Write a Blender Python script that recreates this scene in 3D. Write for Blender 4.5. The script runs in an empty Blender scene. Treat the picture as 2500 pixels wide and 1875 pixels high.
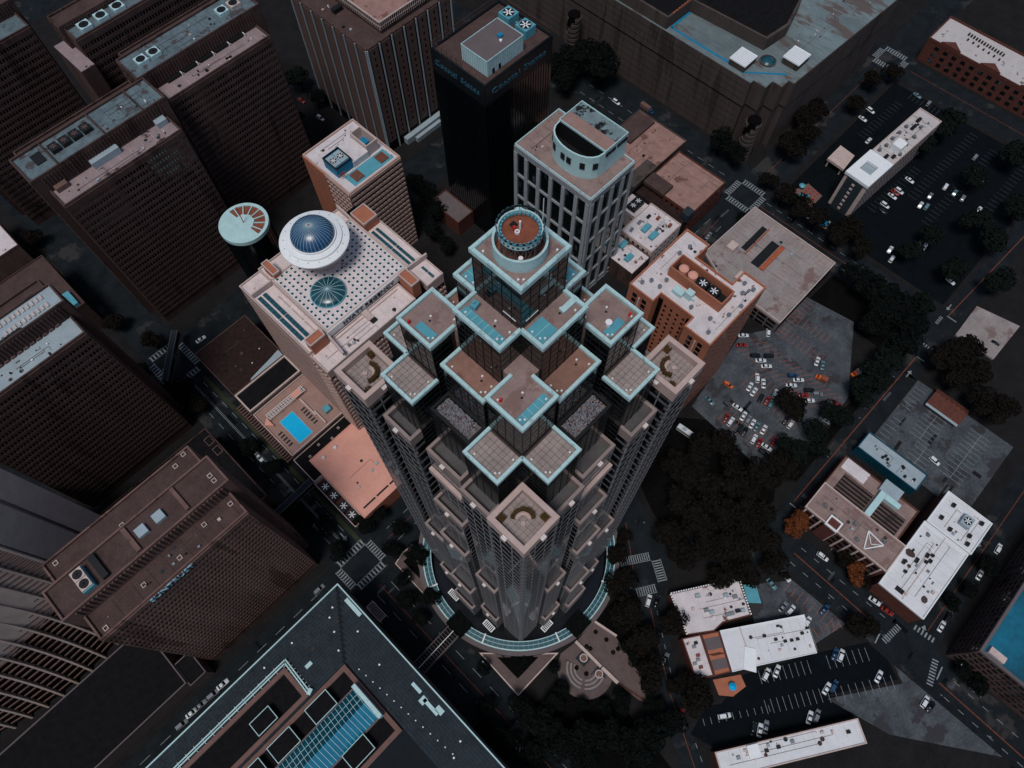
import bpy, math, random
from mathutils import Matrix, Vector
random.seed(7)
R = math.radians
S = bpy.context.scene
COL = S.collection
# ------------------------------------------------------------------ camera
cd = bpy.data.cameras.new('camera'); cam = bpy.data.objects.new('camera', cd); COL.objects.link(cam)
cd.sensor_width = 36; cd.lens = 36 * 1735 / 2500; cd.clip_start = 1; cd.clip_end = 3000
CAMZ = 300.0
def cam_matrix():
    dn = Vector((15.0, 802.5, 1735.0)).normalized()            # straight down, in lens axes (x right, y down, z ahead)
    fw = (Vector((0, 0, 1)) - dn * dn.z).normalized(); rt = dn.cross(fw)
    if rt.x < 0: rt = -rt
    er, ef, eu = Vector((.7071068, -.7071068, 0)), Vector((.7071068, .7071068, 0)), Vector((0, 0, 1))
    ax = [er * rt[i] + ef * fw[i] - eu * dn[i] for i in range(3)]
    m = Matrix((ax[0], -ax[1], -ax[2])).transposed().to_4x4()
    m.translation = (0, 0, CAMZ); return m
cam.matrix_world = cam_matrix(); S.camera = cam
# ------------------------------------------------------------------ light: overcast late day
SUN_EL, SUN_AZ = 68.0, 200.0
wd = bpy.data.worlds.new('World'); S.world = wd; wd.use_nodes = True
wn = wd.node_tree; bg = wn.nodes['Background']; sk = wn.nodes.new('ShaderNodeTexSky'); sk.sky_type = 'NISHITA'
sk.sun_disc = False; sk.sun_elevation = R(SUN_EL); sk.sun_rotation = R(90 - SUN_AZ)
sk.air_density = 1.0; sk.dust_density = 1.5; sk.ozone_density = 1.0
wn.links.new(sk.outputs[0], bg.inputs[0]); bg.inputs[1].default_value = 0.06
sl = bpy.data.lights.new('sun', 'SUN'); so = bpy.data.objects.new('sun', sl); COL.objects.link(so)
sl.energy = 1.5; sl.angle = R(16); sl.color = (1.0, .95, .9)
so.rotation_euler = (R(90 - SUN_EL), 0, R(SUN_AZ + 90)); so.location = (0, 0, 400)
S.view_settings.view_transform = 'Standard'; S.view_settings.look = 'None'; S.view_settings.gamma = 1
S.view_settings.exposure = 0.25

# ------------------------------------------------------------------ materials
def lin(c): return tuple((v / 255 / 12.92 if v / 255 <= .04045 else ((v / 255 + .055) / 1.055) ** 2.4) for v in c)
MATS = {}
def mat(name, c, rough=.8, var=.25, scale=.5, spots=None, spot_scale=.12, spot_at=.62, metal=0, spec=.3, bump=0, fine=0, stretch=None):
    """c: base colour 0-255 sRGB; var: noise variation; spots: colour of stain patches; scale in 1/m (world position)"""
    m = bpy.data.materials.new(name); m.use_nodes = True; nt = m.node_tree; b = nt.nodes['Principled BSDF']
    b.inputs['Roughness'].default_value = rough; b.inputs['Metallic'].default_value = metal; b.inputs['Specular IOR Level'].default_value = spec
    geo = nt.nodes.new('ShaderNodeNewGeometry'); pos = geo.outputs['Position']
    if stretch:
        mp = nt.nodes.new('ShaderNodeMapping'); mp.inputs['Scale'].default_value = stretch; nt.links.new(pos, mp.inputs[0]); pos = mp.outputs[0]
    n = nt.nodes.new('ShaderNodeTexNoise'); n.inputs['Scale'].default_value = scale; n.inputs['Detail'].default_value = 6; n.inputs['Roughness'].default_value = .65
    nt.links.new(pos, n.inputs['Vector'])
    cr = nt.nodes.new('ShaderNodeValToRGB'); base = lin(c)
    cr.color_ramp.elements[0].position = .3; cr.color_ramp.elements[1].position = .72
    cr.color_ramp.elements[0].color = (*[v * (1 - var) for v in base], 1); cr.color_ramp.elements[1].color = (*[min(1, v * (1 + var)) for v in base], 1)
    nt.links.new(n.outputs[0], cr.inputs[0]); out = cr.outputs[0]
    if fine:
        n2 = nt.nodes.new('ShaderNodeTexNoise'); n2.inputs['Scale'].default_value = scale * 9; n2.inputs['Detail'].default_value = 4; nt.links.new(pos, n2.inputs['Vector'])
        mr = nt.nodes.new('ShaderNodeMapRange'); mr.inputs[1].default_value = .3; mr.inputs[2].default_value = .7; mr.inputs[3].default_value = 1 - fine; mr.inputs[4].default_value = 1 + fine
        nt.links.new(n2.outputs[0], mr.inputs[0]); mx = nt.nodes.new('ShaderNodeMix'); mx.data_type = 'RGBA'; mx.blend_type = 'MULTIPLY'; mx.inputs[0].default_value = 1
        nt.links.new(out, mx.inputs[6]); nt.links.new(mr.outputs[0], mx.inputs[7]); out = mx.outputs[2]
    if spots:
        n3 = nt.nodes.new('ShaderNodeTexNoise'); n3.inputs['Scale'].default_value = spot_scale; n3.inputs['Detail'].default_value = 5; n3.inputs['Roughness'].default_value = .62
        nt.links.new(pos, n3.inputs['Vector']); r3 = nt.nodes.new('ShaderNodeValToRGB')
        r3.color_ramp.elements[0].position = spot_at; r3.color_ramp.elements[1].position = spot_at + .05; nt.links.new(n3.outputs[0], r3.inputs[0])
        mx = nt.nodes.new('ShaderNodeMix'); mx.data_type = 'RGBA'; nt.links.new(r3.outputs[0], mx.inputs[0]); nt.links.new(out, mx.inputs[6]); mx.inputs[7].default_value = (*lin(spots), 1); out = mx.outputs[2]
    nt.links.new(out, b.inputs['Base Color'])
    if bump:
        bp = nt.nodes.new('ShaderNodeBump'); bp.inputs['Strength'].default_value = bump; bp.inputs['Distance'].default_value = .05; nt.links.new(n.outputs[0], bp.inputs['Height']); nt.links.new(bp.outputs[0], b.inputs['Normal'])
    MATS[name] = m; return m
def glassmat(name, c, rough=.08, spec=.9, coat=0):
    m = mat(name, c, rough, .2, .08, spec=spec); return m
mat('asphalt', (29, 34, 38), .9, .35, .15, fine=.15, spots=(54, 54, 55), spot_scale=.05, spot_at=.58, spec=0.06)
mat('asphalt_new', (12, 17, 21), .85, .25, .2, fine=.15, spec=0.06)
mat('asphalt_old', (74, 79, 84), .9, .4, .12, fine=.2, spots=(58, 58, 62), spot_scale=.09, spot_at=.55, spec=0.06)
mat('soil', (12, 12, 12), .95, .4, .1, fine=.3, spec=0.06)
mat('pavement', (33, 32, 33), .9, .25, .12, fine=.15, spec=0.06)
mat('plaza_pink', (98, 85, 84), .85, .15, .3, fine=.12, spec=0.06)
mat('plaza_grey', (84, 82, 84), .85, .2, .3, fine=.12)
mat('paint_white', (128, 136, 140), .7, .3, .8)
mat('paint_orange', (158, 84, 56), .7, .3, .8)
mat('kerb', (80, 74, 74), .85, .2, .3)
mat('teal_white', (176, 208, 211), .55, .12, .5, spec=.3, fine=.1, spots=(150, 178, 182), spot_scale=.5, spot_at=.58)
mat('teal_panel', (86, 156, 172), .4, .15, .3)
mat('tower_roof', (138, 118, 113), .9, .22, .25, fine=.1, spots=(124, 100, 94), spot_scale=.2, spot_at=.58)
mat('tower_roof_red', (136, 103, 92), .9, .25, .3, fine=.1, spots=(120, 84, 72), spot_scale=.25, spot_at=.56)
mat('paver', (150, 138, 134), .85, .22, .35, fine=.12)
mat('paver_joint', (70, 60, 58), .95, .1)
mat('granite_pink', (184, 162, 155), .7, .1, .6, fine=.08)
mat('granite_grey', (88, 88, 92), .6, .12, .5, fine=.1)
mat('tower_glass', (12, 15, 18), .05, .3, .05, spec=.4)
mat('dark_metal', (24, 26, 28), .5, .2)
mat('gravel', (132, 136, 146), .95, .5, 6, fine=.5)
mat('white_paint', (228, 232, 234), .5, .05, .5)
mat('white_roof', (212, 214, 218), .7, .08, .2, fine=.04, spots=(150, 118, 104), spot_scale=.16, spot_at=.70)
mat('white_roof_worn', (205, 198, 200), .75, .14, .25, fine=.08, spots=(112, 72, 60), spot_scale=.22, spot_at=.615)
mat('pink_roof', (214, 156, 140), .85, .08, .15, fine=.05)
mat('pale_roof', (150, 166, 174), .75, .12, .2, fine=.05, spots=(92, 60, 56), spot_scale=.2, spot_at=.70)
mat('patch_roof', (142, 126, 128), .8, .15, .2, fine=.06, spots=(40, 26, 26), spot_scale=.11, spot_at=.60)
mat('teal_roof', (92, 108, 114), .7, .35, .25, fine=.1, spots=(70, 66, 68), spot_scale=.2, spot_at=.57)
mat('brown_roof', (78, 63, 61), .9, .25, .2, fine=.15, spec=0.06)
mat('brown_dark_roof', (48, 36, 35), .95, .35, .5, fine=.3, spec=0.06)
mat('black_roof', (24, 24, 26), .95, .3, .4, fine=.2, spec=0.06)
mat('ginger_roof', (148, 116, 108), .9, .2, .25, fine=.1, spots=(112, 80, 72), spot_scale=.15, spot_at=.56)
mat('concrete_brown', (80, 64, 61), .85, .2, .2, fine=.1, spots=(62, 49, 47), spot_scale=.16, spot_at=.56, stretch=(1, 1, .12), spec=0.06)
mat('concrete_brown_light', (108, 86, 81), .85, .2, .2, fine=.1, spots=(84, 66, 62), spot_scale=.16, spot_at=.57, stretch=(1, 1, .12), spec=0.06)
mat('concrete_mall', (78, 70, 67), .85, .2, .15, fine=.08, spots=(62, 55, 53), spot_scale=.12, spot_at=.57, stretch=(1, 1, .1), spec=0.06)
mat('concrete_mauve', (100, 92, 94), .8, .1, .2, spec=0.06)
mat('concrete_pale', (190, 172, 166), .8, .15, .4, fine=.08)
mat('pane_dark', (20, 24, 28), .1, .4, .6, spec=.8)
def pane_variation(m, lo, hi, step):
    nt = m.node_tree; b = nt.nodes['Principled BSDF']; g = nt.nodes.new('ShaderNodeNewGeometry'); s = nt.nodes.new('ShaderNodeVectorMath'); s.operation = 'SNAP'; s.inputs[1].default_value = step
    w = nt.nodes.new('ShaderNodeTexWhiteNoise'); r = nt.nodes.new('ShaderNodeValToRGB'); e = r.color_ramp.elements; e[0].position = .35; e[0].color = (*lin(lo), 1); e[1].position = 1; e[1].color = (*lin(hi), 1); x = e.new(.88); x.color = (*[v * 1.6 for v in lin(lo)], 1)
    nt.links.new(g.outputs['Position'], s.inputs[0]); nt.links.new(s.outputs[0], w.inputs['Vector']); nt.links.new(w.outputs['Value'], r.inputs[0]); nt.links.new(r.outputs[0], b.inputs['Base Color'])
pane_variation(MATS['pane_dark'], (13, 17, 20), (70, 78, 84), (1.33, 1.33, 3.4)); pane_variation(MATS['tower_glass'], (9, 12, 15), (30, 38, 44), (1.9, 1.9, 2.0))
mat('pane_core', (14, 14, 16), .3, .2, spec=0.06)
mat('black_glass', (7, 12, 15), .12, .4, .04, spec=.8)
mat('black_glass_bar', (13, 20, 24), .3, .2)
mat('stripe_light', (150, 165, 172), .5, .1, .3)
mat('stripe_brown', (92, 72, 68), .8, .12, .2)
mat('hyatt_wall', (180, 152, 142), .8, .14, .3, fine=.1)
mat('hyatt_roof', (212, 198, 196), .75, .14, .3, fine=.1, spots=(160, 118, 108), spot_scale=.22, spot_at=.66)
mat('dome_blue', (8, 66, 108), .32, .15, .1, spec=.9)
mat('dome_teal', (12, 72, 82), .3, .2, .2, spec=.9)
mat('rib_pale', (170, 200, 208), .5, .1)
mat('pool_tile', (10, 170, 225), .25, .04, .3)
mat('pool_water', (18, 184, 238), .08, .1, 1.2, spec=.6, bump=.5)
mat('deck_pink', (150, 122, 114), .85, .12, .3, fine=.1)
mat('orange_wall', (166, 104, 80), .8, .1, .3, fine=.06)
mat('brick_red', (92, 57, 50), .85, .2, .5, fine=.15, spec=0.06)
mat('garage_deck', (142, 134, 132), .9, .22, .1, fine=.1, spots=(118, 100, 98), spot_scale=.07, spot_at=.56)
mat('ga_frame', (150, 156, 160), .7, .12, .3, fine=.06)
mat('ga_teal', (176, 210, 212), .6, .1, .3, fine=.05)
mat('blue_roof', (8, 88, 112), .7, .5, .05, fine=.15)
mat('blue_stripe', (20, 120, 158), .6, .1)
mat('slate_roof', (46, 54, 60), .9, .22, .25, fine=.18, stretch=(1, 1, 1), spec=0.06)
mat('slate_line', (32, 36, 40), .95, .1, spec=0.06)
mat('brick_walk', (112, 86, 80), .9, .15, .5, fine=.1)
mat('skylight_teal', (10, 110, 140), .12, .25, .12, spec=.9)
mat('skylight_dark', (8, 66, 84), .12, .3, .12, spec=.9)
mat('steel', (140, 146, 150), .4, .1, .5, metal=.6)
mat('roof_dim', (186, 181, 180), .75, .1, .2, fine=.06, spots=(96, 88, 86), spot_scale=.2, spot_at=.62)  # white roof toned down, darkening towards the frame corners put into its colour
mat('stone_blue', (96, 112, 126), .9, .3, 4)
mat('mall_roof', (104, 118, 121), .8, .3, .06, fine=.12, spots=(92, 82, 79), spot_scale=.07, spot_at=.53, stretch=(1, .35, 1))
mat('granite_mid', (140, 126, 123), .75, .15, .4, fine=.1)
mat('concrete_light', (178, 163, 155), .8, .12, .2, fine=.06)
mat('pier_light', (126, 132, 136), .6, .12, .4)
mat('mottled_roof', (112, 130, 134), .85, .25, .4, fine=.2, spots=(22, 24, 26), spot_scale=.16, spot_at=.52)
mat('paint_faint', (66, 72, 76), .8, .3, .6)
mat('soot', (104, 98, 97), .95, .3, .8)
mat('sign_pale', (130, 172, 190), .5, .1)
mat('copper_roof', (146, 118, 110), .7, .15, .2, fine=.06, spots=(176, 120, 96), spot_scale=.12, spot_at=.6)
mat('road_orange', (112, 60, 42), .8, .4, .8)
mat('rust', (128, 74, 56), .9, .3, .6)
mat('sign_black', (16, 18, 20), .6, .1)
mat('sign_teal', (38, 78, 94), .5, .1)
mat('red', (200, 40, 36), .5, .1)
mat('fan_dark', (22, 24, 26), .6, .2)
mat('tyre', (9, 9, 10), .9, .1)
mat('car_glass', (16, 20, 24), .08, .1, spec=.9)
mat('lamp_clear', (220, 225, 228), .2, .02)
mat('lamp_red', (150, 20, 16), .3, .05)
for n_, c_ in dict(white=(214, 220, 224), grey=(120, 126, 132), black=(22, 24, 28), red=(140, 36, 30), blue=(34, 70, 104), teal=(90, 128, 136), orange=(200, 96, 38)).items():
    mat('car_' + n_, c_, .25, .02, spec=.6)
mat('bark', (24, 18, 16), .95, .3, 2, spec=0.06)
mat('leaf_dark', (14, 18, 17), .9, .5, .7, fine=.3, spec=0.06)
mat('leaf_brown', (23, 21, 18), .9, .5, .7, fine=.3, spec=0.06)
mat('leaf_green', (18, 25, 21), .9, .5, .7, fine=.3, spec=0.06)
mat('leaf_rust', (96, 54, 32), .9, .5, .9, fine=.3, spec=0.06)
mat('hedge_gold', (70, 52, 26), .9, .5, 2, fine=.4)
mat('water_dark', (9, 14, 18), .15, .2, .1, spec=.6)
mat('lane_green', (44, 50, 34), .9, .3, .4, fine=.2)

# ------------------------------------------------------------------ object helpers
def link(o, parent=None):
    COL.objects.link(o)
    if parent is not None:
        o.parent = parent
        o.matrix_parent_inverse = Matrix.Translation([-v for v in parent.get('_o', (0, 0, 0))]) if parent.type == 'EMPTY' else Matrix.Identity(4)
    return o
def thing(name, label, cat, loc, group=None):
    e = bpy.data.objects.new(name, None); e.location = loc; e.empty_display_size = .5; COL.objects.link(e)
    e['label'] = label; e['category'] = cat; e['_o'] = tuple(float(v) for v in loc)
    if group: e['group'] = group
    return e
def tag(o, label, cat, group=None):
    o['label'] = label; o['category'] = cat
    if group: o['group'] = group
    return o
class MB:
    def __init__(s): s.v = []; s.f = []
    def add(s, vs, fs):
        n = len(s.v); s.v += vs; s.f += [tuple(i + n for i in f) for f in fs]; return s
    def box(s, x0, y0, z0, x1, y1, z1):
        return s.add([(x0, y0, z0), (x1, y0, z0), (x1, y1, z0), (x0, y1, z0), (x0, y0, z1), (x1, y0, z1), (x1, y1, z1), (x0, y1, z1)],
                     [(0, 3, 2, 1), (4, 5, 6, 7), (0, 1, 5, 4), (1, 2, 6, 5), (2, 3, 7, 6), (3, 0, 4, 7)])
    def cbox(s, c, d, rz=0):
        ca, sa = math.cos(rz), math.sin(rz); vs = []
        for z in (-.5, .5):
            for x, y in ((-.5, -.5), (.5, -.5), (.5, .5), (-.5, .5)):
                X, Y = x * d[0], y * d[1]; vs.append((c[0] + X * ca - Y * sa, c[1] + X * sa + Y * ca, c[2] + z * d[2]))
        return s.add(vs, [(0, 3, 2, 1), (4, 5, 6, 7), (0, 1, 5, 4), (1, 2, 6, 5), (2, 3, 7, 6), (3, 0, 4, 7)])
    def prism(s, pts, z0, z1):
        a = sum(p[0] * q[1] - q[0] * p[1] for p, q in zip(pts, pts[1:] + pts[:1]))
        if a < 0: pts = pts[::-1]
        n = len(pts)
        return s.add([(x, y, z0) for x, y in pts] + [(x, y, z1) for x, y in pts],
                     [tuple(range(n))[::-1], tuple(range(n, 2 * n))] + [(i, (i + 1) % n, n + (i + 1) % n, n + i) for i in range(n)])
    def frame(s, x0, y0, x1, y1, z0, z1, w):
        o = [(x0, y0), (x1, y0), (x1, y1), (x0, y1)]; i = [(x0 + w, y0 + w), (x1 - w, y0 + w), (x1 - w, y1 - w), (x0 + w, y1 - w)]
        return s.ring(o, i, z0, z1)
    def ring(s, o, i, z0, z1):
        n = len(o); vs = [(*p, z0) for p in o] + [(*p, z1) for p in o] + [(*p, z0) for p in i] + [(*p, z1) for p in i]; fs = []
        for k in range(n):
            j = (k + 1) % n
            fs += [(k, j, n + j, n + k), (n + k, n + j, 3 * n + j, 3 * n + k), (3 * n + k, 3 * n + j, 2 * n + j, 2 * n + k), (2 * n + k, 2 * n + j, j, k)]
        return s.add(vs, fs)
    def lathe(s, cx, cy, prof, seg=48, a0=0, a1=2 * math.pi):
        full = abs(a1 - a0 - 2 * math.pi) < 1e-6; m = seg if full else seg + 1; vs = []; fs = []; n = len(prof)
        for k in range(m):
            a = a0 + (a1 - a0) * k / seg
            for r, z in prof: vs.append((cx + r * math.cos(a), cy + r * math.sin(a), z))
        for k in range(seg):
            k2 = (k + 1) % m
            for i in range(n - 1): fs.append((k * n + i, k2 * n + i, k2 * n + i + 1, k * n + i + 1))
        return s.add(vs, fs)
    def bar(s, p, q, w):
        p, q = Vector(p), Vector(q); d = (q - p).normalized(); a = d.cross(Vector((0, 0, 1)) if abs(d.z) < .95 else Vector((1, 0, 0))).normalized() * w / 2; b = d.cross(a).normalized() * w / 2
        vs = [tuple(e + i * a + j * b) for e in (p, q) for i, j in ((-1, -1), (1, -1), (1, 1), (-1, 1))]
        return s.add(vs, [(0, 1, 2, 3), (7, 6, 5, 4), (0, 4, 5, 1), (1, 5, 6, 2), (2, 6, 7, 3), (3, 7, 4, 0)])
    def cyl(s, x, y, z0, z1, r, seg=12):
        s.lathe(x, y, [(r, z0), (r, z1)], seg); n = len(s.v); s.f.append(tuple(range(n - 1, n - 2 * seg, -2))[::-1]); return s
    def mesh(s, name, m, smooth=False):
        me = bpy.data.meshes.new(name); me.from_pydata(s.v, [], s.f); me.update()
        if m: me.materials.append(MATS[m])
        if smooth: me.polygons.foreach_set('use_smooth', [True] * len(me.polygons))
        return me
    def build(s, name, m, parent=None, smooth=False, kind=None):
        o = bpy.data.objects.new(name, s.mesh(name, m, smooth)); link(o, parent)
        if kind: o['kind'] = kind
        return o
CUBE = {}
def cube(m):
    if m not in CUBE: CUBE[m] = MB().cbox((0, 0, 0), (1, 1, 1)).mesh('block_' + m, m)
    return CUBE[m]
def piece(name, m, parent, c, d, rz=0):
    o = bpy.data.objects.new(name, cube(m)); o.location = c; o.scale = d; o.rotation_euler = (0, 0, rz); return link(o, parent)
def pieces(name, m, parent, items, limit=300):
    """items: (centre, size, rotation). The ones that show largest become parts of their own, the rest one joined part."""
    if not items: return
    if len(items) > limit:
        items = sorted(items, key=lambda i: (i[0][0] ** 2 + i[0][1] ** 2 + (CAMZ - i[0][2]) ** 2))
        mb = MB()
        for c, d, r in items[limit:]: mb.cbox(c, d, r)
        mb.build(name, m, parent, kind='stuff')
    for c, d, r in items[:limit]: piece(name, m, parent, c, d, r)
def structure(name, mb, m):
    o = mb.build(name, m); o['kind'] = 'structure'; return o
class Facade:
    """collects the pieces of one building's walls, then links them"""
    def __init__(s, T): s.T = T; s.k = {}
    def add(s, kind, m, c, d, r=0): s.k.setdefault((kind, m), []).append((c, d, r))
    def wall(s, p, q, z0, z1, cols, rows, band=.45, pier=.35, depth=.35, mb='concrete_brown', mp=None, mw='pane_dark', top=0, wd=.06, bandname='spandrel', piername='pier', windows=True, skip=None, endpier=None):
        """a wall from p to q (outside on the right hand of p->q); bands of height band*floor, piers of width pier*bay"""
        mp = mp or mb; dx, dy = q[0] - p[0], q[1] - p[1]; L = math.hypot(dx, dy); ux, uy = dx / L, dy / L; nx, ny = uy, -ux; r = math.atan2(dy, dx)
        z1 -= top; fh = (z1 - z0) / rows; bw = L / cols
        if top: s.add(bandname, mb, (p[0] + dx / 2 + nx * (depth + .05) / 2, p[1] + dy / 2 + ny * (depth + .05) / 2, z1 + top / 2), (L, depth + .05, top), r)
        if band:
            for j in range(rows):
                s.add(bandname, mb, (p[0] + dx / 2 + nx * depth / 2, p[1] + dy / 2 + ny * depth / 2, z0 + fh * j + fh * band / 2), (L, depth, fh * band), r)
        if pier:
            for i in range(cols + 1):
                w = pier * bw if 0 < i < cols or endpier is None else endpier
                t = min(max(i * bw, w / 2), L - w / 2)
                s.add(piername, mp, (p[0] + ux * t + nx * (depth - .04) / 2, p[1] + uy * t + ny * (depth - .04) / 2, (z0 + z1) / 2), (w, depth - .04, z1 - z0 - .02), r)
        if windows:
            for j in range(rows):
                for i in range(cols):
                    if skip and skip(i, j): continue
                    t = (i + .5) * bw
                    s.add('window', mw, (p[0] + ux * t + nx * wd / 2, p[1] + uy * t + ny * wd / 2, z0 + fh * (j + (1 + band) / 2)), (bw * (1 - pier) * .98, wd, fh * (1 - band) * .97), r)
    def emit(s, limits={}):
        for (k, m), it in s.k.items(): pieces(k, m, s.T, it, limits.get(k, 300))
def rect_walls(x0, y0, x1, y1):
    return dict(f=((x0, y0), (x1, y0)), r=((x1, y0), (x1, y1)), b=((x1, y1), (x0, y1)), l=((x0, y1), (x0, y0)))
def text(name, body, m, parent, size, origin, xdir, zdir, depth=.25, width=None):
    cu = bpy.data.curves.new(name, 'FONT'); cu.body = body; cu.size = size; cu.extrude = depth / 2; cu.align_x = 'CENTER'; cu.resolution_u = 2
    tmp = bpy.data.objects.new(name, cu); COL.objects.link(tmp); dg = bpy.context.evaluated_depsgraph_get()
    me = bpy.data.meshes.new_from_object(tmp.evaluated_get(dg)); bpy.data.objects.remove(tmp); me.materials.clear(); me.materials.append(MATS[m])
    X = Vector(xdir).normalized(); Y = Vector(zdir).normalized(); Zv = X.cross(Y); k = 1
    if width:
        xs = [v.co.x for v in me.vertices]; k = width / (max(xs) - min(xs))
    M = Matrix((X * k, Y, Zv)).transposed().to_4x4(); M.translation = origin
    me.transform(M); o = bpy.data.objects.new(name, me); return link(o, parent)
def fan_unit(parent, c, s, h, m='steel', fans=1, rz=0, name='cooling_unit', blade='white_paint'):
    """a roof cooling unit: casing with round fan mouth(s) and blades"""
    mb = MB().cbox((c[0], c[1], c[2] + h / 2), (s[0], s[1], h), rz); u = mb.build(name, m, parent)
    ca, sa = math.cos(rz), math.sin(rz)
    for k in range(fans):
        off = (k - (fans - 1) / 2) * s[0] / fans; x, y = c[0] + off * ca, c[1] + off * sa; r = min(s[0] / fans, s[1]) * .42; zt = c[2] + h
        f = MB().cyl(x, y, zt, zt + .05, r, 16).build('fan_mouth', 'fan_dark', u if parent else None)
        b = MB()
        for a in range(3): b.cbox((x, y, zt + .09), (r * 1.75, r * .2, .06), a * math.pi / 3 + .3)
        b.build('fan_blades', blade, u)
    return u
def dedupe(l, d):
    out = []
    for a in l:
        if all(math.hypot(a[0] - b[0], a[1] - b[1]) > d for b in out): out.append(a)
    return out
ORD = ['first', 'second', 'third', 'fourth', 'fifth', 'sixth', 'seventh', 'eighth', 'ninth', 'tenth', 'eleventh', 'twelfth', 'thirteenth', 'fourteenth', 'fifteenth', 'sixteenth', 'seventeenth', 'eighteenth', 'nineteenth', 'twentieth', 'twenty-first', 'twenty-second', 'twenty-third']
MC = cam_matrix().inverted()
def imx(p):
    v = MC @ Vector(p); return -v.x / v.z
# ------------------------------------------------------------------ ground, streets, pavements
structure('ground', MB().prism([(-500, -450), (900, -450), (900, 900), (-500, 900)], -.5, 0), 'asphalt')
def slab(pts, m='pavement', z=.12, name='pavement'): return structure(name, MB().prism(pts, -.3, z), m)
def rc(x0, y0, x1, y1): return [(x0, y0), (x1, y0), (x1, y1), (x0, y1)]
slab(rc(-260, 94, -14, 209)); slab(rc(4, 94, 253, 209)); slab(rc(-260, -300, -15, 79))
slab([(4, 77), (4, -300), (24, -300), (29, -58), (38, -37), (48, -27), (64, -3), (70, 9), (84, 20), (112, 77)])
slab([(92, 10), (90, 2), (122, -22), (130, -25), (247, -25), (253, -14), (253, 77), (122, 77)])
slab([(86, -6), (74, -12), (56, -31), (44, -44), (36, -62), (32, -300), (114, -300), (115, -110), (116, -40)])
slab(rc(132, -91, 400, -35.5)); slab(rc(131, -300, 400, -103))
slab(rc(271, -26, 391, 75)); slab(rc(262, -91, 420, -36), z=.119); slab(rc(281, 93, 392, 320)); slab(rc(411, -91, 620, 74)); slab(rc(411, 93, 620, 320))
slab(rc(4, 232, 253, 480)); slab(rc(-260, 232, -14, 480)); slab(rc(262, 205, 282, 480), z=.118)
# soil beds under the trees
def bed(pts, name='planting_bed', m='soil', z=.124): return structure(name, MB().prism(pts, .05, z), m)
bed([(96, 12), (94, 2), (122, -18), (136, -22), (150, -14), (148, 20), (132, 40), (112, 45)])
bed([(6, -2), (20, -8), (30, -25), (24, -70), (6, -70)]); bed([(46, 2), (62, 0), (60, -10), (40, -32), (37, -25)], z=.126)
bed(rc(206, -25, 246, -16)); bed(rc(150, -24, 206, -20)); bed([(232, -14), (252, -14), (252, 24), (214, 26), (232, 6)], z=.127)
# parking lots
def lot(pts, m, z=.13, name='parking_lot'): return structure(name, MB().prism(pts, .06, z), m)
lot([(147, 31), (192, 37), (203, 30), (232, 27), (236, 2), (200, -18), (172, -19), (144, -11)], 'asphalt_old')
lot([(188, -36.5), (230, -36.5), (230, -84), (186, -84)], 'asphalt_old'); lot([(274, -24), (388, -24), (388, 72), (274, 72)], 'asphalt_new')
lot([(99, -34), (114, -47), (114.5, -72), (98, -67), (86, -50)], 'asphalt_old', .14); lot([(71, -54), (97, -69.5), (114.5, -82), (114.5, -91), (111, -98), (85, -80), (60, -63), (55, -54)], 'asphalt_new', .135)
lot([(86, -82), (111, -100), (114.5, -94), (114.5, -140), (92, -106)], 'asphalt_old', .133)
lot([(40, -52), (52, -50), (84, -79), (98, -92), (88, -93), (56, -70), (42, -60)], 'asphalt_new', .132)
# lane and parking markings
def dash(x0, y0, x1, y1, w, m, z, n=1, gap=.5, name='lane_marking'):
    if m == 'paint_orange': m = 'road_orange'
    mb = MB(); L = math.hypot(x1 - x0, y1 - y0); a = math.atan2(y1 - y0, x1 - x0)
    for k in range(n):
        t = (k + .5) / n; mb.cbox((x0 + (x1 - x0) * t, y0 + (y1 - y0) * t, z), (L / n * (1 if n == 1 else gap), w, .008), a)
    return structure(name, mb, m)
for x0, x1 in ((-80, -20), (10, 240), (280, 390)): dash(x0, 86, x1, 86, .22, 'paint_orange', .006)
for y in (82.5, 89.5):
    dash(10, y, 240, y, .2, 'paint_white', .006, 24)
    dash(-150, y, -22, y, .2, 'paint_white', .006, 14)
for x in (-8.5, -1): dash(x, 100, x, 205, .2, 'paint_white', .006, 14); dash(x, -60, x, 74, .2, 'paint_white', .006, 14)
dash(-5, 100, -5, 205, .22, 'paint_white', .006); dash(-4.4, 100, -4.4, 205, .15, 'paint_white', .006); dash(.9, 94, .9, 205, 1.9, 'lane_green', .004)
dash(-5, -60, -5, 74, .22, 'paint_orange', .006)
for x in (258, 266): dash(x, -14, x, 76, .2, 'paint_white', .006, 14); dash(x, 100, x, 200, .2, 'paint_white', .006, 14)
dash(262, -14, 262, 76, .25, 'paint_orange', .006); dash(262, -38, 262, -160, .25, 'paint_orange', .006)
dash(142, -28.2, 240, -29.5, .4, 'paint_orange', .006); dash(270, -29, 340, -33, .4, 'paint_orange', .006)
dash(123.8, -41, 122.6, -82, .4, 'paint_orange', .006); dash(121, -110, 118.5, -180, .4, 'paint_orange', .006)
for x in (119.6, 127.6): dash(x, -40, x, -84, .22, 'paint_white', .006, 7, .4)
for x in (117.8, 125.5): dash(x, -112, x - 2, -180, .22, 'paint_white', .006, 11, .4)
dash(85, 18, 72, 3, .25, 'paint_orange', .006); dash(65, -12, 46, -37, .25, 'paint_orange', .006); dash(46, -37, 31, -62, .25, 'paint_orange', .006)
dash(69.5, -10, 51, -34, .2, 'paint_white', .006, 7, .4); dash(51, -34, 35, -62, .2, 'paint_white', .006, 7, .4); dash(88, 21, 104, 62, .2, 'paint_white', .006, 9, .4)
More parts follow.
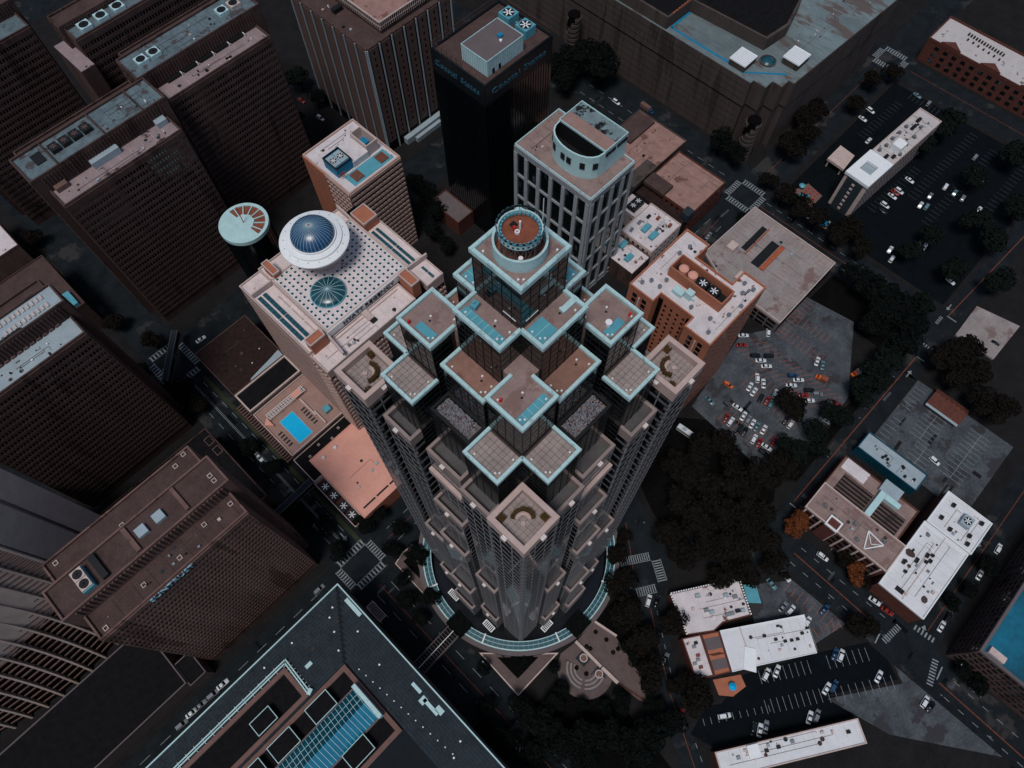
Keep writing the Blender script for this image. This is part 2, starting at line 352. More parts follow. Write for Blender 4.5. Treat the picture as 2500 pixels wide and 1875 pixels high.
dash(402, -80, 402, 70, .25, 'paint_orange', .006); dash(135, -97, 330, -97, .25, 'paint_orange', .006)
def crosswalk(a, b, w, n, m='paint_white', z=.008, rails=True):
    """bars laid across a walkway from a to b"""
    mb = MB(); dx, dy = b[0] - a[0], b[1] - a[1]; L = math.hypot(dx, dy); r = math.atan2(dy, dx); nx, ny = -dy / L, dx / L
    for k in range(n):
        t = (k + .5) / n; mb.cbox((a[0] + dx * t, a[1] + dy * t, z), (L / n * .45, w, .008), r)
    if rails:
        for s in (-1, 1): mb.cbox((a[0] + dx / 2 + nx * s * (w / 2 + .25), a[1] + dy / 2 + ny * s * (w / 2 + .25), z), (L, .22, .008), r)
    structure('crosswalk', mb, m)
for x in (255, 269.5): crosswalk((x, 78.5), (x, 92), 2.6, 9)
for y in (77.6, 93.2): crosswalk((256.5, y), (268, y), 2.4, 8)
crosswalk((70.3, 8.9), (81, 1.5), 2.7, 14); crosswalk((81.7, -1.2), (76.7, -8.9), 3.2, 9); crosswalk((65.6, -4), (72.8, -8.6), 2.7, 9)
crosswalk((119.2, -86.5), (128.8, -87.9), 2.4, 9, rails=False); crosswalk((117.4, -107.9), (127.8, -104.7), 2.4, 9, rails=False); crosswalk((132.6, -92), (133.4, -101), 2.2, 6, rails=False)
for y in (79.5, 92.5): crosswalk((-12, y), (2, y), 2.4, 9)
for x in (-13.3, 3): crosswalk((x, 81), (x, 91), 2.4, 8)
for y in (210.5, 230.5): crosswalk((-12, y), (2, y), 2.4, 8)
for x in (-13, 3): crosswalk((x, 213), (x, 228), 2.4, 9)
for x in (396, 409): crosswalk((x, 77), (x, 91), 3, 9)
for y in (76, 91.5): crosswalk((398, y), (407, y), 3, 7)
crosswalk((248.5, -33), (248.5, -26.5), 1.6, 5, rails=False); crosswalk((262.5, -27), (268, -27), 1.6, 5, rails=False); crosswalk((256, -17), (261, -17), 1.6, 4, rails=False)
dash(240.5, -33.6, 240.5, -29.8, .5, 'paint_white', .006); dash(270, -28.6, 270, -33.5, .5, 'paint_white', .006); dash(116.5, -84.4, 122, -83.6, .5, 'paint_white', .006)
dash(121.5, -108.8, 127, -108, .5, 'paint_white', .006); dash(140.3, -30.5, 140.3, -27.4, .5, 'paint_white', .006)
# cycle lane symbols and big turn arrows
def arrow(x, y, a, s=2.2):
    ca, sa = math.cos(a), math.sin(a)
    P = [(-1, -.12), (.2, -.12), (.2, -.5), (1, 0), (.2, .5), (.2, .12), (-1, .12)]
    structure('road_arrow', MB().prism([(x + s * (u * ca - v * sa), y + s * (u * sa + v * ca)) for u, v in P], .005, .011), 'paint_white')
for p in ((230, -31.6, 0), (275, -26.8, math.pi), (-8, 112, math.pi / 2), (-2.6, 100, -math.pi / 2), (-8.6, 222, 0), (134, -95.5, .2), (181, -94.5, math.pi), (126, 134, 0), (132, 84, 0), (43, -57, 1)): arrow(*p)
def stalls(a, b, n, L, m, z, ang=0, name='parking_lines', mid=False):
    """stall lines along a-b, each of length L to the left of a->b, slanted by ang"""
    mb = MB(); dx, dy = b[0] - a[0], b[1] - a[1]; r = math.atan2(dy, dx) + math.pi / 2 - ang
    for k in range(n + 1):
        t = k / n; x, y = a[0] + dx * t, a[1] + dy * t; mb.cbox((x + math.cos(r) * L / 2, y + math.sin(r) * L / 2, z), (L, .16, .01), r)
    if mid: mb.cbox((a[0] + dx / 2 + math.cos(r) * L / 2, a[1] + dy / 2 + math.sin(r) * L / 2, z + .001), (math.hypot(dx, dy), .18, .01), math.atan2(dy, dx))
    structure(name, mb, m)
LZ = .136
for (a, b, n, L, m, an) in [((150, 18.5), (150, -10), 11, 5.5, 'paint_orange', 0), ((156, 17), (156, -6), 9, 5.5, 'paint_orange', 0), ((170, 21), (170, -8), 11, 5.5, 'paint_orange', 0), ((177, 20), (177, -6), 10, 5.5, 'paint_orange', 0), ((184, 33), (184, -8), 15, 6, 'paint_orange', .6), ((193, 32), (193, -12), 16, 6, 'paint_orange', .6), ((205, 24), (205, 2), 9, 6, 'paint_orange', 0), ((216, 26), (216, 6), 8, 6, 'paint_orange', 0), ((205, 26), (230, 26), 10, -5, 'paint_orange', 0), ((160, -19), (192, -19), 12, 5, 'paint_orange', 0)]: stalls(a, b, n, L, m, LZ, an)
for (a, b, n, L) in [((205, -40), (222, -40), 6, 0), ((203, -45.5), (203, -57), 0, 0)]: pass
stalls((204, -46), (204, -58), 5, 11, 'paint_white', LZ, mid=True) if 0 else None
for (a, b, n, L, mid) in [((222, -47), (205, -47), 7, 10, True), ((225, -66), (198, -66), 11, 10, True), ((203, -52), (191, -52), 5, 9, True), ((206, -37.4), (190, -37.4), 6, 5, False), ((226, -37.4), (214, -37.4), 5, 5, False)]: stalls(a, b, n, L, 'paint_white', LZ, mid=mid)
for (a, b, n) in [((383, 22), (322, 24), 20), ((380, 8), (312, 10), 22), ((384, -9), (330, -9), 17), ((300, 30), (340, 27), 14), ((375, 64), (340, 66), 12), ((382, 60), (382, 40), 8)]: stalls(a, b, n, 5, 'paint_faint', LZ)
ux, uy = .815, -.58
def lotrow(x, y, L, n, s, m='paint_white', z=.143): stalls((x, y), (x + ux * L, y + uy * L), n, s, m, z)
lotrow(76, -57, 20, 8, -5); lotrow(99, -73, 16, 6, -5); lotrow(66, -69, 22, 9, 5); lotrow(86, -84, 26, 9, 5, z=.14); lotrow(44, -63, 34, 13, -5, z=.141); lotrow(46, -54, 26, 9, 2.4, z=.14)
stalls((113, -47), (113, -70), 8, -5, 'paint_orange', .146); stalls((100, -66), (112, -72), 5, 4, 'paint_orange', .146)
# ------------------------------------------------------------------ the stepped skyscraper
CX, CY = 44.6, 42.4
TW = thing('stepped_skyscraper', 'tall stepped skyscraper with pale teal roof rims and dark glass tiers at the centre', 'skyscraper', (CX, CY, 0))
F = Facade(TW)
def W4(x0, y0, x1, y1, k):
    """rotate a local rectangle by k quarter turns about the tower axis -> world rectangle"""
    for _ in range(k): x0, y0, x1, y1 = -y1, x0, -y0, x1
    return CX + x0, CY + y0, CX + x1, CY + y1
PAV = []; LIGHTS = []; DRAIN = []
def seen(w, sd):      # walls that can face the camera (camera stands over the -x -y side)
    return True
def glass_tier(r, z0, z1, roof='tower_roof', rim='teal_white', skip='', pavers=False, rimw=.64, drop=.75, sub=1.9, lights='', roofname='roof_deck', cut=None):
    x0, y0, x1, y1 = r
    MB().box(x0, y0, z0, x1, y1, z1 - drop - .3).build('glass_wall', 'tower_glass', TW)
    d = MB().box(x0 + .02, y0 + .02, z1 - drop - .3, x1 - .02, y1 - .02, z1 - drop).build(roofname, 'paver_joint' if pavers else roof, TW)
    # rim: outer fascia and coping, left open on the sides named in skip
    mb = MB(); o = .3
    segs = dict(f=(x0 - o, y0 - o, x1 + o, y0 + rimw - o), b=(x0 - o, y1 - rimw + o, x1 + o, y1 + o), l=(x0 - o, y0 + rimw - o, x0 + rimw - o, y1 - rimw + o), r=(x1 - rimw + o, y0 + rimw - o, x1 + o, y1 - rimw + o))
    for s, (a, b, c, e) in segs.items():
        if s in skip: continue
        if s == 'l' and 'f' in skip: b -= rimw - o
        if s == 'r' and 'f' in skip: b -= rimw - o
        if s == 'l' and 'b' in skip: e += rimw - o
        if s == 'r' and 'b' in skip: e += rimw - o
        if s in 'fb' and 'l' in skip: a += o
        if s in 'fb' and 'r' in skip: c -= o
        if cut is not None:
            for s_, w_ in (('br', ((0, 'b', 'r'), (1, 'b', 'l'), (2, 'f', 'l'), (3, 'f', 'r'))[cut]),):
                if s == w_[1]: c, a = (c - 2.6, a) if w_[2] == 'r' else (c, a + 2.6)
                if s == w_[2]: e, b = (e - 2.2, b) if w_[1] == 'b' else (e, b + 2.2)
        mb.box(a, b, z1 - drop - .35, c, e, z1 - .12)
        i = .09
        mb.box(a + i, b + i, z1 - .12, c - i, e - i, z1)
    if mb.v: mb.build('roof_rim', rim, TW)
    for s, (a, b, c, e) in segs.items():
        if s in skip or cut is not None: continue
        lx = c - a; ly = e - b; n = max(2, round(max(lx, ly) / 1.7))
        for i in range(1, n):
            t = i / n
            if lx > ly: F.add('coping_joint', 'teal_panel', (a + lx * t, (b + e) / 2, z1 - .005), (.05, ly - .2, .03)) if not (cut is not None and (s, t > .62, t < .38) in ()) else None
            else: F.add('coping_joint', 'teal_panel', ((a + c) / 2, b + ly * t, z1 - .005), (lx - .2, .05, .03))
    # mullion grid
    for s, (p, q) in rect_walls(x0, y0, x1, y1).items():
        L = math.hypot(q[0] - p[0], q[1] - p[1]); n = max(2, round(L / sub)); ux, uy = (q[0] - p[0]) / L, (q[1] - p[1]) / L; nx, ny = uy, -ux; a = math.atan2(uy, ux); zt = z1 - drop - .4
        for k in range(n + 1): F.add('mullion', 'dark_metal', (p[0] + ux * L * k / n + nx * .04, p[1] + uy * L * k / n + ny * .04, (z0 + zt) / 2), (.1, .08, zt - z0), a)
        m = max(1, round((zt - z0) / 2.0))
        for k in range(1, m): F.add('transom', 'dark_metal', (p[0] + ux * L / 2 + nx * .03, p[1] + uy * L / 2 + ny * .03, z0 + (zt - z0) * k / m), (L, .06, .1), a)
    if pavers:
        s = 1.02; nx = int((x1 - x0 - 2 * (rimw - o)) / s); ny = int((y1 - y0 - 2 * (rimw - o)) / s)
        sx, sy = (x1 - x0 - 2 * (rimw - o) - .1) / nx, (y1 - y0 - 2 * (rimw - o) - .1) / ny
        for i in range(nx):
            for j in range(ny):
                PAV.append(((x0 + rimw - o + .05 + (i + .5) * sx, y0 + rimw - o + .05 + (j + .5) * sy, z1 - drop + .03 + random.uniform(0, .02)), (sx - .07, sy - .07, .08), random.uniform(-.015, .015)))
    for cx_, cy_ in ((x0 + .95, y0 + 1.5), (x0 + 1.5, y0 + .95), (x0 + .95, y1 - 1.5), (x1 - 1.5, y0 + .95)):
        LIGHTS.append(((cx_, cy_, z1 - drop + .2), (.3, .3, .4), 0))
    return d
core = glass_tier(W4(-5.05, -5.05, 5.05, 5.05, 0), 175, 214.6)
ARM = [(5.05, 9.75, 203, 'tower_roof'), (9.75, 14.2, 190, 'tower_roof_red'), (14.2, 18.8, 178, None)]
for k in range(4):
    for a, b, z, m in ARM:
        r = W4(-b, -5.02, -a, 5.02, k)
        if m: glass_tier(r, 160, z, m, skip='rblf'[::1][k] if 0 else {0: 'r', 1: 'b', 2: 'l', 3: 'f'}[k])
        else:
            # gravel roof behind a dark kerb
            x0, y0, x1, y1 = r
            MB().box(x0, y0, 150, x1, y1, z - .9).build('glass_wall', 'tower_glass', TW)
            MB().frame(x0 - .1, y0 - .1, x1 + .1, y1 + .1, z - .9, z, .55).build('kerb', 'dark_metal', TW)
            if k in (0, 3, 1, 2):
                mb = MB(); rnd = random.Random(k)
                for _ in range(2600):
                    s = rnd.uniform(.1, .2); mb.cbox((rnd.uniform(x0 + .6, x1 - .6), rnd.uniform(y0 + .6, y1 - .6), z - .86 + rnd.uniform(0, .14)), (s, s * rnd.uniform(.6, 1), s * .6), rnd.uniform(0, 3))
                g = mb.build('gravel', 'gravel', TW); g['kind'] = 'stuff'
                for i_, mm in enumerate(('paver', 'tower_roof_red', 'stone_blue', 'dark_metal')):
                    if i_: g.data.materials.append(MATS[mm])
                g.data.polygons.foreach_set('material_index', [(0, 0, 1, 0, 2, 3, 0, 1, 0, 3)[(i // 6 * 7) % 10] for i in range(len(g.data.polygons))])
            for s, (p, q) in rect_walls(*r).items():
                L = math.hypot(q[0] - p[0], q[1] - p[1]); ux, uy = (q[0] - p[0]) / L, (q[1] - p[1]) / L; n = 5
                for t in range(n + 1): F.add('mullion', 'dark_metal', (p[0] + ux * L * t / n + uy * .04, p[1] + uy * L * t / n - ux * .04, 163.5), (.1, .08, 27), math.atan2(uy, ux))
                for t in range(1, 7): F.add('transom', 'dark_metal', (p[0] + ux * L / 2 + uy * .03, p[1] + uy * L / 2 - ux * .03, 163 + 2 * t), (L, .06, .1), math.atan2(uy, ux))
    # corner square of the upper glass tier, with its neck to the core
    glass_tier(W4(-14.7, -14.7, -6.7, -6.7, k), 160, 195, 'tower_roof', cut=k)
    x0, y0, x1, y1 = W4(-9.3, -9.3, -5.05, -5.05, k); MB().box(x0, y0, 185, x1, y1, 194.27).build('roof_neck', 'tower_roof', TW)
    glass_tier(W4(-21.1, -14.9, -14.7, -6.8, k), 158, 182, skip={0: 'r', 1: 'b', 2: 'l', 3: 'f'}[k], pavers=True)
    glass_tier(W4(-14.9, -21.1, -6.8, -14.7, k), 158, 182, skip={0: 'b', 1: 'l', 2: 'f', 3: 'r'}[k], pavers=True)
    # dark glass infill between arms and corner squares
    for rr in ((-14.2, -6.8, -5.0, -5.02), (-6.8, -14.2, -5.02, -5.0), (-19, -6.8, -14.2, -5.02), (-6.8, -19, -5.02, -14.2)):
        x0, y0, x1, y1 = W4(*rr, k); MB().box(x0, y0, 150, x1, y1, 174.5).build('glass_wall', 'tower_glass', TW)
# pale blue walkway panels lying on some upper roofs
for r, z in (((-9.15, -4.4, -7.75, 4.4), 202.6), ((-4.4, -9.15, -.9, -5.6), 202.6), ((-8.9, -14.1, -7.3, -7.6), 194.6) if 0 else ((-14.1, -14.1, -7.6, -12.6), 194.6), ((-4.3, 5.6, -.4, 9.1), 202.6), ((5.6, -4.3, 9.1, -.4), 202.6)):
    x0, y0, x1, y1 = CX + r[0], CY + r[1], CX + r[2], CY + r[3]; o = MB().box(x0, y0, z - .4, x1, y1, z - .28).build('walkway_panel', 'teal_panel', TW)
    n = max(2, int(max(x1 - x0, y1 - y0) / 1.2))
    for i in range(1, n):
        t = i / n
        if x1 - x0 > y1 - y0: MB().box(x0 + (x1 - x0) * t - .03, y0, z - .28, x0 + (x1 - x0) * t + .03, y1, z - .26).build('seam', 'teal_white', o)
        else: MB().box(x0, y0 + (y1 - y0) * t - .03, z - .28, x1, y0 + (y1 - y0) * t + .03, z - .26).build('seam', 'teal_white', o)
for k, s in ((1, 1), (3, -1)):
    x0, y0, x1, y1 = W4(-13.8, 7.6, -12.2, 11.6, 0) if k == 1 else W4(7.6, -13.8, 11.6, -12.2, 0)
    MB().box(x0, y0, 194.25, x1, y1, 194.4).build('walkway_panel', 'teal_panel', TW)
MB().cbox((CX + 3.6, CY - 7.4, 202.6), (3.6, 1.0, .5), 0).build('roof_hatch', 'teal_white', TW)
b_ = MB().cbox((CX - 7.0, CY + 3.2, 202.9), (1.3, 1.1, 1.0), .2); b_.cbox((CX - 7.0, CY + 3.4, 203.5), (.5, .5, .5), .2); b_.build('roof_unit', 'teal_panel', TW)
for p in ((-11.2, 10.6, 194.3), (11, -10, 194.3), (-10.7, -10.7, 194.3), (-11.6, -2, 189.3), (2, -11.6, 189.3), (-7.3, -1.5, 202.3), (1.5, -7.3, 202.3)):
    MB().cyl(CX + p[0], CY + p[1], p[2] - .1, p[2] + .03, .22, 12).build('roof_drain', 'fan_dark', TW)
    MB().cbox((CX + p[0] + .7, CY + p[1] + .5, p[2] + .1), (.32, .32, .3)).build('roof_vent', 'white_paint', TW)
for p in ((-13.5, -8.6, 194.3), (-13.9, 12.9, 194.3), (13.2, -13.4, 194.3)):
    MB().lathe(CX + p[0], CY + p[1], [(0.0, p[2] + 1.0), (.2, p[2] + .95), (.28, p[2] + .5), (.2, p[2] + .1), (.3, p[2])][::-1], 10).build('warning_light', 'red', TW)
MB().cyl(CX + 9.2, CY - 12, 194.3, 195.2, .45, 14).cyl(CX + 9.2, CY - 12, 195.2, 195.5, .6, 14).build('exhaust_fan', 'white_paint', TW)
# crown: white drum, latticed ring and dished roof
dr = MB().lathe(CX, CY, [(4.1, 213.8), (4.1, 216.5), (3.75, 216.5), (3.7, 213.9)], 64).build('crown_drum', 'teal_white', TW)
rg = MB().lathe(CX, CY, [(3.05, 218.1), (3.28, 218.1), (3.28, 219.0), (3.05, 219.0), (3.05, 218.1)], 64).build('crown_ring', 'teal_white', TW)
for i in range(28):
    a = i * 2 * math.pi / 28; piece('ring_opening', 'fan_dark', rg, (CX + 3.26 * math.cos(a), CY + 3.26 * math.sin(a), 218.55), (.08, .34, .34), a)
    piece('floodlight', 'teal_panel', rg, (CX + 2.8 * math.cos(a + .1), CY + 2.8 * math.sin(a + .1), 218.7), (.3, .36, .5), a + .1)
MB().lathe(CX, CY, [(3.05, 218.15), (2.5, 218.3), (.05, 218.2)], 48).build('crown_deck', 'rust', TW)
up = MB().lathe(CX, CY, [(3.34, 219.75), (3.42, 219.75), (3.42, 219.35), (3.34, 219.35), (3.34, 219.75)], 48).build('crown_hoop', 'dark_metal', TW)
for i in range(24):
    a = i * 2 * math.pi / 24; MB().bar((CX + 3.22 * math.cos(a), CY + 3.22 * math.sin(a), 219), (CX + 3.38 * math.cos(a), CY + 3.38 * math.sin(a), 219.5), .07).build('hoop_stay', 'dark_metal', TW); piece('hoop_plate', 'teal_panel', up, (CX + 3.41 * math.cos(a), CY + 3.41 * math.sin(a), 219.55), (.1, .5, .35), a)
br = MB()
for i in range(12):
    a = i * math.pi / 6; a2 = a + math.pi / 6; P = lambda t, z: (CX + 2.9 * math.cos(t), CY + 2.9 * math.sin(t), z)
    br.bar(P(a, 214), P(a, 218.2), .16).bar(P(a, 214.2), P(a2, 218.0), .09).bar(P(a2, 214.2), P(a, 218.0), .09)
br.build('crown_bracing', 'steel', TW); MB().cyl(CX, CY, 213.9, 214.2, 3.68, 40).build('drum_floor', 'rust', TW)
MB().cyl(CX + .3, CY + .3, 218.2, 219.9, .16, 10).build('mast_stub', 'white_paint', TW); MB().cyl(CX - .5, CY + .7, 218.2, 219.1, .22, 10).build('beacon', 'red', TW)
MB().lathe(CX - .5, CY + .1, [(.2, 218.2), (.2, 218.6), (.38, 218.6), (.38, 218.2)], 14).build('antenna_base', 'white_paint', TW); MB().bar((CX + 2.9, CY - 1.6, 218), (CX + 2.9, CY - 1.6, 224), .09).build('antenna_rod', 'white_paint', TW)
MB().cyl(CX - 2.6, CY - 2.6, 216.4, 217, .35, 10).build('dish', 'white_paint', TW); MB().cbox((CX + .1, CY + 1.4, 218.35), (.9, .9, .15)).build('hatch', 'fan_dark', TW)
# window-cleaning rails (white light strips) at the foot of the core glass
for p, q in (((-5.12, -4), (-5.12, -1.2)), ((-4, -5.12), (-1.2, -5.12))): MB().bar((CX + p[0], CY + p[1], 204), (CX + q[0], CY + q[1], 204), .09).build('light_strip', 'white_paint', TW)

# ---- banded stone-and-glass shaft below
BAND = 'granite_grey'
def terrace(r, zf, zt, w=1.0, floor='paver', pave=False, mat_='granite_pink'):
    x0, y0, x1, y1 = r
    d = MB().box(x0 + .3, y0 + .3, zf - .5, x1 - .3, y1 - .3, zf).build('terrace_floor', 'paver_joint' if pave else floor, TW)
    MB().frame(x0, y0, x1, y1, zf - 1.6, zt, w).build('parapet', mat_, TW)
    if pave:
        s = 1.0; n = int((x1 - x0 - 2 * w) / s); m = int((y1 - y0 - 2 * w) / s); sx, sy = (x1 - x0 - 2 * w) / n, (y1 - y0 - 2 * w) / m
        for i in range(n):
            for j in range(m): PAV.append(((x0 + w + (i + .5) * sx, y0 + w + (j + .5) * sy, zf + .03 + random.uniform(0, .02)), (sx - .06, sy - .06, .08), 0))
    # coping joints
def scuppers(x, y, z, a):     # striped round ornaments on the parapet face
    o = MB().cbox((x, y, z), (1.3, 1.1, .8), a).build('parapet_boss', 'granite_pink', TW)
    for s in (-.35, 0, .35): MB().cbox((x + s * math.cos(a), y + s * math.sin(a), z + .42), (.18, 1.15, .1), a).build('boss_stripe', 'white_paint', o)
def shaft(r, z0, z1, cols, skip='', fl=4.3, quoin=True, band=.2, pier=.09, wins=True):
    x0, y0, x1, y1 = r; MB().box(x0 + .12, y0 + .12, z0, x1 - .12, y1 - .12, z1 - .6).build('core_wall', 'pane_core', TW)
    rows = max(1, round((z1 - z0) / fl))
    W = rect_walls(x0 + .12, y0 + .12, x1 - .12, y1 - .12)
    for s, (p, q) in W.items():
        if s in skip: continue
        L = math.hypot(q[0] - p[0], q[1] - p[1]); c = max(1, round(cols * L / 9.0))
        F.wall(p, q, z0, z1 - .5, c, rows, band, pier, .1, BAND, 'pier_light', 'tower_glass', wd=.03, windows=wins and s in 'fl')
    if quoin:
        fh = (z1 - .5 - z0) / rows
        for cx_, cy_, sx, sy in ((x0, y0, 1, 1), (x1, y0, -1, 1), (x0, y1, 1, -1)):
            for j in range(rows): F.add('quoin', 'granite_grey', (cx_ + sx * .5, cy_ + sy * .5, z0 + fh * (j + .72)), (1.02, 1.02, fh * .22), 0)
for k in range(4):
    # corner pavilion with roof garden terrace
    r = W4(-25.8, -25.8, -16.5, -16.5, k); shaft(r, 0, 172.5, 3); terrace(r, 173, 175, 1.05, pave=True)
    x0, y0, x1, y1 = r; cx, cy = (x0 + x1) / 2, (y0 + y1) / 2; a = math.atan2(CY - cy, CX - cx)
    for t in (1, -1):      # white light tubes along two inner walls
        pass
    # half-round bench with hedge, a stone table and two planters
    n = 14; hed = MB(); ben = MB(); rnd = random.Random(k)
    ca, sa = math.cos(a), math.sin(a); hx, hy = cx - .2 * ca, cy - .2 * sa
    ben.lathe(hx, hy, [(1.0, 173), (1.0, 173.5), (1.4, 173.5), (1.4, 173.9), (1.55, 173.9), (1.55, 173)], 20, a - 1.35, a + 1.35)
    for _ in range(420):
        t = a + rnd.uniform(-1.4, 1.4); rr = rnd.uniform(1.58, 2.3); hed.cbox((hx + rr * math.cos(t), hy + rr * math.sin(t), rnd.uniform(173.3, 174.5)), (.22, .22, .1), rnd.uniform(0, 3))
    ben.build('curved_bench', 'granite_pink', TW); hed.build('hedge', 'hedge_gold', TW)
    MB().cbox((hx - .5 * ca, hy - .5 * sa, 173.25), (.9, .7, .4), a).build('stone_table', 'granite_pink', TW)
    for s in (-1, 1):
        px, py = cx + .3 * ca - s * 3.9 * sa, cy + .3 * sa + s * 3.9 * ca
        pl = MB().cbox((px, py, 173.3), (1.2, 1.2, .6), 0).build('planter', 'rust', TW); h = MB()
        for _ in range(60): h.cbox((px + rnd.uniform(-.6, .6), py + rnd.uniform(-.6, .6), rnd.uniform(173.6, 174.4)), (.25, .25, .1), rnd.uniform(0, 3))
        h.build('planter_shrub', 'hedge_gold', pl)
    for q_ in (W4(-16.9, -24, -16.75, -18, k), W4(-24, -16.9, -18, -16.75, k)): MB().box(q_[0] - 1.1 * (k in (0, 1)) * 0, q_[1], 174.2, q_[2], q_[3], 174.35).build('light_tube', 'white_paint', TW)
    # arms of the shaft, each step ending in a stone-walled balcony terrace
    for b, z in ((22.4, 163), (24.9, 132), (26.8, 103), (29.4, 48), (31.0, 18)):
        a0 = {163: 14, 132: 22.4, 103: 24.9, 48: 26.8, 18: 29.4}[z]
        r = W4(-b, -5.05, -a0, 5.05, k); shaft(r, 0, z - 2, 3, quoin=False, wins=z > 100); terrace(W4(-b, -5.05, -a0 + .8, 5.05, k), z - 2.1, z, .7, floor='plaza_grey', mat_='granite_mid')
    for b, z in ((24.2, 167), (26.4, 83), (28.2, 23)):
        a0 = {167: 14, 83: 24.2, 23: 26.4}[z]
        for rr in ((-b, -15.2, -a0, -7.0), (-15.2, -b, -7.0, -a0)):
            r = W4(*rr, k); shaft(r, 0, z - 2, 3, quoin=False, wins=z > 100)
            e = .8; tr = (rr[0], rr[1], rr[2] + (e if rr[2] == -a0 else 0), rr[3] + (e if rr[3] == -a0 else 0)); terrace(W4(*tr, k), z - 2.1, z, .7, floor='plaza_grey', mat_='granite_mid')
    ledge = W4(-23.3, -5.05, -22.4, 5.05, k); MB().box(ledge[0], ledge[1], 149, ledge[2], ledge[3], 152).build('ledge', 'granite_pink', TW)
MB().box(CX - 21, CY - 21, 0, CX + 21, CY + 21, 158).build('inner_core', 'pane_core', TW)
# pavilion bosses on the visible outer walls
for k, sides in ((0, 'fl'), (1, 'fl'), (3, 'fl'), (2, '')):
    x0, y0, x1, y1 = W4(-25.8, -25.8, -16.5, -16.5, k)
    if 'l' in sides: scuppers(x0 - .1, (y0 + y1) / 2, 173.9, 0)
    if 'f' in sides: scuppers((x0 + x1) / 2, y0 - .1, 173.9, math.pi / 2)
for z, b in ((162, 22.4), (131, 24.9), (102, 26.8), (47, 29.4)):
    scuppers(CX - b - .1, CY, z, 0); scuppers(CX, CY - b - .1, z, math.pi / 2)
for z, b in ((166, 24.2), (82, 26.4), (22, 28.2)):
    for y in (-11.1, 11.1): scuppers(CX - b - .1, CY + y, z, 0); scuppers(CX + y, CY - b - .1, z, math.pi / 2)
pieces('paver', 'paver', TW, PAV); pieces('roof_light', 'white_paint', TW, LIGHTS)
F.emit()
# stone awnings over the entrances
for x, y in ((14.5, 30), (30.5, 13.5), (13.2, 48.5), (48.5, 13)):
    e = thing('entrance_awning', {14.5: 'white ribbed awning at the tower foot, left of the front corner', 30.5: 'white ribbed awning at the tower foot, right of the front corner', 13.2: 'white ribbed awning at the tower foot, far left side', 48.5: 'white ribbed awning at the tower foot, far right side'}[x], 'awning', (x, y, 4), 'awnings at the tower foot')
    lx, ly = (2.4, 5) if x < y else (5, 2.4)
    MB().frame(x - lx / 2, y - ly / 2, x + lx / 2, y + ly / 2, 3.9, 4.2, .25).build('frame', 'white_paint', e)
    for i in range(7):
        t = (i + .5) / 7 - .5; piece('slat', 'white_paint', e, (x + (0 if lx < ly else t * lx), y + (t * ly if lx < ly else 0), 4.0), (lx - .5 if lx < ly else .3, .3 if lx < ly else ly - .5, .12))
    for i in (-1, 1): MB().bar((x + (0 if lx < ly else i * 2), y + (i * 2 if lx < ly else 0), 0), (x + (0 if lx < ly else i * 2), y + (i * 2 if lx < ly else 0), 3.95), .2).build('post', 'steel', e)
# glazed ring canopy round the foot
RG = thing('ring_canopy', 'teal glazed ring canopy curving round the tower foot', 'canopy', (CX, CY, 0))
structure('sunken_court', MB().cyl(CX, CY, .02, .14, 36.4, 72), 'water_dark')
MB().lathe(CX, CY, [(36.2, 5.4), (36.2, 5.7), (36.5, 5.7), (36.5, 5.4)], 96).build('inner_rail', 'teal_white', RG); MB().lathe(CX, CY, [(39.3, 5.0), (39.3, 5.5), (39.8, 5.5), (39.8, 5.0)], 96).build('outer_rail', 'teal_white', RG)
MB().lathe(CX, CY, [(37.8, 5.3), (37.8, 5.62), (38.0, 5.62), (38.0, 5.3)], 96).build('middle_rail', 'rib_pale', RG)
MB().lathe(CX, CY, [(39.85, 0), (39.85, 4.9), (41.6, 4.9), (41.6, 0)], 96).build('outer_wall', 'concrete_mauve', RG)
for i in range(120):
    a = i * 2 * math.pi / 120; w = 2 * math.pi * 38 / 120
    piece('pane', 'dome_teal', RG, (CX + 37.1 * math.cos(a), CY + 37.1 * math.sin(a), 5.35), (1.25, w * .93, .06), a); piece('pane', 'dome_teal', RG, (CX + 38.65 * math.cos(a), CY + 38.65 * math.sin(a), 5.25), (1.25, w * .95, .06), a)
    piece('glazing_bar', 'teal_panel', RG, (CX + 37.9 * math.cos(a + .026), CY + 37.9 * math.sin(a + .026), 5.42), (3.4, .14, .14), a + .026)
    if i % 15 == 7: piece('canopy_beam', 'white_paint', RG, (CX + 37.8 * math.cos(a + .026), CY + 37.8 * math.sin(a + .026), 5.6), (3.9, .5, .3), a + .026)
    if i % 4 == 0: MB().bar((CX + 37.9 * math.cos(a), CY + 37.9 * math.sin(a), 0), (CX + 37.9 * math.cos(a), CY + 37.9 * math.sin(a), 5.3), .22).build('post', 'steel', RG)
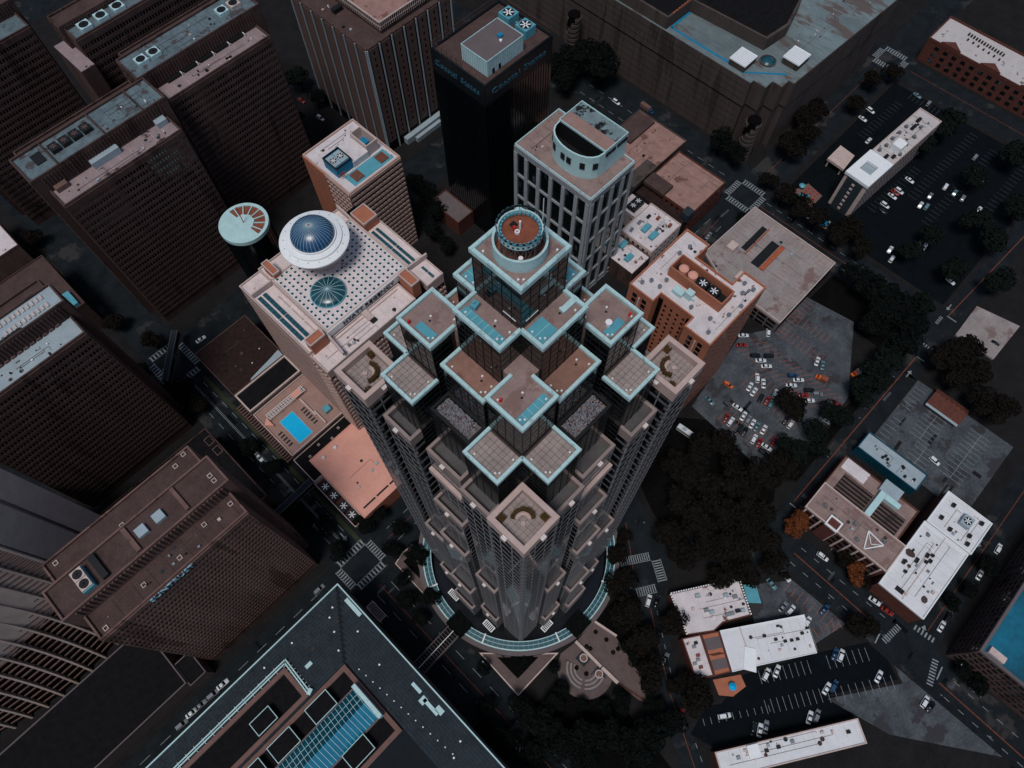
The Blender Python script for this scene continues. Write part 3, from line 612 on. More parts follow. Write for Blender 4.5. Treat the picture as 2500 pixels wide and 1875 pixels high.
# ------------------------------------------------------------------ left-hand slab towers
def roof_block(T, x0, y0, x1, y1, z, roof, wall, z0=0, pw=.5, ph=1.0, parapet=None, core=True, deckname='roof_deck', wallname='wall'):
    if core: MB().box(x0, y0, z0, x1, y1, z - .3).build(wallname, wall, T)
    MB().box(x0 + .05, y0 + .05, z - .3, x1 - .05, y1 - .05, z).build(deckname, roof, T)
    if ph: MB().frame(x0 - .08, y0 - .08, x1 + .08, y1 + .08, z - .35, z + ph, pw).build('parapet', parapet or wall, T)
def slab_tower(label, X0, X1, segs, y0, cols, rows, wallm, visible_end='r', z0=6, bandf=.42):
    """segs: (y offset from, to, height, roof material)"""
    T = thing('slab_tower', label, 'office tower', ((X0 + X1) / 2, y0 + 14, 0), 'brown slab office towers'); F = Facade(T)
    zf = segs[0][2]
    for i, (a, b, z, m, e) in enumerate(segs):
        roof_block(T, X0 - e, y0 + a, X1 + e, y0 + b, z, m, wallm, 0, .6, .9)
        MB().box(X0 - e + .1, y0 + a - .02 if i == 0 else y0 + a + .1, z0, X1 + e - .1, y0 + b - .1, z - 2.2)
    a, b, z, m, e = segs[0]
    MB().box(X0 - e + .1, y0 + a - .04, z0, X1 + e - .1, y0 + a + .5, z - 2.4).build('window_recess', 'pane_core', T)
    F.wall((X0 - e, y0 + a - .04), (X1 + e, y0 + a - .04), z0, z, cols, rows, bandf, .42, .34, wallm, wallm, 'pane_dark', top=2.6)
    # upper face of the ridge behind the front roof, fluted with short fins
    a2, b2, z2, m2, e2 = segs[1]
    n = int((X1 - X0) / 1.3)
    for i in range(n): F.add('fin', wallm, (X0 + (i + .5) * (X1 - X0) / n, y0 + a2 - .2, (zf + z2) / 2 + .6), (.55, .4, z2 - zf - 2.2), 0)
    # end walls: recessed window columns in the ridge slab, plain stone on the others
    for s_, x in (('r', X1), ('l', X0)):
        for (a, b, z, m, e) in segs:
            xx = x + e if s_ == 'r' else x - e; p, q = ((xx, y0 + a), (xx, y0 + b)) if s_ == 'r' else ((xx, y0 + b), (xx, y0 + a))
            if e > 0 or True: F.wall(p, q, z0, z, 4 if e > 0 else 3, rows, .5 if e > 0 else .75, .34 if e > 0 else .6, .25, wallm, wallm, 'pane_dark', top=2.6, windows=e > 0)
    # stilts at the foot
    for i in range(9): F.add('column', 'concrete_pale', (X0 + 1 + i * (X1 - X0 - 2) / 8, y0 + 1.2, z0 / 2), (1.6, 1.6, z0), 0)
    F.emit(); return T
W5 = slab_tower('brown slab tower with a broad pale roof strip at the left edge', -69.5, -17.6, [(0, 10, 88, 'pale_roof', 0), (9.5, 19.5, 95, 'pale_roof', 2.2), (19, 29, 90, 'brown_roof', 0)], 187.7, 40, 24, 'concrete_brown')
SN = slab_tower('reddish slab tower with blue lettering on its parapet, lower left', -69.2, -17.4, [(0, 9.4, 85.5, 'brown_roof', 0), (9, 20.2, 92, 'brown_roof', 2.6), (19.8, 29.6, 88, 'brown_roof', 0)], 98.6, 38, 25, 'concrete_brown_light')
NW = slab_tower('brown slab tower whose white roof is blotched with dark patches, upper left', 6.1, 58.8, [(0, 10.5, 86.5, 'patch_roof', 0), (10.2, 25.5, 94, 'teal_roof', 3.2), (25, 36, 88, 'brown_roof', 0)], 242, 40, 24, 'concrete_brown')
NX = slab_tower('brown slab tower with four round roof fans, behind the blotched-roof tower', 64.4, 116, [(0, 10, 86.5, 'patch_roof', 0), (9.6, 25, 94, 'teal_roof', 4.5), (24.6, 36, 88, 'brown_roof', 0)], 258.8, 40, 24, 'concrete_brown')
NY = slab_tower('dark slab tower with three round roof fans at the top edge', 55, 112, [(0, 9, 94, 'teal_roof', 0), (8.6, 18, 96, 'brown_roof', 1.5), (17.6, 26, 90, 'patch_roof', 0)], 306, 40, 24, 'concrete_brown')
NZ = slab_tower('dark slab tower cut by the upper left corner', -8, 47.7, [(0, 12, 86.5, 'teal_roof', 0), (11.6, 22, 92, 'brown_roof', 2), (21.6, 30, 88, 'brown_roof', 0)], 340, 40, 24, 'concrete_brown')
MB().box(48.5, 300, 0, 55, 322, 86).build('side_wing', 'concrete_brown', NY); MB().box(48.6, 300.1, 86, 54.9, 321.9, 86.3).build('wing_roof', 'patch_roof', NY)
# things on those roofs
def hatch(T, x, y, z, s=1.4, m='concrete_pale'):
    MB().frame(x - s / 2, y - s / 2, x + s / 2, y + s / 2, z, z + .5, .2).build('roof_hatch', m, T)
for (x, y, z) in ((-66, 126, 88), (-46, 121.5, 88), (-24, 125.5, 88), (-20, 127, 88), (-66.5, 100.6, 85.5), (-52, 103, 85.5), (-40, 102, 85.5), (-29, 105, 85.5), (-19.5, 104.5, 85.5), (-18, 113, 92), (-18, 110.8, 92)): hatch(SN, x, y, z)
MB().box(-38, 110, 92, -33.6, 117, 93.6).build('roof_box', 'pale_roof', SN) if 0 else None
for x in (-42, -36): MB().cbox((x, 113.3, 92.7), (3.2, 3.2, 1.4), .0).build('roof_box', 'pale_roof', SN)
MB().box(-46.4, 109, 92, -45, 118, 93).build('roof_divider', 'concrete_brown_light', SN); MB().box(-29.2, 109, 92, -28, 118, 93).build('roof_divider', 'concrete_brown_light', SN)
fan_unit(SN, (-61.5, 113.2, 92), (3.6, 7.6), 2.0, 'teal_panel', 1); u_ = fan_unit(SN, (-61.5, 111.4, 94), (3.4, 3.4), .6, 'concrete_pale', 1, blade='fan_dark'); fan_unit(SN, (-61.5, 115, 94), (3.4, 3.4), .6, 'concrete_pale', 1, blade='fan_dark')
MB().box(-57.5, 109.3, 92, -55.5, 118, 93.4).build('louvre_unit', 'fan_dark', SN)
text('sign_lettering', 'SUNTRUST', 'sign_pale', SN, 3.0, (-46, 98.0, 83.6), (1, 0, 0), (0, 0, 1), .4, 15)
for i, x in enumerate((58, 68, 79)): pass
for x in (67, 73, 107, 113): fan_unit(NX, (x, 276, 94), (4.6, 4.6), 1.6, 'teal_white' if x != 113 else 'concrete_pale', 1, blade='fan_dark')
for x in (62, 70, 78): fan_unit(NY, (x, 310.5, 94), (5, 5), 1.6, 'teal_white', 1, blade='fan_dark')
for x in (18, 22.5, 27, 31.5): fan_unit(NW, (x, 260.5, 94), (3.6, 4.4), 1.6, 'dark_metal', 1, blade='concrete_brown_light')
for x, w in ((14.5, .5), (35, .5), (52, .5)): MB().box(x, 252.4, 94, x + w, 267, 95.2).build('roof_divider', 'concrete_brown', NW)
MB().box(24, 249.5, 86.5, 36, 252.1, 89.5).build('roof_hut', 'pale_roof', NW); MB().box(8, 249.5, 86.5, 13, 252, 88.6).build('roof_hut', 'concrete_brown_light', NW); MB().box(53, 249, 86.5, 57.5, 252, 89).build('roof_hut', 'pale_roof', NW)
MB().box(9, 258, 93.9, 13, 264, 94.4).build('roof_hatch', 'fan_dark', NW)
for i in range(5):
    MB().box(70 + i * 8, 267.2, 86.4, 76.5 + i * 8, 268.4, 87.8).build('roof_slot', 'fan_dark', NX); MB().box(76.6 + i * 8, 266.6, 86.5, 76.9 + i * 8, 268.4, 88).build('roof_strut', 'white_paint', NX)
for y_, z_ in ((204.5, 95), (200.4, 95)):
    for i in range(10): MB().box(-36 + i * 1.7, y_ - 1, z_, -35.2 + i * 1.7, y_ + 1, z_ + .5).build('roof_fin', 'concrete_pale', W5)
for x in (-40, -37): MB().cyl(x, 198.6, 95, 96.2, .5, 10).build('roof_vent', 'concrete_brown_light', W5)
MB().box(-46, 198, 95, -31, 199, 95.6).build('roof_duct', 'fan_dark', W5)
for i in range(12): MB().box(-50 + i * 2.4, 196.6, 88, -48.4 + i * 2.4, 197.6, 89).build('roof_vent_box', 'concrete_brown_light', W5)
for x, y in ((-40, 192), (-33, 194), (-26, 190)): MB().cyl(x, y, 88, 88.3, .25, 8).build('roof_drain', 'fan_dark', W5)
# low podiums beside them
P1 = thing('podium_building', 'low dark flat-roofed podium between the two left slab towers', 'building', (-40, 152, 0)); roof_block(P1, -75, 129.5, -13.3, 172, 18, 'black_roof', 'concrete_brown', 0, .4, .6)
for y in (160, 166): MB().frame(-17, y - 2, -14, y + 2, 18, 18.6, .25).build('roof_frame', 'concrete_brown_light', P1)
P2 = thing('podium_building', 'low brown-roofed building behind the left pale-roofed tower', 'building', (-35, 290, 0)); roof_block(P2, -75, 262, -15, 300, 20, 'brown_roof', 'concrete_brown', 0, .4, .6); MB().box(-24, 263, 20, -17, 272, 22).build('roof_unit', 'teal_panel', P2)
P3 = thing('podium_building', 'dark grey roof squeezed between the left towers and the curved building', 'building', (-75, 178, 0)); roof_block(P3, -120, 160, -72, 186, 40, 'slate_roof', 'concrete_mauve', 0, .4, .7); fan_unit(P3, (-80, 172, 40), (4, 4), 1.6, 'pale_roof')
P4 = thing('podium_building', 'low dark podium roof in front of the curved building', 'building', (-120, 110, 0)); roof_block(P4, -230, 97, -79.6, 126, 10, 'black_roof', 'concrete_mauve', 0, .5, .6); roof_block(P4, -79.4, 95.3, -72.4, 106, 9, 'black_roof', 'concrete_mauve', 0, .4, .5)
P5 = thing('corner_house', 'small white-roofed building at the far left edge above the left slab tower', 'building', (-28, 330, 0)); roof_block(P5, -60, 318, -20, 345, 16, 'white_roof_worn', 'concrete_brown_light', 0, .4, .7)
# ------------------------------------------------------------------ curved building with splayed balconies, lower left
CV = thing('curved_tower', 'pale concrete tower with ribbed bowed front and plain grey end wall, lower left', 'building', (-112, 150, 0)); F = Facade(CV)
N = 19
def cvx(t): return -74 - t * 120
def cvy(t, z):
    k = max(0, 1 - z / 62.0) ** 2
    return 141 + 3 * math.sin(t * 3) + (-13.5 * math.sin(min(1, t * 1.15 + .12) * math.pi) + 2) * k
ZS = [0, 6, 12, 18, 25, 32, 40, 50, 62, 76, 92, 110]
fr = MB(); vs = [(cvx(i / N), cvy(i / N, z), z) for i in range(N + 1) for z in ZS]; nz = len(ZS)
fr.add(vs, [(i * nz + j, (i * nz + j + 1), ((i + 1) * nz + j + 1), ((i + 1) * nz + j)) for i in range(N) for j in range(nz - 1)]); fr.build('recessed_front', 'pane_core', CV)
MB().prism([(-74, 141), (-194, 141), (-194, 175), (-62, 163), (-60.5, 157)], 0, 109).build('end_wall', 'concrete_light', CV)
for x0, y0, x1, y1 in ((-73.6, 140.8, -66.5, 149.5), (-65.5, 150.5, -60, 157)):
    d = math.hypot(x1 - x0, y1 - y0); piece('wall_panel', 'concrete_light', CV, ((x0 + x1) / 2 + .4, (y0 + y1) / 2 - .4, 55), (d, .5, 110), math.atan2(y1 - y0, x1 - x0))
for i in range(N + 1):
    t = i / N; mb = MB(); w = .35
    for j in range(nz - 1):
        za, zb = ZS[j], ZS[j + 1]; ya, yb = cvy(t, za), cvy(t, zb); x = cvx(t); da, db = 1.7, 1.7
        mb.add([(x - w, ya + .5, za), (x + w, ya + .5, za), (x + w, ya - da, za), (x - w, ya - da, za), (x - w, yb + .5, zb), (x + w, yb + .5, zb), (x + w, yb - db, zb), (x - w, yb - db, zb)], [(0, 3, 2, 1), (4, 5, 6, 7), (2, 3, 7, 6), (0, 4, 7, 3), (1, 2, 6, 5)])
    mb.build('rib', 'concrete_light', CV)
for z in [3 + 3.1 * k for k in range(34)]:
    for i in range(N):
        t = (i + .5) / N; a = math.atan2(cvy((i + 1) / N, z) - cvy(i / N, z), cvx((i + 1) / N) - cvx(i / N)); F.add('balcony_rail', 'concrete_brown_light', (cvx(t), cvy(t, z) - .75, z), (120 / N - .7, .35, .9), a)
F.emit()
# ------------------------------------------------------------------ tower with vertical stripes, top centre
ST = thing('striped_tower', 'brown office tower with pale vertical stripes, top centre', 'office tower', (178, 270, 0)); F = Facade(ST)
x0, y0, x1, y1, zt = 152, 243.5, 206, 300, 66
roof_block(ST, x0, y0, x1, y1, zt, 'brown_roof', 'pane_core', 0, .5, .5, 'concrete_brown')
for side, (p, q) in rect_walls(x0, y0, x1, y1).items():
    if side not in 'fl': continue
    L = math.hypot(q[0] - p[0], q[1] - p[1]); n = 7; ux, uy = (q[0] - p[0]) / L, (q[1] - p[1]) / L; nx, ny = uy, -ux; a = math.atan2(uy, ux); b = L / n
    for i in range(n):
        t = (i + .5) * b; F.add('wall_panel', 'stripe_brown', (p[0] + ux * t + nx * .15, p[1] + uy * t + ny * .15, 36), (b - 2.6, .3, 59), a)
        if side == 'f':
            for j in range(16): F.add('window', 'pane_dark', (p[0] + ux * t + nx * .3, p[1] + uy * t + ny * .3, 9 + j * 3.6), (.9, .1, 1.5), a)
        for s in (-2.0, -1.2): F.add('stripe', 'stripe_brown', (p[0] + ux * (t + s) + nx * .33, p[1] + uy * (t + s) + ny * .33, 36), (.12, .1, 59), a) if 0 else None
    for i in range(n + 1):
        t = min(max(i * b, .3), L - .3); F.add('stripe', 'stripe_light', (p[0] + ux * t + nx * .3, p[1] + uy * t + ny * .3, 33), (.55, .6, 66), a)
        F.add('parapet_post', 'concrete_brown_light', (p[0] + ux * t - nx * .2, p[1] + uy * t - ny * .2, 66.9), (.35, .35, 1.0), a)
F.emit()
roof_block(ST, 164.5, 247, 200, 290, 72, 'ginger_roof', 'concrete_brown', 66, .4, .4, 'concrete_pale', deckname='penthouse_roof', wallname='penthouse_wall')
for i in range(30):
    piece('screen_post', 'concrete_pale', ST, (164.1, 247 + i * 1.4, 70.4), (.25, .25, 4.4)); piece('screen_post', 'concrete_pale', ST, (164.5 + i * 1.2, 246.6, 70.4), (.25, .25, 4.4))
for z in (70, 72.4): MB().bar((164.1, 246.6, z), (164.1, 290, z), .2).build('screen_rail', 'concrete_pale', ST); MB().bar((164.1, 246.6, z), (200, 246.6, z), .2).build('screen_rail', 'concrete_pale', ST)
MB().box(158, 273, 66, 163, 275.5, 68.2).build('roof_unit', 'dark_metal', ST); MB().box(163, 240.2, 0, 190, 243.2, 4).build('lobby_canopy', 'pale_roof', ST); MB().box(168, 237.5, 0, 186, 239.5, 3).build('canopy_step', 'stripe_light', ST)
# ------------------------------------------------------------------ banded hotel tower with roof plant
HT = thing('hotel_tower', 'tan banded tower with blue cooling plant on its white roof', 'tower', (109, 205, 0)); F = Facade(HT)
roof_block(HT, 94.4, 189.8, 123.2, 221.4, 60, 'white_roof_worn', 'pane_core', 0, .7, .7, 'hyatt_wall')
W = rect_walls(94.4, 189.8, 123.2, 221.4)
F.wall(*W['f'], 0, 60, 12, 19, .45, .1, .4, 'hyatt_wall', 'concrete_brown_light', 'pane_dark', top=1.6); F.wall(W['l'][0], (94.4, 206), 0, 60, 3, 19, .8, .9, .4, 'orange_wall', 'concrete_brown_light', 'pane_dark', top=1.6, windows=False); F.wall((94.4, 206), W['l'][1], 0, 60, 7, 19, .45, .12, .4, 'hyatt_wall', 'concrete_brown_light', 'pane_dark', top=1.6)
F.emit()
MB().box(97, 200, 60, 105.5, 209, 65).build('plant_pit', 'blue_stripe', HT); MB().frame(96.9, 199.9, 105.6, 209.1, 65, 65.8, .5).build('plant_rim', 'dark_metal', HT)
for x in (99.3, 103.2): fan_unit(HT, (x, 204.6, 65), (3.6, 6.5), .5, 'pale_roof', 1)
MB().box(105.6, 199.5, 60, 114, 211, 63.5).build('penthouse', 'white_roof_worn', HT); MB().frame(114, 200, 120, 211, 60, 66, .5).build('plant_screen', 'concrete_pale', HT); MB().box(115.5, 204, 60, 118.5, 208, 63).build('tank', 'blue_stripe', HT)
MB().box(99, 191.6, 60, 121, 198.8, 60.25).build('roof_terrace', 'teal_panel', HT)
for x in (101, 115):
    for i in range(5): MB().cyl(x + i * .95, 195.2, 60.25, 61.2, .4, 8).build('roof_pipe', 'rust', HT) if 0 else MB().box(x + i * .95, 192.6, 60.25, x + .55 + i * .95, 197.6, 61).build('roof_pipe', 'rust', HT)
for (x, y) in ((98.6, 198.7), (97.6, 199.3), (99.6, 199.3), (98.6, 199.9)): MB().lathe(x, 199.3 if 0 else y - .3, [(.55, 62), (.75, 62), (.75, 62.3), (.55, 62.3)], 6).build('pipe_ring', 'paint_orange', HT)
# ------------------------------------------------------------------ black glass tower
BG = thing('black_glass_tower', 'black glass tower with faint lettering round its roof edge', 'office tower', (170, 178, 0)); F = Facade(BG)
roof_block(BG, 150.6, 162.5, 189.5, 193, 97, 'brown_roof', 'black_glass', 0, .7, .8, 'black_glass_bar')
for side, (p, q) in rect_walls(150.6, 162.5, 189.5, 193).items():
    if side not in 'fl': continue
    L = math.hypot(q[0] - p[0], q[1] - p[1]); n = int(L / 1.5); ux, uy = (q[0] - p[0]) / L, (q[1] - p[1]) / L; a = math.atan2(uy, ux)
    for i in range(1, n): F.add('mullion', 'black_glass_bar', (p[0] + ux * L * i / n + uy * .1, p[1] + uy * L * i / n - ux * .1, 44), (.22, .2, 86), a)
    F.add('fascia', 'black_glass_bar', (p[0] + ux * L / 2 + uy * .12, p[1] + uy * L / 2 - ux * .12, 92), (L, .24, 9.4), a)
F.emit()
for w_, c_, l_ in (('Coastal', 162, 16), ('States', 179, 13)): text('sign_word', w_, 'sign_teal', BG, 3.6, (c_, 162.1, 91.6), (1, 0, 0), (0, 0, 1), .3, l_)
for w_, c_, l_ in (('Coastal', 184.6, 13), ('States', 170.8, 10.6)): text('sign_word', w_, 'sign_teal', BG, 3.6, (150.2, c_, 91.6), (0, -1, 0), (0, 0, 1), .3, l_)
pt = MB().box(155.3, 165.7, 97, 175.6, 180, 104).build('penthouse', 'ga_teal', BG); MB().box(155.5, 165.9, 104, 175.4, 179.8, 104.15).build('penthouse_roof', 'concrete_mauve', BG); MB().frame(155.2, 165.6, 175.7, 180.1, 103.9, 104.4, .25).build('penthouse_rim', 'teal_white', BG)
for i in range(19): MB().box(156 + i * 1.05, 165.58, 97.2, 156.12 + i * 1.05, 165.7, 103.8).build('panel_seam', 'stripe_light', pt)
for i in range(13): MB().box(155.18, 166.4 + i * 1.05, 97.2, 155.3, 166.52 + i * 1.05, 103.8).build('panel_seam', 'stripe_light', pt)
for x in (158, 161.5): MB().box(x, 165.5, 97, x + 1.2, 165.7, 99.4).build('door', 'dark_metal', pt)
MB().box(168, 171, 104.1, 170, 173, 105).build('roof_unit', 'blue_stripe', BG); MB().cyl(167.3, 170, 104.1, 104.7, .6, 12).build('roof_vent', 'white_paint', BG)
for x, y in ((184, 182), (183.5, 172)): fan_unit(BG, (x, y, 97), (6, 6), 4, 'teal_panel', 1)
for p, q in (((151, 192.6), (189, 192.6)), ((189.1, 163), (189.1, 192.6)), ((151, 176), (151, 192.6))):
    L = math.hypot(q[0] - p[0], q[1] - p[1]); n = int(L / 2.6)
    for i in range(n + 1): t = i / n; piece('fence_post', 'concrete_brown', BG, (p[0] + (q[0] - p[0]) * t, p[1] + (q[1] - p[1]) * t, 99.4), (.18, .18, 3.2))
    for z in (99, 100.8): MB().bar((*p, z), (*q, z), .14).build('fence_rail', 'concrete_brown', BG)
# ------------------------------------------------------------------ grid-fronted tower with round-fronted penthouse
GA = thing('grid_tower', 'pale gridded tower with rounded teal penthouse bearing black lettering', 'office tower', (166, 128, 0)); F = Facade(GA)
X0, Y0, X1, Y1, Z = 153, 107, 179.8, 148.6, 75
roof_block(GA, X0, Y0, X1, Y1, Z, 'tower_roof', 'pane_core', 0, .4, .5, 'teal_white')
for side, bays in (('f', 4), ('l', 6)):
    p, q = rect_walls(X0, Y0, X1, Y1)[side]; L = math.hypot(q[0] - p[0], q[1] - p[1]); ux, uy = (q[0] - p[0]) / L, (q[1] - p[1]) / L; nx, ny = uy, -ux; a = math.atan2(uy, ux); bw = L / bays
    F.add('cornice', 'ga_frame', (p[0] + ux * L / 2 + nx * .3, p[1] + uy * L / 2 + ny * .3, Z - 1.6), (L, .6, 3.0), a)
    for i in range(int(L / .9)): F.add('cornice_flute', 'dark_metal', (p[0] + ux * (.45 + i * .9) + nx * .6, p[1] + uy * (.45 + i * .9) + ny * .6, Z - 1.6), (.12, .06, 2.8), a)
    for i in range(bays + 1): t = min(max(i * bw, .9), L - .9); F.add('pier', 'ga_frame', (p[0] + ux * t + nx * .4, p[1] + uy * t + ny * .4, Z / 2 - 1.6), (1.8, .8, Z - 3.2), a)
    z = Z - 3.1; k = 0
    while z > 2:
        h = min(12.5, z - 1)
        for i in range(bays):
            for c in range(4):
                for r_ in range(6): F.add('window', 'pane_dark', (p[0] + ux * (i * bw + .9 + (bw - 1.8) * (c + .5) / 4) + nx * .06, p[1] + uy * (i * bw + .9 + (bw - 1.8) * (c + .5) / 4) + ny * .06, z - h * (r_ + .5) / 6), ((bw - 1.8) / 4 - .16, .1, h / 6 - .18), a)
        z -= h; F.add('spandrel', 'ga_frame', (p[0] + ux * L / 2 + nx * .3, p[1] + uy * L / 2 + ny * .3, z - .6), (L, .6, 1.3), a); z -= 1.3
F.emit()
pw = MB().box(170.5, 112.2, 75, 184, 136.6, 87.5) if 0 else None
MB().box(166, 112.2, 75.05, 179.6, 136.6, 87).build('penthouse', 'ga_teal', GA); MB().box(166.3, 112.5, 87, 172.5, 136.3, 87.25).build('penthouse_roof', 'copper_roof', GA); MB().box(172.6, 112.5, 87, 179.4, 136.3, 87.2).build('penthouse_flat', 'mottled_roof', GA); MB().frame(165.9, 112.1, 179.7, 136.7, 86.8, 87.7, .35).build('penthouse_rim', 'teal_white', GA)
arc = [(166 - 9.2 * math.sin(t * math.pi / 12) ** .8, 124.4 + 12.2 * math.cos(t * math.pi / 12)) for t in range(13)]
inn = [(166 + (x - 166) * .93, 124.4 + (y - 124.4) * .95) for x, y in arc]
sc = MB(); n = 13; vs = [(*p, 75.05) for p in arc] + [(*p, 87) for p in arc] + [(*p, 75.05) for p in inn] + [(*p, 87) for p in inn]
sc.add(vs, [(i, n + i, n + i + 1, i + 1)[::1] for i in range(12)] + [(n + i, 3 * n + i, 3 * n + i + 1, n + i + 1) for i in range(12)]); sc.build('curved_screen', 'ga_teal', GA); MB().add([(*p, 75.1) for p in inn] + [(*p, 86.9) for p in inn], [(n + i, i, i + 1, n + i + 1) for i in range(12)]).build('screen_inner_shade', 'dark_metal', GA); MB().box(165.6, 113, 76, 165.95, 136, 86.7).build('penthouse_front', 'dark_metal', GA)  # inner screen faces coloured dark, putting the shade of the well into them
for i in (1, 3, 5, 6, 8, 10):
    (xa, ya), (xb, yb) = arc[i], arc[i + 1]; a = math.atan2(yb - ya, xb - xa); mx, my = (xa + xb) / 2, (ya + yb) / 2; piece('screen_opening', 'fan_dark', GA, (mx - .02, my, 82), (2.1, .75, 3.0), a)
MB().prism(inn, 75.05, 79).build('screen_well', 'dark_metal', GA)
for w_, c_ in (('GEORGIA', 169.3), ('CHAMBER', 176.2)): text('sign_word', w_, 'sign_black', GA, 2.6, (c_, 112.0, 84.2), (1, 0, 0), (0, 0, 1), .35, 6.2)
# ------------------------------------------------------------------ large windowless block with blue-edged roof, top right
ML = thing('windowless_block', 'huge windowless brown block with blue-striped pale roof and corner stair turrets, top right', 'building', (335, 160, 0))
pl = [(283.6, 330), (283.6, 113.2), (286.2, 113.2), (286.2, 106), (292, 106), (292, 100.5), (298, 100.5), (298, 97.5), (388, 93), (388, 330)]
MB().prism(pl, 0, 27).build('lower_wall', 'concrete_mall', ML)
pin = [(284.6, 330), (284.6, 114), (287, 114), (287, 107), (293, 107), (293, 101.5), (299, 101.5), (299, 98.5), (387, 94), (387, 330)]
MB().prism(pin, 27, 28.4).build('shadow_joint', 'dark_metal', ML); MB().prism([(x - .6 if x < 300 else x + .6, y - .6 if y < 200 else y) for x, y in pl], 28.4, 43).build('upper_wall', 'concrete_mall', ML)
MB().prism([(x - .3 if x < 300 else x + .3, y - .3 if y < 200 else y) for x, y in pl], 43, 43.2).build('roof_deck', 'mall_roof', ML)
for (a, b, c, d) in ((286.5, 119, 287.8, 166), (287, 165, 310, 166.4)): MB().box(a, b, 43.2, c, d, 43.26).build('roof_stripe', 'blue_stripe', ML)
MB().prism([(286.5, 119), (287.8, 119), (300.5, 104), (300, 102.6)], 43.2, 43.27).build('roof_stripe', 'blue_stripe', ML)
MB().prism([(284, 214), (284, 166.8), (305, 166.2), (305, 214)], 43.2, 50).build('upper_block', 'concrete_mall', ML); MB().prism([(285.2, 214), (285.2, 168), (304, 167.4), (304, 214)], 50, 50.1).build('upper_roof', 'black_roof', ML)
MB().prism([(303, 166), (306, 121.5), (322, 119.5), (343, 126), (343, 214), (303, 214)], 43.2, 50).build('upper_block', 'concrete_mall', ML); MB().prism([(304.2, 166), (307, 123), (322, 121), (342, 127), (342, 213)], 50, 50.12).build('upper_roof', 'black_roof', ML)
for i in range(8): MB().box(305.2, 171 + i * 5, 50, 306.2, 174 + i * 5, 50.8).build('roof_light_box', 'paint_orange', ML) if 0 else MB().box(288 + i * 2.2, 166.6, 50, 289.4 + i * 2.2, 167.3, 50.6).build('roof_light_box', 'paint_orange', ML)
for (a, b, c, d) in ((286, 119.6, 296, 128.6), (305, 101, 315, 110)):
    MB().box(a, b, 43.2, c, d, 46.6).build('roof_house', 'concrete_mall', ML); h = MB().box(a - .3, b - .3, 46.6, c + .3, d + .3, 47.2).build('house_roof', 'white_paint', ML)
    for i in range(9): MB().box(a + i * 1.1, b - .2, 47.2, a + .12 + i * 1.1, d + .2, 47.28).build('roof_seam', 'stripe_light', h)
MB().lathe(301.2, 115.4, [(4.2, 43.2), (4.2, 43.8), (3.6, 43.8), (3.6, 43.2)], 32).build('skylight_kerb', 'concrete_mall', ML); MB().lathe(301.2, 115.4, [(3.6, 43.5), (2.6, 44.4), (1.2, 44.9), (.05, 45)], 32).build('skylight_dome', 'dome_teal', ML)
for cx_, cy_ in ((281.3, 103), (276.5, 222)):
    for k in range(9):
        MB().lathe(cx_, cy_, [(4.2, k * 3.0), (4.2, k * 3.0 + 1.7), (3.6, k * 3.0 + 1.7), (3.6, k * 3 + 3.0)], 24, k * .5, k * .5 + 5.2).build('stair_ring', 'concrete_mall', ML)
    MB().cyl(cx_, cy_, 0, 27.5, 3.4, 20).build('stair_core', 'pane_core', ML)
F = Facade(ML)
for z in (4, 8, 12, 16, 20, 24): F.add('panel_joint', 'dark_metal', (283.58, 221, z), (.06, 214, .12)); F.add('panel_joint', 'dark_metal', (343, 95.2, z), (90, .06, .12), math.atan2(-4.5, 90))
for z in (32, 35.7, 39.4): F.add('panel_joint', 'dark_metal', (282.97, 221, z), (.06, 214, .12)); F.add('panel_joint', 'dark_metal', (343, 94.6, z), (89, .06, .12), math.atan2(-4.5, 90))
for i in range(14): F.add('panel_joint', 'dark_metal', (283.58, 120 + i * 8, 13.5), (.06, .12, 27)); F.add('panel_joint', 'dark_metal', (282.97, 120 + i * 8, 35.6), (.06, .12, 14.4))
F.emit()
# ------------------------------------------------------------------ centre-right low buildings
def low(name, label, rect, z, roof, wall, ph=.7, cat='building', group=None, cols=0, rows=3):
    x0, y0, x1, y1 = rect; T = thing(name, label, cat, ((x0 + x1) / 2, (y0 + y1) / 2, 0), group); roof_block(T, x0, y0, x1, y1, z, roof, wall, 0, .4, ph)
    if cols:
        F = Facade(T); W = rect_walls(x0, y0, x1, y1)
        for s in 'fl':
            L = math.hypot(W[s][1][0] - W[s][0][0], W[s][1][1] - W[s][0][1]); F.wall(*W[s], 1, z, max(2, round(L / cols)), rows, .5, .55, .12, wall, wall, 'pane_dark', top=1, wd=.05)
        F.emit()
    return T
B1 = low('low_building', 'flat brown roof just right of the gridded tower', (213, 125, 258, 157), 14, 'ginger_roof', 'concrete_mall'); MB().box(213, 124, 14, 232, 131, 17).build('roof_house', 'concrete_mall', B1); MB().box(236, 145, 14, 256, 156, 15.5).build('upper_deck', 'brown_roof', B1)
B2 = low('brick_building', 'brick corner building with a blotchy rose roof beside the crosswalks', (220, 93, 248, 122.5), 16, 'ginger_roof', 'brick_red', cols=3.2, rows=4); MB().box(219, 110, 16, 227, 122.6, 18).build('roof_house', 'brown_roof', B2); MB().box(214.5, 94, 0, 220, 123, 13).build('side_wing', 'brown_dark_roof', B2); MB().box(217, 92.6, 13, 222, 97, 18).build('stair_house', 'slate_roof', B2)
B3 = low('low_building', 'white worn roof crowded with green roof units beside the gridded tower', (190.5, 93.5, 213.4, 112.5), 14, 'white_roof_worn', 'concrete_pale', cols=3.4)
B4 = low('low_building', 'lower worn white roof strip beneath the gridded tower', (176, 93, 190, 123), 11, 'white_roof_worn', 'concrete_brown')
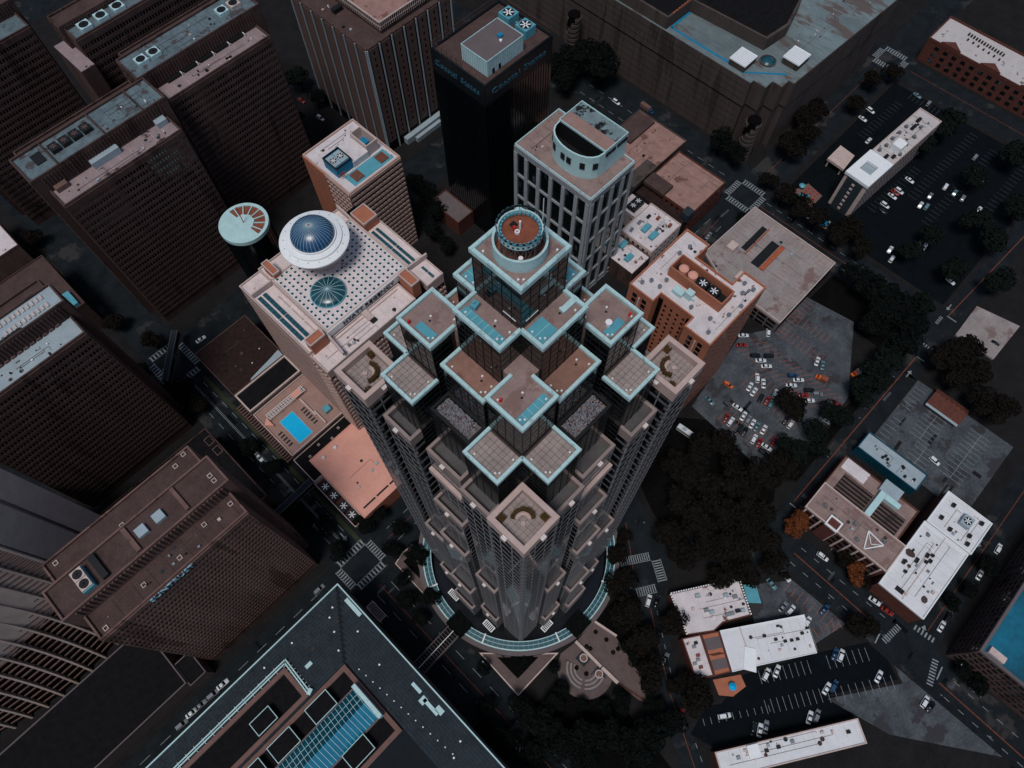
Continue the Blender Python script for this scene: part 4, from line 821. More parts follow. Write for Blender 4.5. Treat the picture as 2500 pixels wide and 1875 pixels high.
MB().box(203.5, 112.8, 0, 214, 124.6, 11).build('rear_wing', 'white_roof_worn', B3); fan_unit(B3, (209, 118.5, 11), (8, 5), 2.4, 'dark_metal', 2)
for x, y in ((197, 103), (196, 97.5)): MB().box(x, y, 14, x + 5.2, y + 2.8, 15.6).build('roof_unit', 'teal_panel', B3)
for x, y in ((206, 108), (208.5, 104), (203, 100), (209, 97), (194, 109), (200, 109)): MB().cbox((x, y, 14.6), (2.2, 1.4, 1.2), random.uniform(0, .2)).build('roof_unit', random.choice(['steel', 'dark_metal', 'rust']), B3)
for x, y in ((180, 99), (184, 106)): MB().box(x, y, 11, x + 4.6, y + 2.6, 12.6).build('roof_unit', 'teal_panel', B4)
B5 = low('low_building', 'small brown-walled building at the foot of the black glass tower', (140, 176, 150.3, 196), 10, 'concrete_mauve', 'brick_red')
# ------------------------------------------------------------------ orange hotel
OR = thing('orange_hotel', 'orange stepped hotel tower with a white roof and walled cooling plant', 'hotel', (151, 52, 0)); F = Facade(OR)
op = [(134.4, 71), (134.4, 59.8), (139.2, 59.8), (139.2, 45), (134.2, 45), (134.2, 33.3), (168.4, 33.3), (168.4, 43.2), (161, 43.2), (161, 60.2), (169, 60.2), (169, 71)]
MB().prism(op, 0, 72.6).build('wall', 'orange_wall', OR); MB().prism(op, 72.6, 73).build('roof_deck', 'white_roof_worn', OR)
def inset(pts, d):
    n = len(pts); out = []
    a = sum(p[0] * q[1] - q[0] * p[1] for p, q in zip(pts, pts[1:] + pts[:1])); s = 1 if a > 0 else -1
    for i in range(n):
        p, c, q = Vector(pts[i - 1]), Vector(pts[i]), Vector(pts[(i + 1) % n]); d1 = (c - p).normalized(); d2 = (q - c).normalized()
        n1 = Vector((-d1.y, d1.x)) * s; n2 = Vector((-d2.y, d2.x)) * s; b = (n1 + n2) / (1 + n1.dot(n2)); out.append(tuple(c + b * d))
    return out
MB().ring(inset(op, -.12), inset(op, .4), 72.4, 73.9).build('parapet', 'orange_wall', OR)
def small_windows(p, q, z0, z1, cols, rows, w, h, m='pane_dark'):
    dx, dy = q[0] - p[0], q[1] - p[1]; L = math.hypot(dx, dy); a = math.atan2(dy, dx)
    for i in range(cols):
        for j in range(rows): t = (i + .5) / cols; F.add('window', m, (p[0] + dx * t, p[1] + dy * t, z0 + (z1 - z0) * (j + .5) / rows), (w, .12, h), a)
small_windows((139.2, 58), (139.2, 46.6), 4, 70, 4, 20, 1.0, 1.3); small_windows((134.4, 70), (134.4, 61), 4, 71, 2, 20, 2.0, 2.4, 'pane_dark'); small_windows((134.2, 43.6), (134.2, 34.4), 4, 71, 2, 20, 2.0, 2.4); small_windows((135, 33.3), (168, 33.3), 4, 71, 12, 20, 1.4, 1.8)
for (x, y) in ((139.0, 59.2), (139.0, 45.6)): F.add('dark_slot', 'pane_core', (x + .0, y, 36), (.5, 2.4, 70), 0)
for y in (65.5, 39): F.add('shade_panel', 'concrete_pale', (134.1, y, 66), (.4, .6, 8), 0)
F.emit()
wl = MB().frame(147.6, 39.6, 155.4, 63.6, 73, 78.6, .5).build('plant_wall', 'orange_wall', OR); MB().box(148.1, 40.1, 73, 154.9, 63.1, 73.6).build('plant_floor', 'dark_metal', OR)
for y in (59.6, 55.4):
    MB().lathe(151.5, y, [(1.9, 73.6), (1.9, 77.2), (1.2, 77.7), (.05, 77.8)], 20).build('water_tank', 'pink_roof', OR)
for y in (50.6, 45.6): fan_unit(OR, (151.5, y, 73.6), (4.2, 4.2), 3.2, 'dark_metal', 1)
MB().box(144, 50.2, 73, 146.6, 53, 76.6).build('air_handler', 'ga_teal', OR); MB().box(142.6, 53.4, 73, 145.4, 57.6, 75).build('air_handler', 'ga_teal', OR); MB().bar((145, 53.6, 74), (145.2, 49, 74), .9).build('duct', 'ga_teal', OR)
for (x, y) in ((141, 66), (138, 68), (145, 62), (141, 62), (142, 48), (143, 40), (138, 37), (164, 36), (164, 40), (160, 38), (158, 66), (163, 65), (149, 36), (155, 35)): MB().cyl(x, y, 73, 74.2, .6, 10).cyl(x, y, 74.2, 74.5, .8, 10).build('roof_vent', 'steel', OR)
# ------------------------------------------------------------------ parking garage
GR = thing('parking_garage', 'concrete parking garage with orange-lined open roof deck', 'parking garage', (228, 50, 0)); F = Facade(GR)
gp = [(203.6, 26.4), (249.6, 26.4), (250.4, 74.5), (211, 76), (204, 60)]; MB().prism(gp, 0, 9.6).build('wall', 'concrete_mauve', GR); MB().prism(inset(gp, .05), 9.6, 10).build('roof_deck', 'garage_deck', GR); MB().ring(inset(gp, -.1), inset(gp, .3), 9.4, 11).build('parapet', 'concrete_pale', GR)
for z in (1.5, 4.6, 7.6):
    for i in range(8): F.add('deck_opening', 'pane_core', (206.5 + i * 5.8, 26.33, z), (5, .2, 1.5), 0)
    for i in range(6): F.add('deck_opening', 'pane_core', (203.6, 30 + i * 5.2, z), (.3, 4.4, 1.5), 0)
def glines(a, b, n, L, ang=0):
    mb = []; dx, dy = b[0] - a[0], b[1] - a[1]; r = math.atan2(dy, dx) + math.pi / 2 - ang
    for k in range(n + 1): t = k / n; F.add('stall_line', 'paint_orange', (a[0] + dx * t + math.cos(r) * L / 2, a[1] + dy * t + math.sin(r) * L / 2, 10.02), (L, .14, .03), r)
glines((206, 29), (246, 29), 16, 4.5); glines((248.6, 30), (248.6, 70), 15, 4.5); glines((246, 73), (214, 74), 12, 4.5); glines((222, 57), (240, 57), 7, 4.5); glines((238, 44), (222, 44), 7, 4.5); glines((207, 56), (207, 34), 9, -4.5)
F.emit(); MB().box(222, 49, 9.8, 240, 51.4, 10.9).build('ramp_wall', 'paint_orange', GR); MB().box(222, 51.8, 9.9, 240, 56.4, 10.03).build('ramp', 'fan_dark', GR); MB().box(224, 61, 9.9, 244, 61.5, 11).build('ramp_rail', 'paint_orange', GR); MB().box(226, 62, 9.9, 244, 65, 10.03).build('ramp', 'fan_dark', GR)
MB().box(219.6, 66, 10, 224.6, 70, 13).build('stair_house', 'concrete_pale', GR); MB().box(208, 52, 10, 213, 56.5, 13).build('stair_house', 'concrete_pale', GR)
# ------------------------------------------------------------------ white slab hotel on the right
WS = thing('white_slab_building', 'long white slab building with dark end wall and square roof opening, right side', 'hotel', (320, 44, 0))
def rot(x, y, c=(288, 45), a=R(-3.6)): return (c[0] + (x - c[0]) * math.cos(a) - (y - c[1]) * math.sin(a), c[1] + (x - c[0]) * math.sin(a) + (y - c[1]) * math.cos(a))
def rbox(T, nm, m, x0, y0, x1, y1, z0, z1): return MB().prism([rot(x0, y0), rot(x1, y0), rot(x1, y1), rot(x0, y1)], z0, z1).build(nm, m, T)
rbox(WS, 'wall', 'concrete_pale', 288, 38.6, 352, 51.4, 0, 21.6); rbox(WS, 'roof_deck', 'roof_dim', 288.1, 38.7, 351.9, 51.3, 21.6, 22); o_ = [rot(*p) for p in rc(287.9, 38.5, 352.1, 51.5)]; MB().ring(o_, inset(o_, .4), 21.5, 22.6).build('parapet', 'concrete_pale', WS)
o_ = [rot(*p) for p in rc(287.4, 38.2, 308, 51.8)]; i_ = [rot(*p) for p in rc(294, 42, 301, 48.4)]; MB().ring(o_, i_, 22.6, 24.2).build('roof_frame', 'white_paint', WS); rbox(WS, 'opening_floor', 'stripe_light', 294, 42, 301, 48.4, 22.05, 22.4)
rbox(WS, 'end_panel', 'slate_roof', 287.2, 40.5, 287.95, 49.5, 0, 22.4)
F = Facade(WS)
for j in range(7): p = rot(287.1, 45); F.add('window', 'concrete_pale', (p[0], p[1], 2.4 + j * 2.9), (.3, 1.5, 1.2), R(-3.6))
for j in range(7):
    for i in range(26): p = rot(290.5 + i * 2.35, 38.58); F.add('window', 'pane_dark', (p[0], p[1], 2.2 + j * 2.8), (1.5, .12, 1.6), R(-3.6))
F.emit()
rbox(WS, 'roof_house', 'white_paint', 317, 41, 323, 46, 22, 26)
for (x, y) in ((313, 49), (318, 48.4), (324, 49), (330, 49), (336, 49), (318, 40.4), (326, 42), (333, 42), (341, 43.5)): q_ = rot(x, y); MB().cyl(*q_, 22, 22.9, .6, 10).cyl(*q_, 22.9, 23.1, .85, 10).build('roof_vent', 'steel', WS); MB().cyl(*q_, 22.0, 22.02, 1.15, 14).build('soot_ring', 'soot', WS)
for (x, y, s) in ((311, 44, 3), (314, 41.5, 2), (338, 46, 4), (344, 47, 3)): q_ = rot(x, y); MB().cbox((*q_, 22.7), (s, 1.6, 1.4), R(-3.6)).build('roof_unit', 'dark_metal', WS)
AX = thing('entrance_annex', 'small flat-roofed entrance canopy joined to the white slab building', 'canopy', (313, 62, 0)); MB().prism([(307.6, 67), (320, 67), (319, 57.6), (307, 56.6)], 4.6, 6).build('roof', 'concrete_pale', AX)
for p in ((308.5, 66), (319, 66), (308.3, 58), (318.2, 58.4)): MB().cyl(*p, 0, 4.6, .4, 8).build('column', 'concrete_pale', AX)
PL = thing('swimming_pool', 'small blue swimming pool at the end of the white slab building', 'pool', (277, 50, 0)); p_ = [(272.6, 53.4), (277.6, 53.4), (278.4, 43.6), (273.4, 43.2)]; MB().ring(inset(p_, -.6), p_, .1, .35).build('coping', 'deck_pink', PL); MB().prism(p_, .05, .28).build('water', 'pool_water', PL)
# far brick building
BN = thing('brick_building', 'long brick building with pale roof and dark vents, top right corner', 'building', (425, 45, 0)); F = Facade(BN)
MB().prism([(413, 73), (437, 73), (437, -20), (413, -20)], 0, 13.6).build('wall', 'brick_red', BN); q4 = rc(413, -20, 437, 73); MB().prism(inset(q4, .05), 13.6, 14).build('roof_deck', 'roof_dim', BN); MB().ring(inset(q4, -.1), inset(q4, .5), 13.4, 15).build('parapet', 'brick_red', BN)
for i in range(16):
    for j in range(3): F.add('window', 'pane_dark', (412.95, -15 + i * 5.4, 3 + j * 4), (.15, 2.6, 2), 0)
F.emit()
for y in (60, 36, 12): MB().prism([(413, y - 6), (418, y), (413, y + 6)], 14, 16).build('dormer', 'brick_red', BN)
for i in range(14): MB().cbox((431 - i * .15, 58 - i * 1.7, 14.6), (1.4, .9, 1.2)).build('roof_vent', 'dark_metal', BN); MB().cbox((427 - i * .2, 58 - i * 1.7, 14.5), (1.0, .9, 1.0)).build('roof_vent', 'dark_metal', BN) if i % 2 else None
# ------------------------------------------------------------------ atrium hotel with blue-domed revolving restaurant
HY = thing('atrium_hotel', 'white-roofed hotel block with dotted skylight roof and large lettering on its edge', 'hotel', (61, 150, 0)); F = Facade(HY)
MB().box(33.2, 127.6, 0, 90, 179.4, 66).build('core_wall', 'pane_core', HY)
wings = dict(left=(32.6, 137, 42.4, 179), front=(32.6, 127, 76, 137), right=(82.4, 127, 90.6, 164.5), back=(42.4, 171, 82.6, 180))
for k, (a, b, c, d) in wings.items():
    z = 68 if k == 'front' else 69.5
    MB().box(a, b, z - 5, c, d, z - .3).build('wing', 'hyatt_wall', HY); MB().box(a + .1, b + .1, z - .3, c - .1, d - .1, z).build('wing_roof', 'hyatt_roof', HY); MB().frame(a - .05, b - .05, c + .05, d + .05, z - .4, z + .8, .4).build('parapet', 'concrete_pale', HY)
MB().box(42.5, 138, 62, 82.3, 170.9, 71.7).build('atrium_block', 'concrete_pale', HY); MB().box(42.6, 138.1, 71.7, 82.2, 170.8, 72).build('atrium_roof', 'hyatt_roof', HY); MB().frame(42.3, 137.8, 82.5, 171.1, 70.5, 72.5, .7).build('atrium_rim', 'concrete_pale', HY)
SC, SR, KC, KR = (62.4, 164.4), 13.0, (54, 150.8), 6.6
for i in range(17):
    for j in range(14):
        x, y = 44.2 + i * 2.28, 139.7 + j * 2.28
        if math.hypot(x - KC[0], y - KC[1]) < KR + .9 or math.hypot(x - SC[0], y - SC[1]) < 7: continue
        piece('skylight', 'dome_teal', HY, (x, y, 72.1), (.95, .95, .3)); F.add('skylight_kerb', 'white_paint', (x, y, 72.06), (1.35, 1.35, .14))
F.emit(); F = Facade(HY)
F.wall((32.6, 127), (90.6, 127), 0, 63.5, 30, 20, .4, .12, .5, 'hyatt_wall', 'concrete_brown_light', 'pane_dark', wd=.05); F.wall((32.6, 137), (32.6, 127), 0, 63.5, 4, 20, .45, .3, .4, 'hyatt_wall', 'hyatt_wall', 'pane_dark')
MB().box(32.55, 137.2, 0, 33.2, 179, 64.5).build('side_wall', 'hyatt_wall', HY)
for i in range(26):
    for j in range(20): F.add('wall_stud', 'concrete_brown_light', (32.52, 138.5 + i * 1.55 + (j % 2) * .7, 6 + j * 2.9), (.08, .5, .35))
F.emit()
for (a, b, c, d, h) in ((34.3, 136.2, 41, 139.8, 75), (76.6, 128.6, 80.4, 136.2, 75), (82.8, 163, 89.6, 171, 75), (43.8, 170, 46.6, 177.4, 75)):
    MB().box(a, b, 55, c, d, h - .6).build('stair_tower', 'orange_wall', HY); MB().frame(a - .1, b - .1, c + .1, d + .1, h - .9, h, .4).build('stair_rim', 'concrete_pale', HY)
for p, q in (((42.2, 138), (41.2, 127)), ((82, 137.6), (91.5, 137)), ((42.6, 170.6), (33.2, 170.9)), ((82.3, 171), (82.6, 180))): MB().cbox(((p[0] + q[0]) / 2, (p[1] + q[1]) / 2, 71.4), (math.hypot(q[0] - p[0], q[1] - p[1]), .7, 2.2), math.atan2(q[1] - p[1], q[0] - p[0])).build('roof_fin', 'concrete_pale', HY)
for xs, ys in (((34.0, 35.6), (143.5, 170)), ((36.4, 38), (143.5, 170)), ((84.2, 85.4), (138, 162)), ((86.4, 87.6), (138, 162)), ((86.6, 87.6), (128.6, 135.5))):
    for k in range(2):
        m_ = (ys[1] - ys[0]) / 2; g = MB().box(xs[0], ys[0] + k * m_, 69.5, xs[1], ys[0] + (k + 1) * m_ - .4, 69.9).build('roof_light', 'dome_teal', HY)
        for t in range(1, 6): MB().box(xs[0], ys[0] + k * m_ + t * m_ / 6, 69.9, xs[1], ys[0] + k * m_ + t * m_ / 6 + .1, 69.95).build('glazing_bar', 'steel', g)
MB().box(42.6, 137.45, 68.6, 82.2, 137.78, 72.4).build('fascia', 'white_paint', HY)
for w_, c_, l_ in (('HYATT', 54.3, 9.6), ('REGENCY', 67.4, 14.4)): text('sign_word', w_, 'sign_black', HY, 2.6, (c_, 137.3, 69.7), (1, 0, 0), (0, 0, 1), .3, l_)
MB().box(44, 135.2, 68, 74, 135.5, 68.6).build('roof_pipe', 'concrete_pale', HY); MB().box(57.4, 132.2, 68, 59.8, 137, 69.2).build('roof_duct', 'concrete_pale', HY); MB().box(57.6, 130.6, 68, 60, 132.1, 68.9).build('roof_unit', 'dark_metal', HY)
for y in (142, 150, 158): MB().bar((40.2, y, 70), (40.2, y + 7, 70), .35).build('roof_pipe', 'concrete_pale', HY)
sd = MB().lathe(*KC, [(KR + .3, 72), (KR + .3, 72.6), (KR, 72.6)], 40).build('skylight_ring', 'teal_panel', HY); dm = MB().lathe(*KC, [(KR * math.cos(t * .314), 72.5 + 2.1 * math.sin(t * .314)) for t in range(5)] + [(.02, 74.6)], 40).build('skylight_dome', 'dome_teal', HY, smooth=True)
for k in range(16):
    a = k * math.pi / 8; mb = MB()
    for t in range(5): P = lambda t: (KC[0] + KR * math.cos(t * .314) * math.cos(a), KC[1] + KR * math.cos(t * .314) * math.sin(a), 72.58 + 2.1 * math.sin(t * .314)); mb.bar(P(t), P(t + 1), .13)
    mb.build('dome_rib', 'rib_pale', dm)
SA = thing('domed_restaurant', 'white saucer-shaped restaurant with dark blue ribbed dome above the hotel roof', 'restaurant', (*SC, 72))
MB().cyl(*SC, 72, 81, 6, 32).build('stem', 'concrete_pale', SA); MB().lathe(*SC, [(6, 79.5), (11.6, 81), (12, 83)], 64).build('underside', 'concrete_pale', SA); MB().lathe(*SC, [(12, 82.9), (12.1, 84)], 64).build('window_band', 'pane_dark', SA)
MB().lathe(*SC, [(12, 83.9), (13, 84), (13, 84.6), (12.4, 84.8), (10.6, 85.2), (10.5, 85.9), (9.2, 86.2), (8.6, 86.3), (8.6, 87), (8.1, 87)], 72).build('saucer_roof', 'white_paint', SA)
for k in range(36):
    a = k * math.pi / 18; piece('window_post', 'concrete_pale', SA, (SC[0] + 12.1 * math.cos(a), SC[1] + 12.1 * math.sin(a), 83.4), (.3, .35, 1.4), a)
DH = 5.6; dp = [(8.1 * math.cos(t * math.pi / 16), 87 + DH * math.sin(t * math.pi / 16)) for t in range(8)] + [(.6, 87 + DH)]
bd = MB().lathe(*SC, dp, 72).build('dome', 'dome_blue', SA, smooth=True)
for k in range(36):
    a = k * math.pi / 18; mb = MB()
    for (r0, z0), (r1, z1) in zip(dp, dp[1:]): mb.bar((SC[0] + r0 * math.cos(a), SC[1] + r0 * math.sin(a), z0 + .05), (SC[0] + r1 * math.cos(a), SC[1] + r1 * math.sin(a), z1 + .05), .09)
    mb.build('dome_rib', 'rib_pale', bd)
MB().lathe(*SC, [(.7, 92.4), (.7, 92.8), (.35, 92.8), (.35, 92.5)], 16).build('dome_ring', 'granite_pink', bd); MB().cyl(*SC, 92.4, 92.62, .34, 12).build('dome_eye', 'fan_dark', bd)
for k in range(18): a = k * math.pi / 9; MB().cyl(SC[0] + 11.3 * math.cos(a), SC[1] + 11.3 * math.sin(a), 85, 85.5, .12, 6).build('roof_bracket', 'steel', SA)
# ------------------------------------------------------------------ round tower
RT = thing('round_tower', 'dark cylindrical tower with pale spoked round roof and red mast', 'tower', (55.4, 215.3, 0)); rc_ = (55.4, 215.3)
MB().cyl(*rc_, 0, 54, 10.3, 48).build('drum', 'black_glass', RT); MB().cyl(*rc_, 53, 54.4, 9.3, 48).build('roof_well', 'rust', RT); MB().lathe(*rc_, [(9.2, 53), (10.6, 53), (10.6, 55), (9.2, 55), (9.2, 53)], 64).build('rim', 'ga_teal', RT)
hexp = [(rc_[0] + 4.6 * math.cos(t), rc_[1] + 4.6 * math.sin(t)) for t in [k * math.pi / 4 + .3 for k in range(8)]]; MB().prism(hexp, 54.4, 55.05).build('roof_hub', 'ga_teal', RT)
A0, A1 = R(95), R(275); n = 20; MB().prism([(rc_[0] + 9.4 * math.cos(A0 + (A1 - A0) * k / n), rc_[1] + 9.4 * math.sin(A0 + (A1 - A0) * k / n)) for k in range(n + 1)], 54.4, 55.04).build('roof_plate', 'ga_teal', RT)
for k in range(7): a = R(-70 + k * 25); piece('roof_spoke', 'ga_teal', RT, (rc_[0] + 6.9 * math.cos(a), rc_[1] + 6.9 * math.sin(a), 54.8), (5, .4, .5), a)
for k in range(36): a = k * math.pi / 18; piece('mullion', 'black_glass_bar', RT, (rc_[0] + 10.35 * math.cos(a), rc_[1] + 10.35 * math.sin(a), 26.5), (.2, .25, 53), a)
MB().bar((*rc_, 55), (rc_[0] + .5, rc_[1], 65), .3).build('mast', 'red', RT)
# ------------------------------------------------------------------ podium with roof pool
def lowp(label, rect, z, roof, wall, pw=.5, ph=.6, parapet=None): T = thing('podium_roof', label, 'building', ((rect[0] + rect[2]) / 2, (rect[1] + rect[3]) / 2, 0)); roof_block(T, *rect, z, roof, wall, 0, pw, ph, parapet); return T
PB = lowp('square dark brown flat roof left of the white-roofed hotel', (4.4, 179.2, 33, 209), 12, 'brown_dark_roof', 'concrete_brown'); MB().prism([(14, 179.9), (32.4, 179.9), (32.4, 183.6), (27, 182.6), (20, 181.6), (15, 180.8)], 12, 12.05).build('bare_strip', 'pale_roof', PB)
PD = lowp('narrow black-gravel roof with pale rim above the pool deck', (4.6, 166.4, 32.4, 177.6), 14, 'black_roof', 'concrete_mauve', .7, .7, 'concrete_pale')
DK = lowp('tan roof deck carrying the bright blue pool', (4.8, 138.6, 33, 166), 11, 'deck_pink', 'concrete_brown_light', .4, .8, 'concrete_pale')
MB().box(8.4, 158, 13.2, 27.9, 160.9, 13.4) if 0 else None
pg = thing('pergola', 'pale lattice pergola along the upper side of the pool deck', 'pergola', (18, 159.4, 11))
MB().frame(8.4, 157.9, 28, 160.9, 13.3, 13.6, .18).build('frame', 'white_paint', pg); MB().box(22, 158, 13.45, 26.4, 160.8, 13.65).build('roof_panel', 'pink_roof', pg)
for i in range(1, 15): piece('slat', 'white_paint', pg, (8.4 + i * 1.31, 159.4, 13.45), (.14, 2.8, .2))
for i in (1, 2): piece('slat', 'white_paint', pg, (18.2, 157.9 + i, 13.42), (19.4, .14, .18))
for x in (8.6, 15, 21.5, 27.8):
    for y in (158.1, 160.7): piece('post', 'steel', pg, (x, y, 12.15), (.2, .2, 2.3))
po = thing('roof_pool', 'bright blue rectangular swimming pool on the tan roof deck', 'pool', (14.2, 148, 11)); MB().frame(10.5, 140.8, 18.1, 155.4, 10.9, 11.2, .35).build('coping', 'pale_roof', po); MB().box(10.85, 141.15, 10.95, 17.75, 155.05, 11.12).build('water', 'pool_water', po)
def lounger(x, y, side, i):
    T = thing('sun_lounger', 'grey lounger %s from the top in the row %s of the roof pool' % (ORD[i], side), 'lounger', (x, y, 11), 'loungers round the roof pool'); MB().box(x - .9, y - .35, 11.3, x + .5, y + .35, 11.42).build('mattress', 'slate_roof', T)
    MB().add([(x + .5, y - .35, 11.3), (x + .5, y + .35, 11.3), (x + 1.1, y + .35, 11.75), (x + 1.1, y - .35, 11.75), (x + .5, y - .35, 11.42), (x + .5, y + .35, 11.42), (x + 1.05, y + .35, 11.87), (x + 1.05, y - .35, 11.87)], [(0, 1, 2, 3), (7, 6, 5, 4), (0, 4, 5, 1), (3, 2, 6, 7), (0, 3, 7, 4), (1, 5, 6, 2)]).build('backrest', 'slate_roof', T)
    for a in (-.8, .4):
        for b in (-.3, .3): piece('leg', 'steel', T, (x + a, y + b, 11.15), (.06, .06, .3))
for i in range(6): lounger(21.6, 152.6 - i * 1.75, 'right', i)
for i in range(5): lounger(7.4, 150.6 - i * 1.8, 'left', i)
dk = MB().box(23.5, 146, 11, 24.2, 157, 12).build('planter_wall', 'concrete_pale', DK); MB().box(24.3, 140, 11, 25.0, 148, 12.2).build('planter_wall', 'concrete_pale', DK); MB().prism([(5.2, 158), (8, 160.4), (8, 155)], 11, 12.4).build('corner_kiosk', 'pink_roof', DK)
MB().box(27.5, 143, 11, 30.5, 146, 13.2).build('service_hut', 'teal_panel', DK)
LR_ = lowp('low black roof between the pool deck and the pink roof', (4, 123.8, 33.4, 137.8), 9, 'black_roof', 'concrete_mauve', .3, .5, 'concrete_pale')
for x, y in ((10, 134), (16, 135.5), (22, 133.6), (27, 135.4), (12, 127)): hatch(LR_, x, y, 9, 1.0)
PK = thing('pink_roofed_building', 'plain salmon-pink flat roof beside the skyscraper', 'building', (25, 113, 0)); MB().box(8.5, 95.8, 0, 38, 131.4, 11.6).build('wall', 'orange_wall', PK); MB().box(8.6, 95.9, 11.6, 37.9, 131.3, 12).build('roof_deck', 'pink_roof', PK); MB().frame(8.4, 95.7, 38.1, 131.5, 11.5, 12.35, .35).build('parapet', 'pink_roof', PK)
for i in range(3): MB().box(11 + i * 7.2, 98.7, 11.9, 17.4 + i * 7.2, 99.5, 12.08).build('roof_slot', 'fan_dark', PK)
for x, y in ((13.6, 128), (20, 128)): MB().lathe(x, y, [(.8, 12), (.8, 12.8), (.5, 13.3), (.05, 13.5)], 14).build('roof_vent', 'white_paint', PK)
FS = thing('fan_row', 'sunken row of four large roof fans along the pink roof edge', 'cooling plant', (6, 109, 0)); MB().box(3.6, 97, 0, 8.3, 123.6, 5.6).build('plant_wall', 'brick_red', FS); MB().frame(3.4, 96.8, 8.38, 123.7, 5.4, 8.4, .3).build('plant_rim', 'granite_pink', FS)
for y in (119.6, 114, 107.6, 102.2): fan_unit(FS, (6, y, 5.6), (4.2, 4.2), 1.8, 'slate_roof')
TL = thing('trellis_row', 'row of brown trellis frames along the avenue below the pool deck', 'trellis', (2.6, 160, 0)); MB().box(1.6, 140.6, 4.6, 1.9, 178, 5.2).build('beam', 'brick_red', TL); MB().box(4.2, 140.6, 4.6, 4.5, 178, 5.2).build('beam', 'brick_red', TL)
for i in range(26): piece('cross_bar', 'concrete_brown_light', TL, (3.05, 141 + i * 1.45, 5.4), (3.2, .5, .35))
for i in range(8): piece('post', 'brick_red', TL, (1.75, 142 + i * 5, 2.4), (.3, .3, 4.6))
# ------------------------------------------------------------------ footbridges
def bridge(label, p, q, w, z, roofm='slate_roof', glass=False):
    T = thing('footbridge', label, 'footbridge', ((p[0] + q[0]) / 2, (p[1] + q[1]) / 2, 0), 'footbridges over the avenues'); dx, dy = q[0] - p[0], q[1] - p[1]; L = math.hypot(dx, dy); a = math.atan2(dy, dx); c = ((p[0] + q[0]) / 2, (p[1] + q[1]) / 2)
    MB().cbox((*c, z - 3.4), (L, w, .4), a).build('deck', 'concrete_mauve', T); MB().cbox((*c, z - 1.5), (L, w - .3, 3.4), a).build('glass_side', 'pane_dark', T)
    MB().cbox((*c, z + .3), (L, w, .3), a).build('roof', roofm, T)
    if glass:
        MB().cbox((*c, z + .52), (L, .22, .12), a).build('ridge', 'white_paint', T)
        for i in range(15): t = (i + .5) / 15; piece('rafter', 'concrete_mauve', T, (p[0] + dx * t, p[1] + dy * t, z + .5), (.16, w, .12), a)
    for s in (-1, 1): MB().cbox((c[0] - math.sin(a) * s * w / 2, c[1] + math.cos(a) * s * w / 2, z + .4), (L, .3, .6), a).build('edge_beam', 'concrete_mauve', T)
bridge('slatted glass-roofed footbridge from the dark flat roof to the tower garden', (-15.4, 38), (3.4, 38.2), 5.4, 8, 'pane_core', True); bridge('plain grey footbridge from the fan row to the left slab towers', (-17, 124.6), (3.4, 125.2), 2.6, 9); bridge('dark narrow footbridge crossing the left road junction diagonally', (5.4, 228.4), (-13, 209.6), 2.6, 9)
# ------------------------------------------------------------------ wide dark-roofed block at the bottom
BB = thing('dark_roofed_block', 'wide block with dark slab roof and long teal skylight, bottom edge', 'building', (-60, 30, 0))
MB().box(-150, -60, 0, -15.4, 78, 29.6).build('wall', 'concrete_mauve', BB); MB().box(-149.9, -59.9, 29.6, -15.5, 77.9, 30).build('roof_deck', 'slate_line', BB); MB().frame(-150.2, -60.2, -15.1, 78.3, 29.4, 30.5, .45).build('parapet', 'ga_teal', BB)
hip = lambda x, y: (y - 54.8) < (x + 31.5) * 1.0                     # diagonal fold running out to the corner
SL = []
for i in range(13):
    x = -30.8 + i * 1.2; top = 54.8 + (x + 31.5) * 1.45; y = -20
    while y < top - .3: l = min(random.choice((3.4, 4.2, 5)), top - y); SL.append(((x + .55, y + l / 2, 30.03), (1.1, l - .12, .08), 0)); y += l
for j in range(19):
    y = 55.4 + j * 1.2; right = -31.5 + (y - 54.8) / 1.45; x = right - .4
    while x > -98: l = random.choice((3.4, 4.2, 5)); SL.append(((x - l / 2, y + .55, 30.03), (l - .12, 1.1, .08), 0)); x -= l
pieces('roof_slab', 'slate_roof', BB, SL)
MB().frame(-90, 24.6, -31.4, 54.9, 30, 31.1, 1.7).build('brick_walk', 'brick_walk', BB); MB().box(-88.2, 26.4, 29.95, -33.2, 53.1, 30.06).build('court_floor', 'black_roof', BB); MB().frame(-96, 56, -46.8, 69.4, 30.05, 31, 1.6).build('brick_walk', 'brick_walk', BB); MB().box(-94.2, 57.7, 30, -48.6, 67.7, 30.12).build('court_floor', 'black_roof', BB)
for (a, b, c, d) in ((-50.3, 46.6, -41, 53), (-66.5, 46.6, -57, 53), (-50.4, 27, -41, 33.2), (-66, 27, -57, 33.2), (-66, 57.8, -58, 63.2), (-80, 47, -70, 53)):
    MB().box(a, b, 30, c, d, 33).build('plant_house', 'slate_line', BB); MB().box(a + .2, b + .2, 33, c - .2, d - .2, 33.1).build('house_roof', 'black_roof', BB); MB().frame(a - .05, b - .05, c + .05, d + .05, 32.8, 33.4, .22).build('house_rim', 'ga_teal', BB)
sk_ = MB().add([(-90, 33.4, 31.5), (-34, 33.4, 31.5), (-34, 39.8, 34.4), (-90, 39.8, 34.4)], [(0, 1, 2, 3)]).build('skylight_slope', 'skylight_teal', BB); sk2 = MB().add([(-90, 46.2, 31.5), (-34, 46.2, 31.5), (-34, 39.8, 34.4), (-90, 39.8, 34.4)], [(3, 2, 1, 0)]).build('skylight_slope', 'skylight_dark', BB)  # same glass on both slopes; light and shade put into the two tones
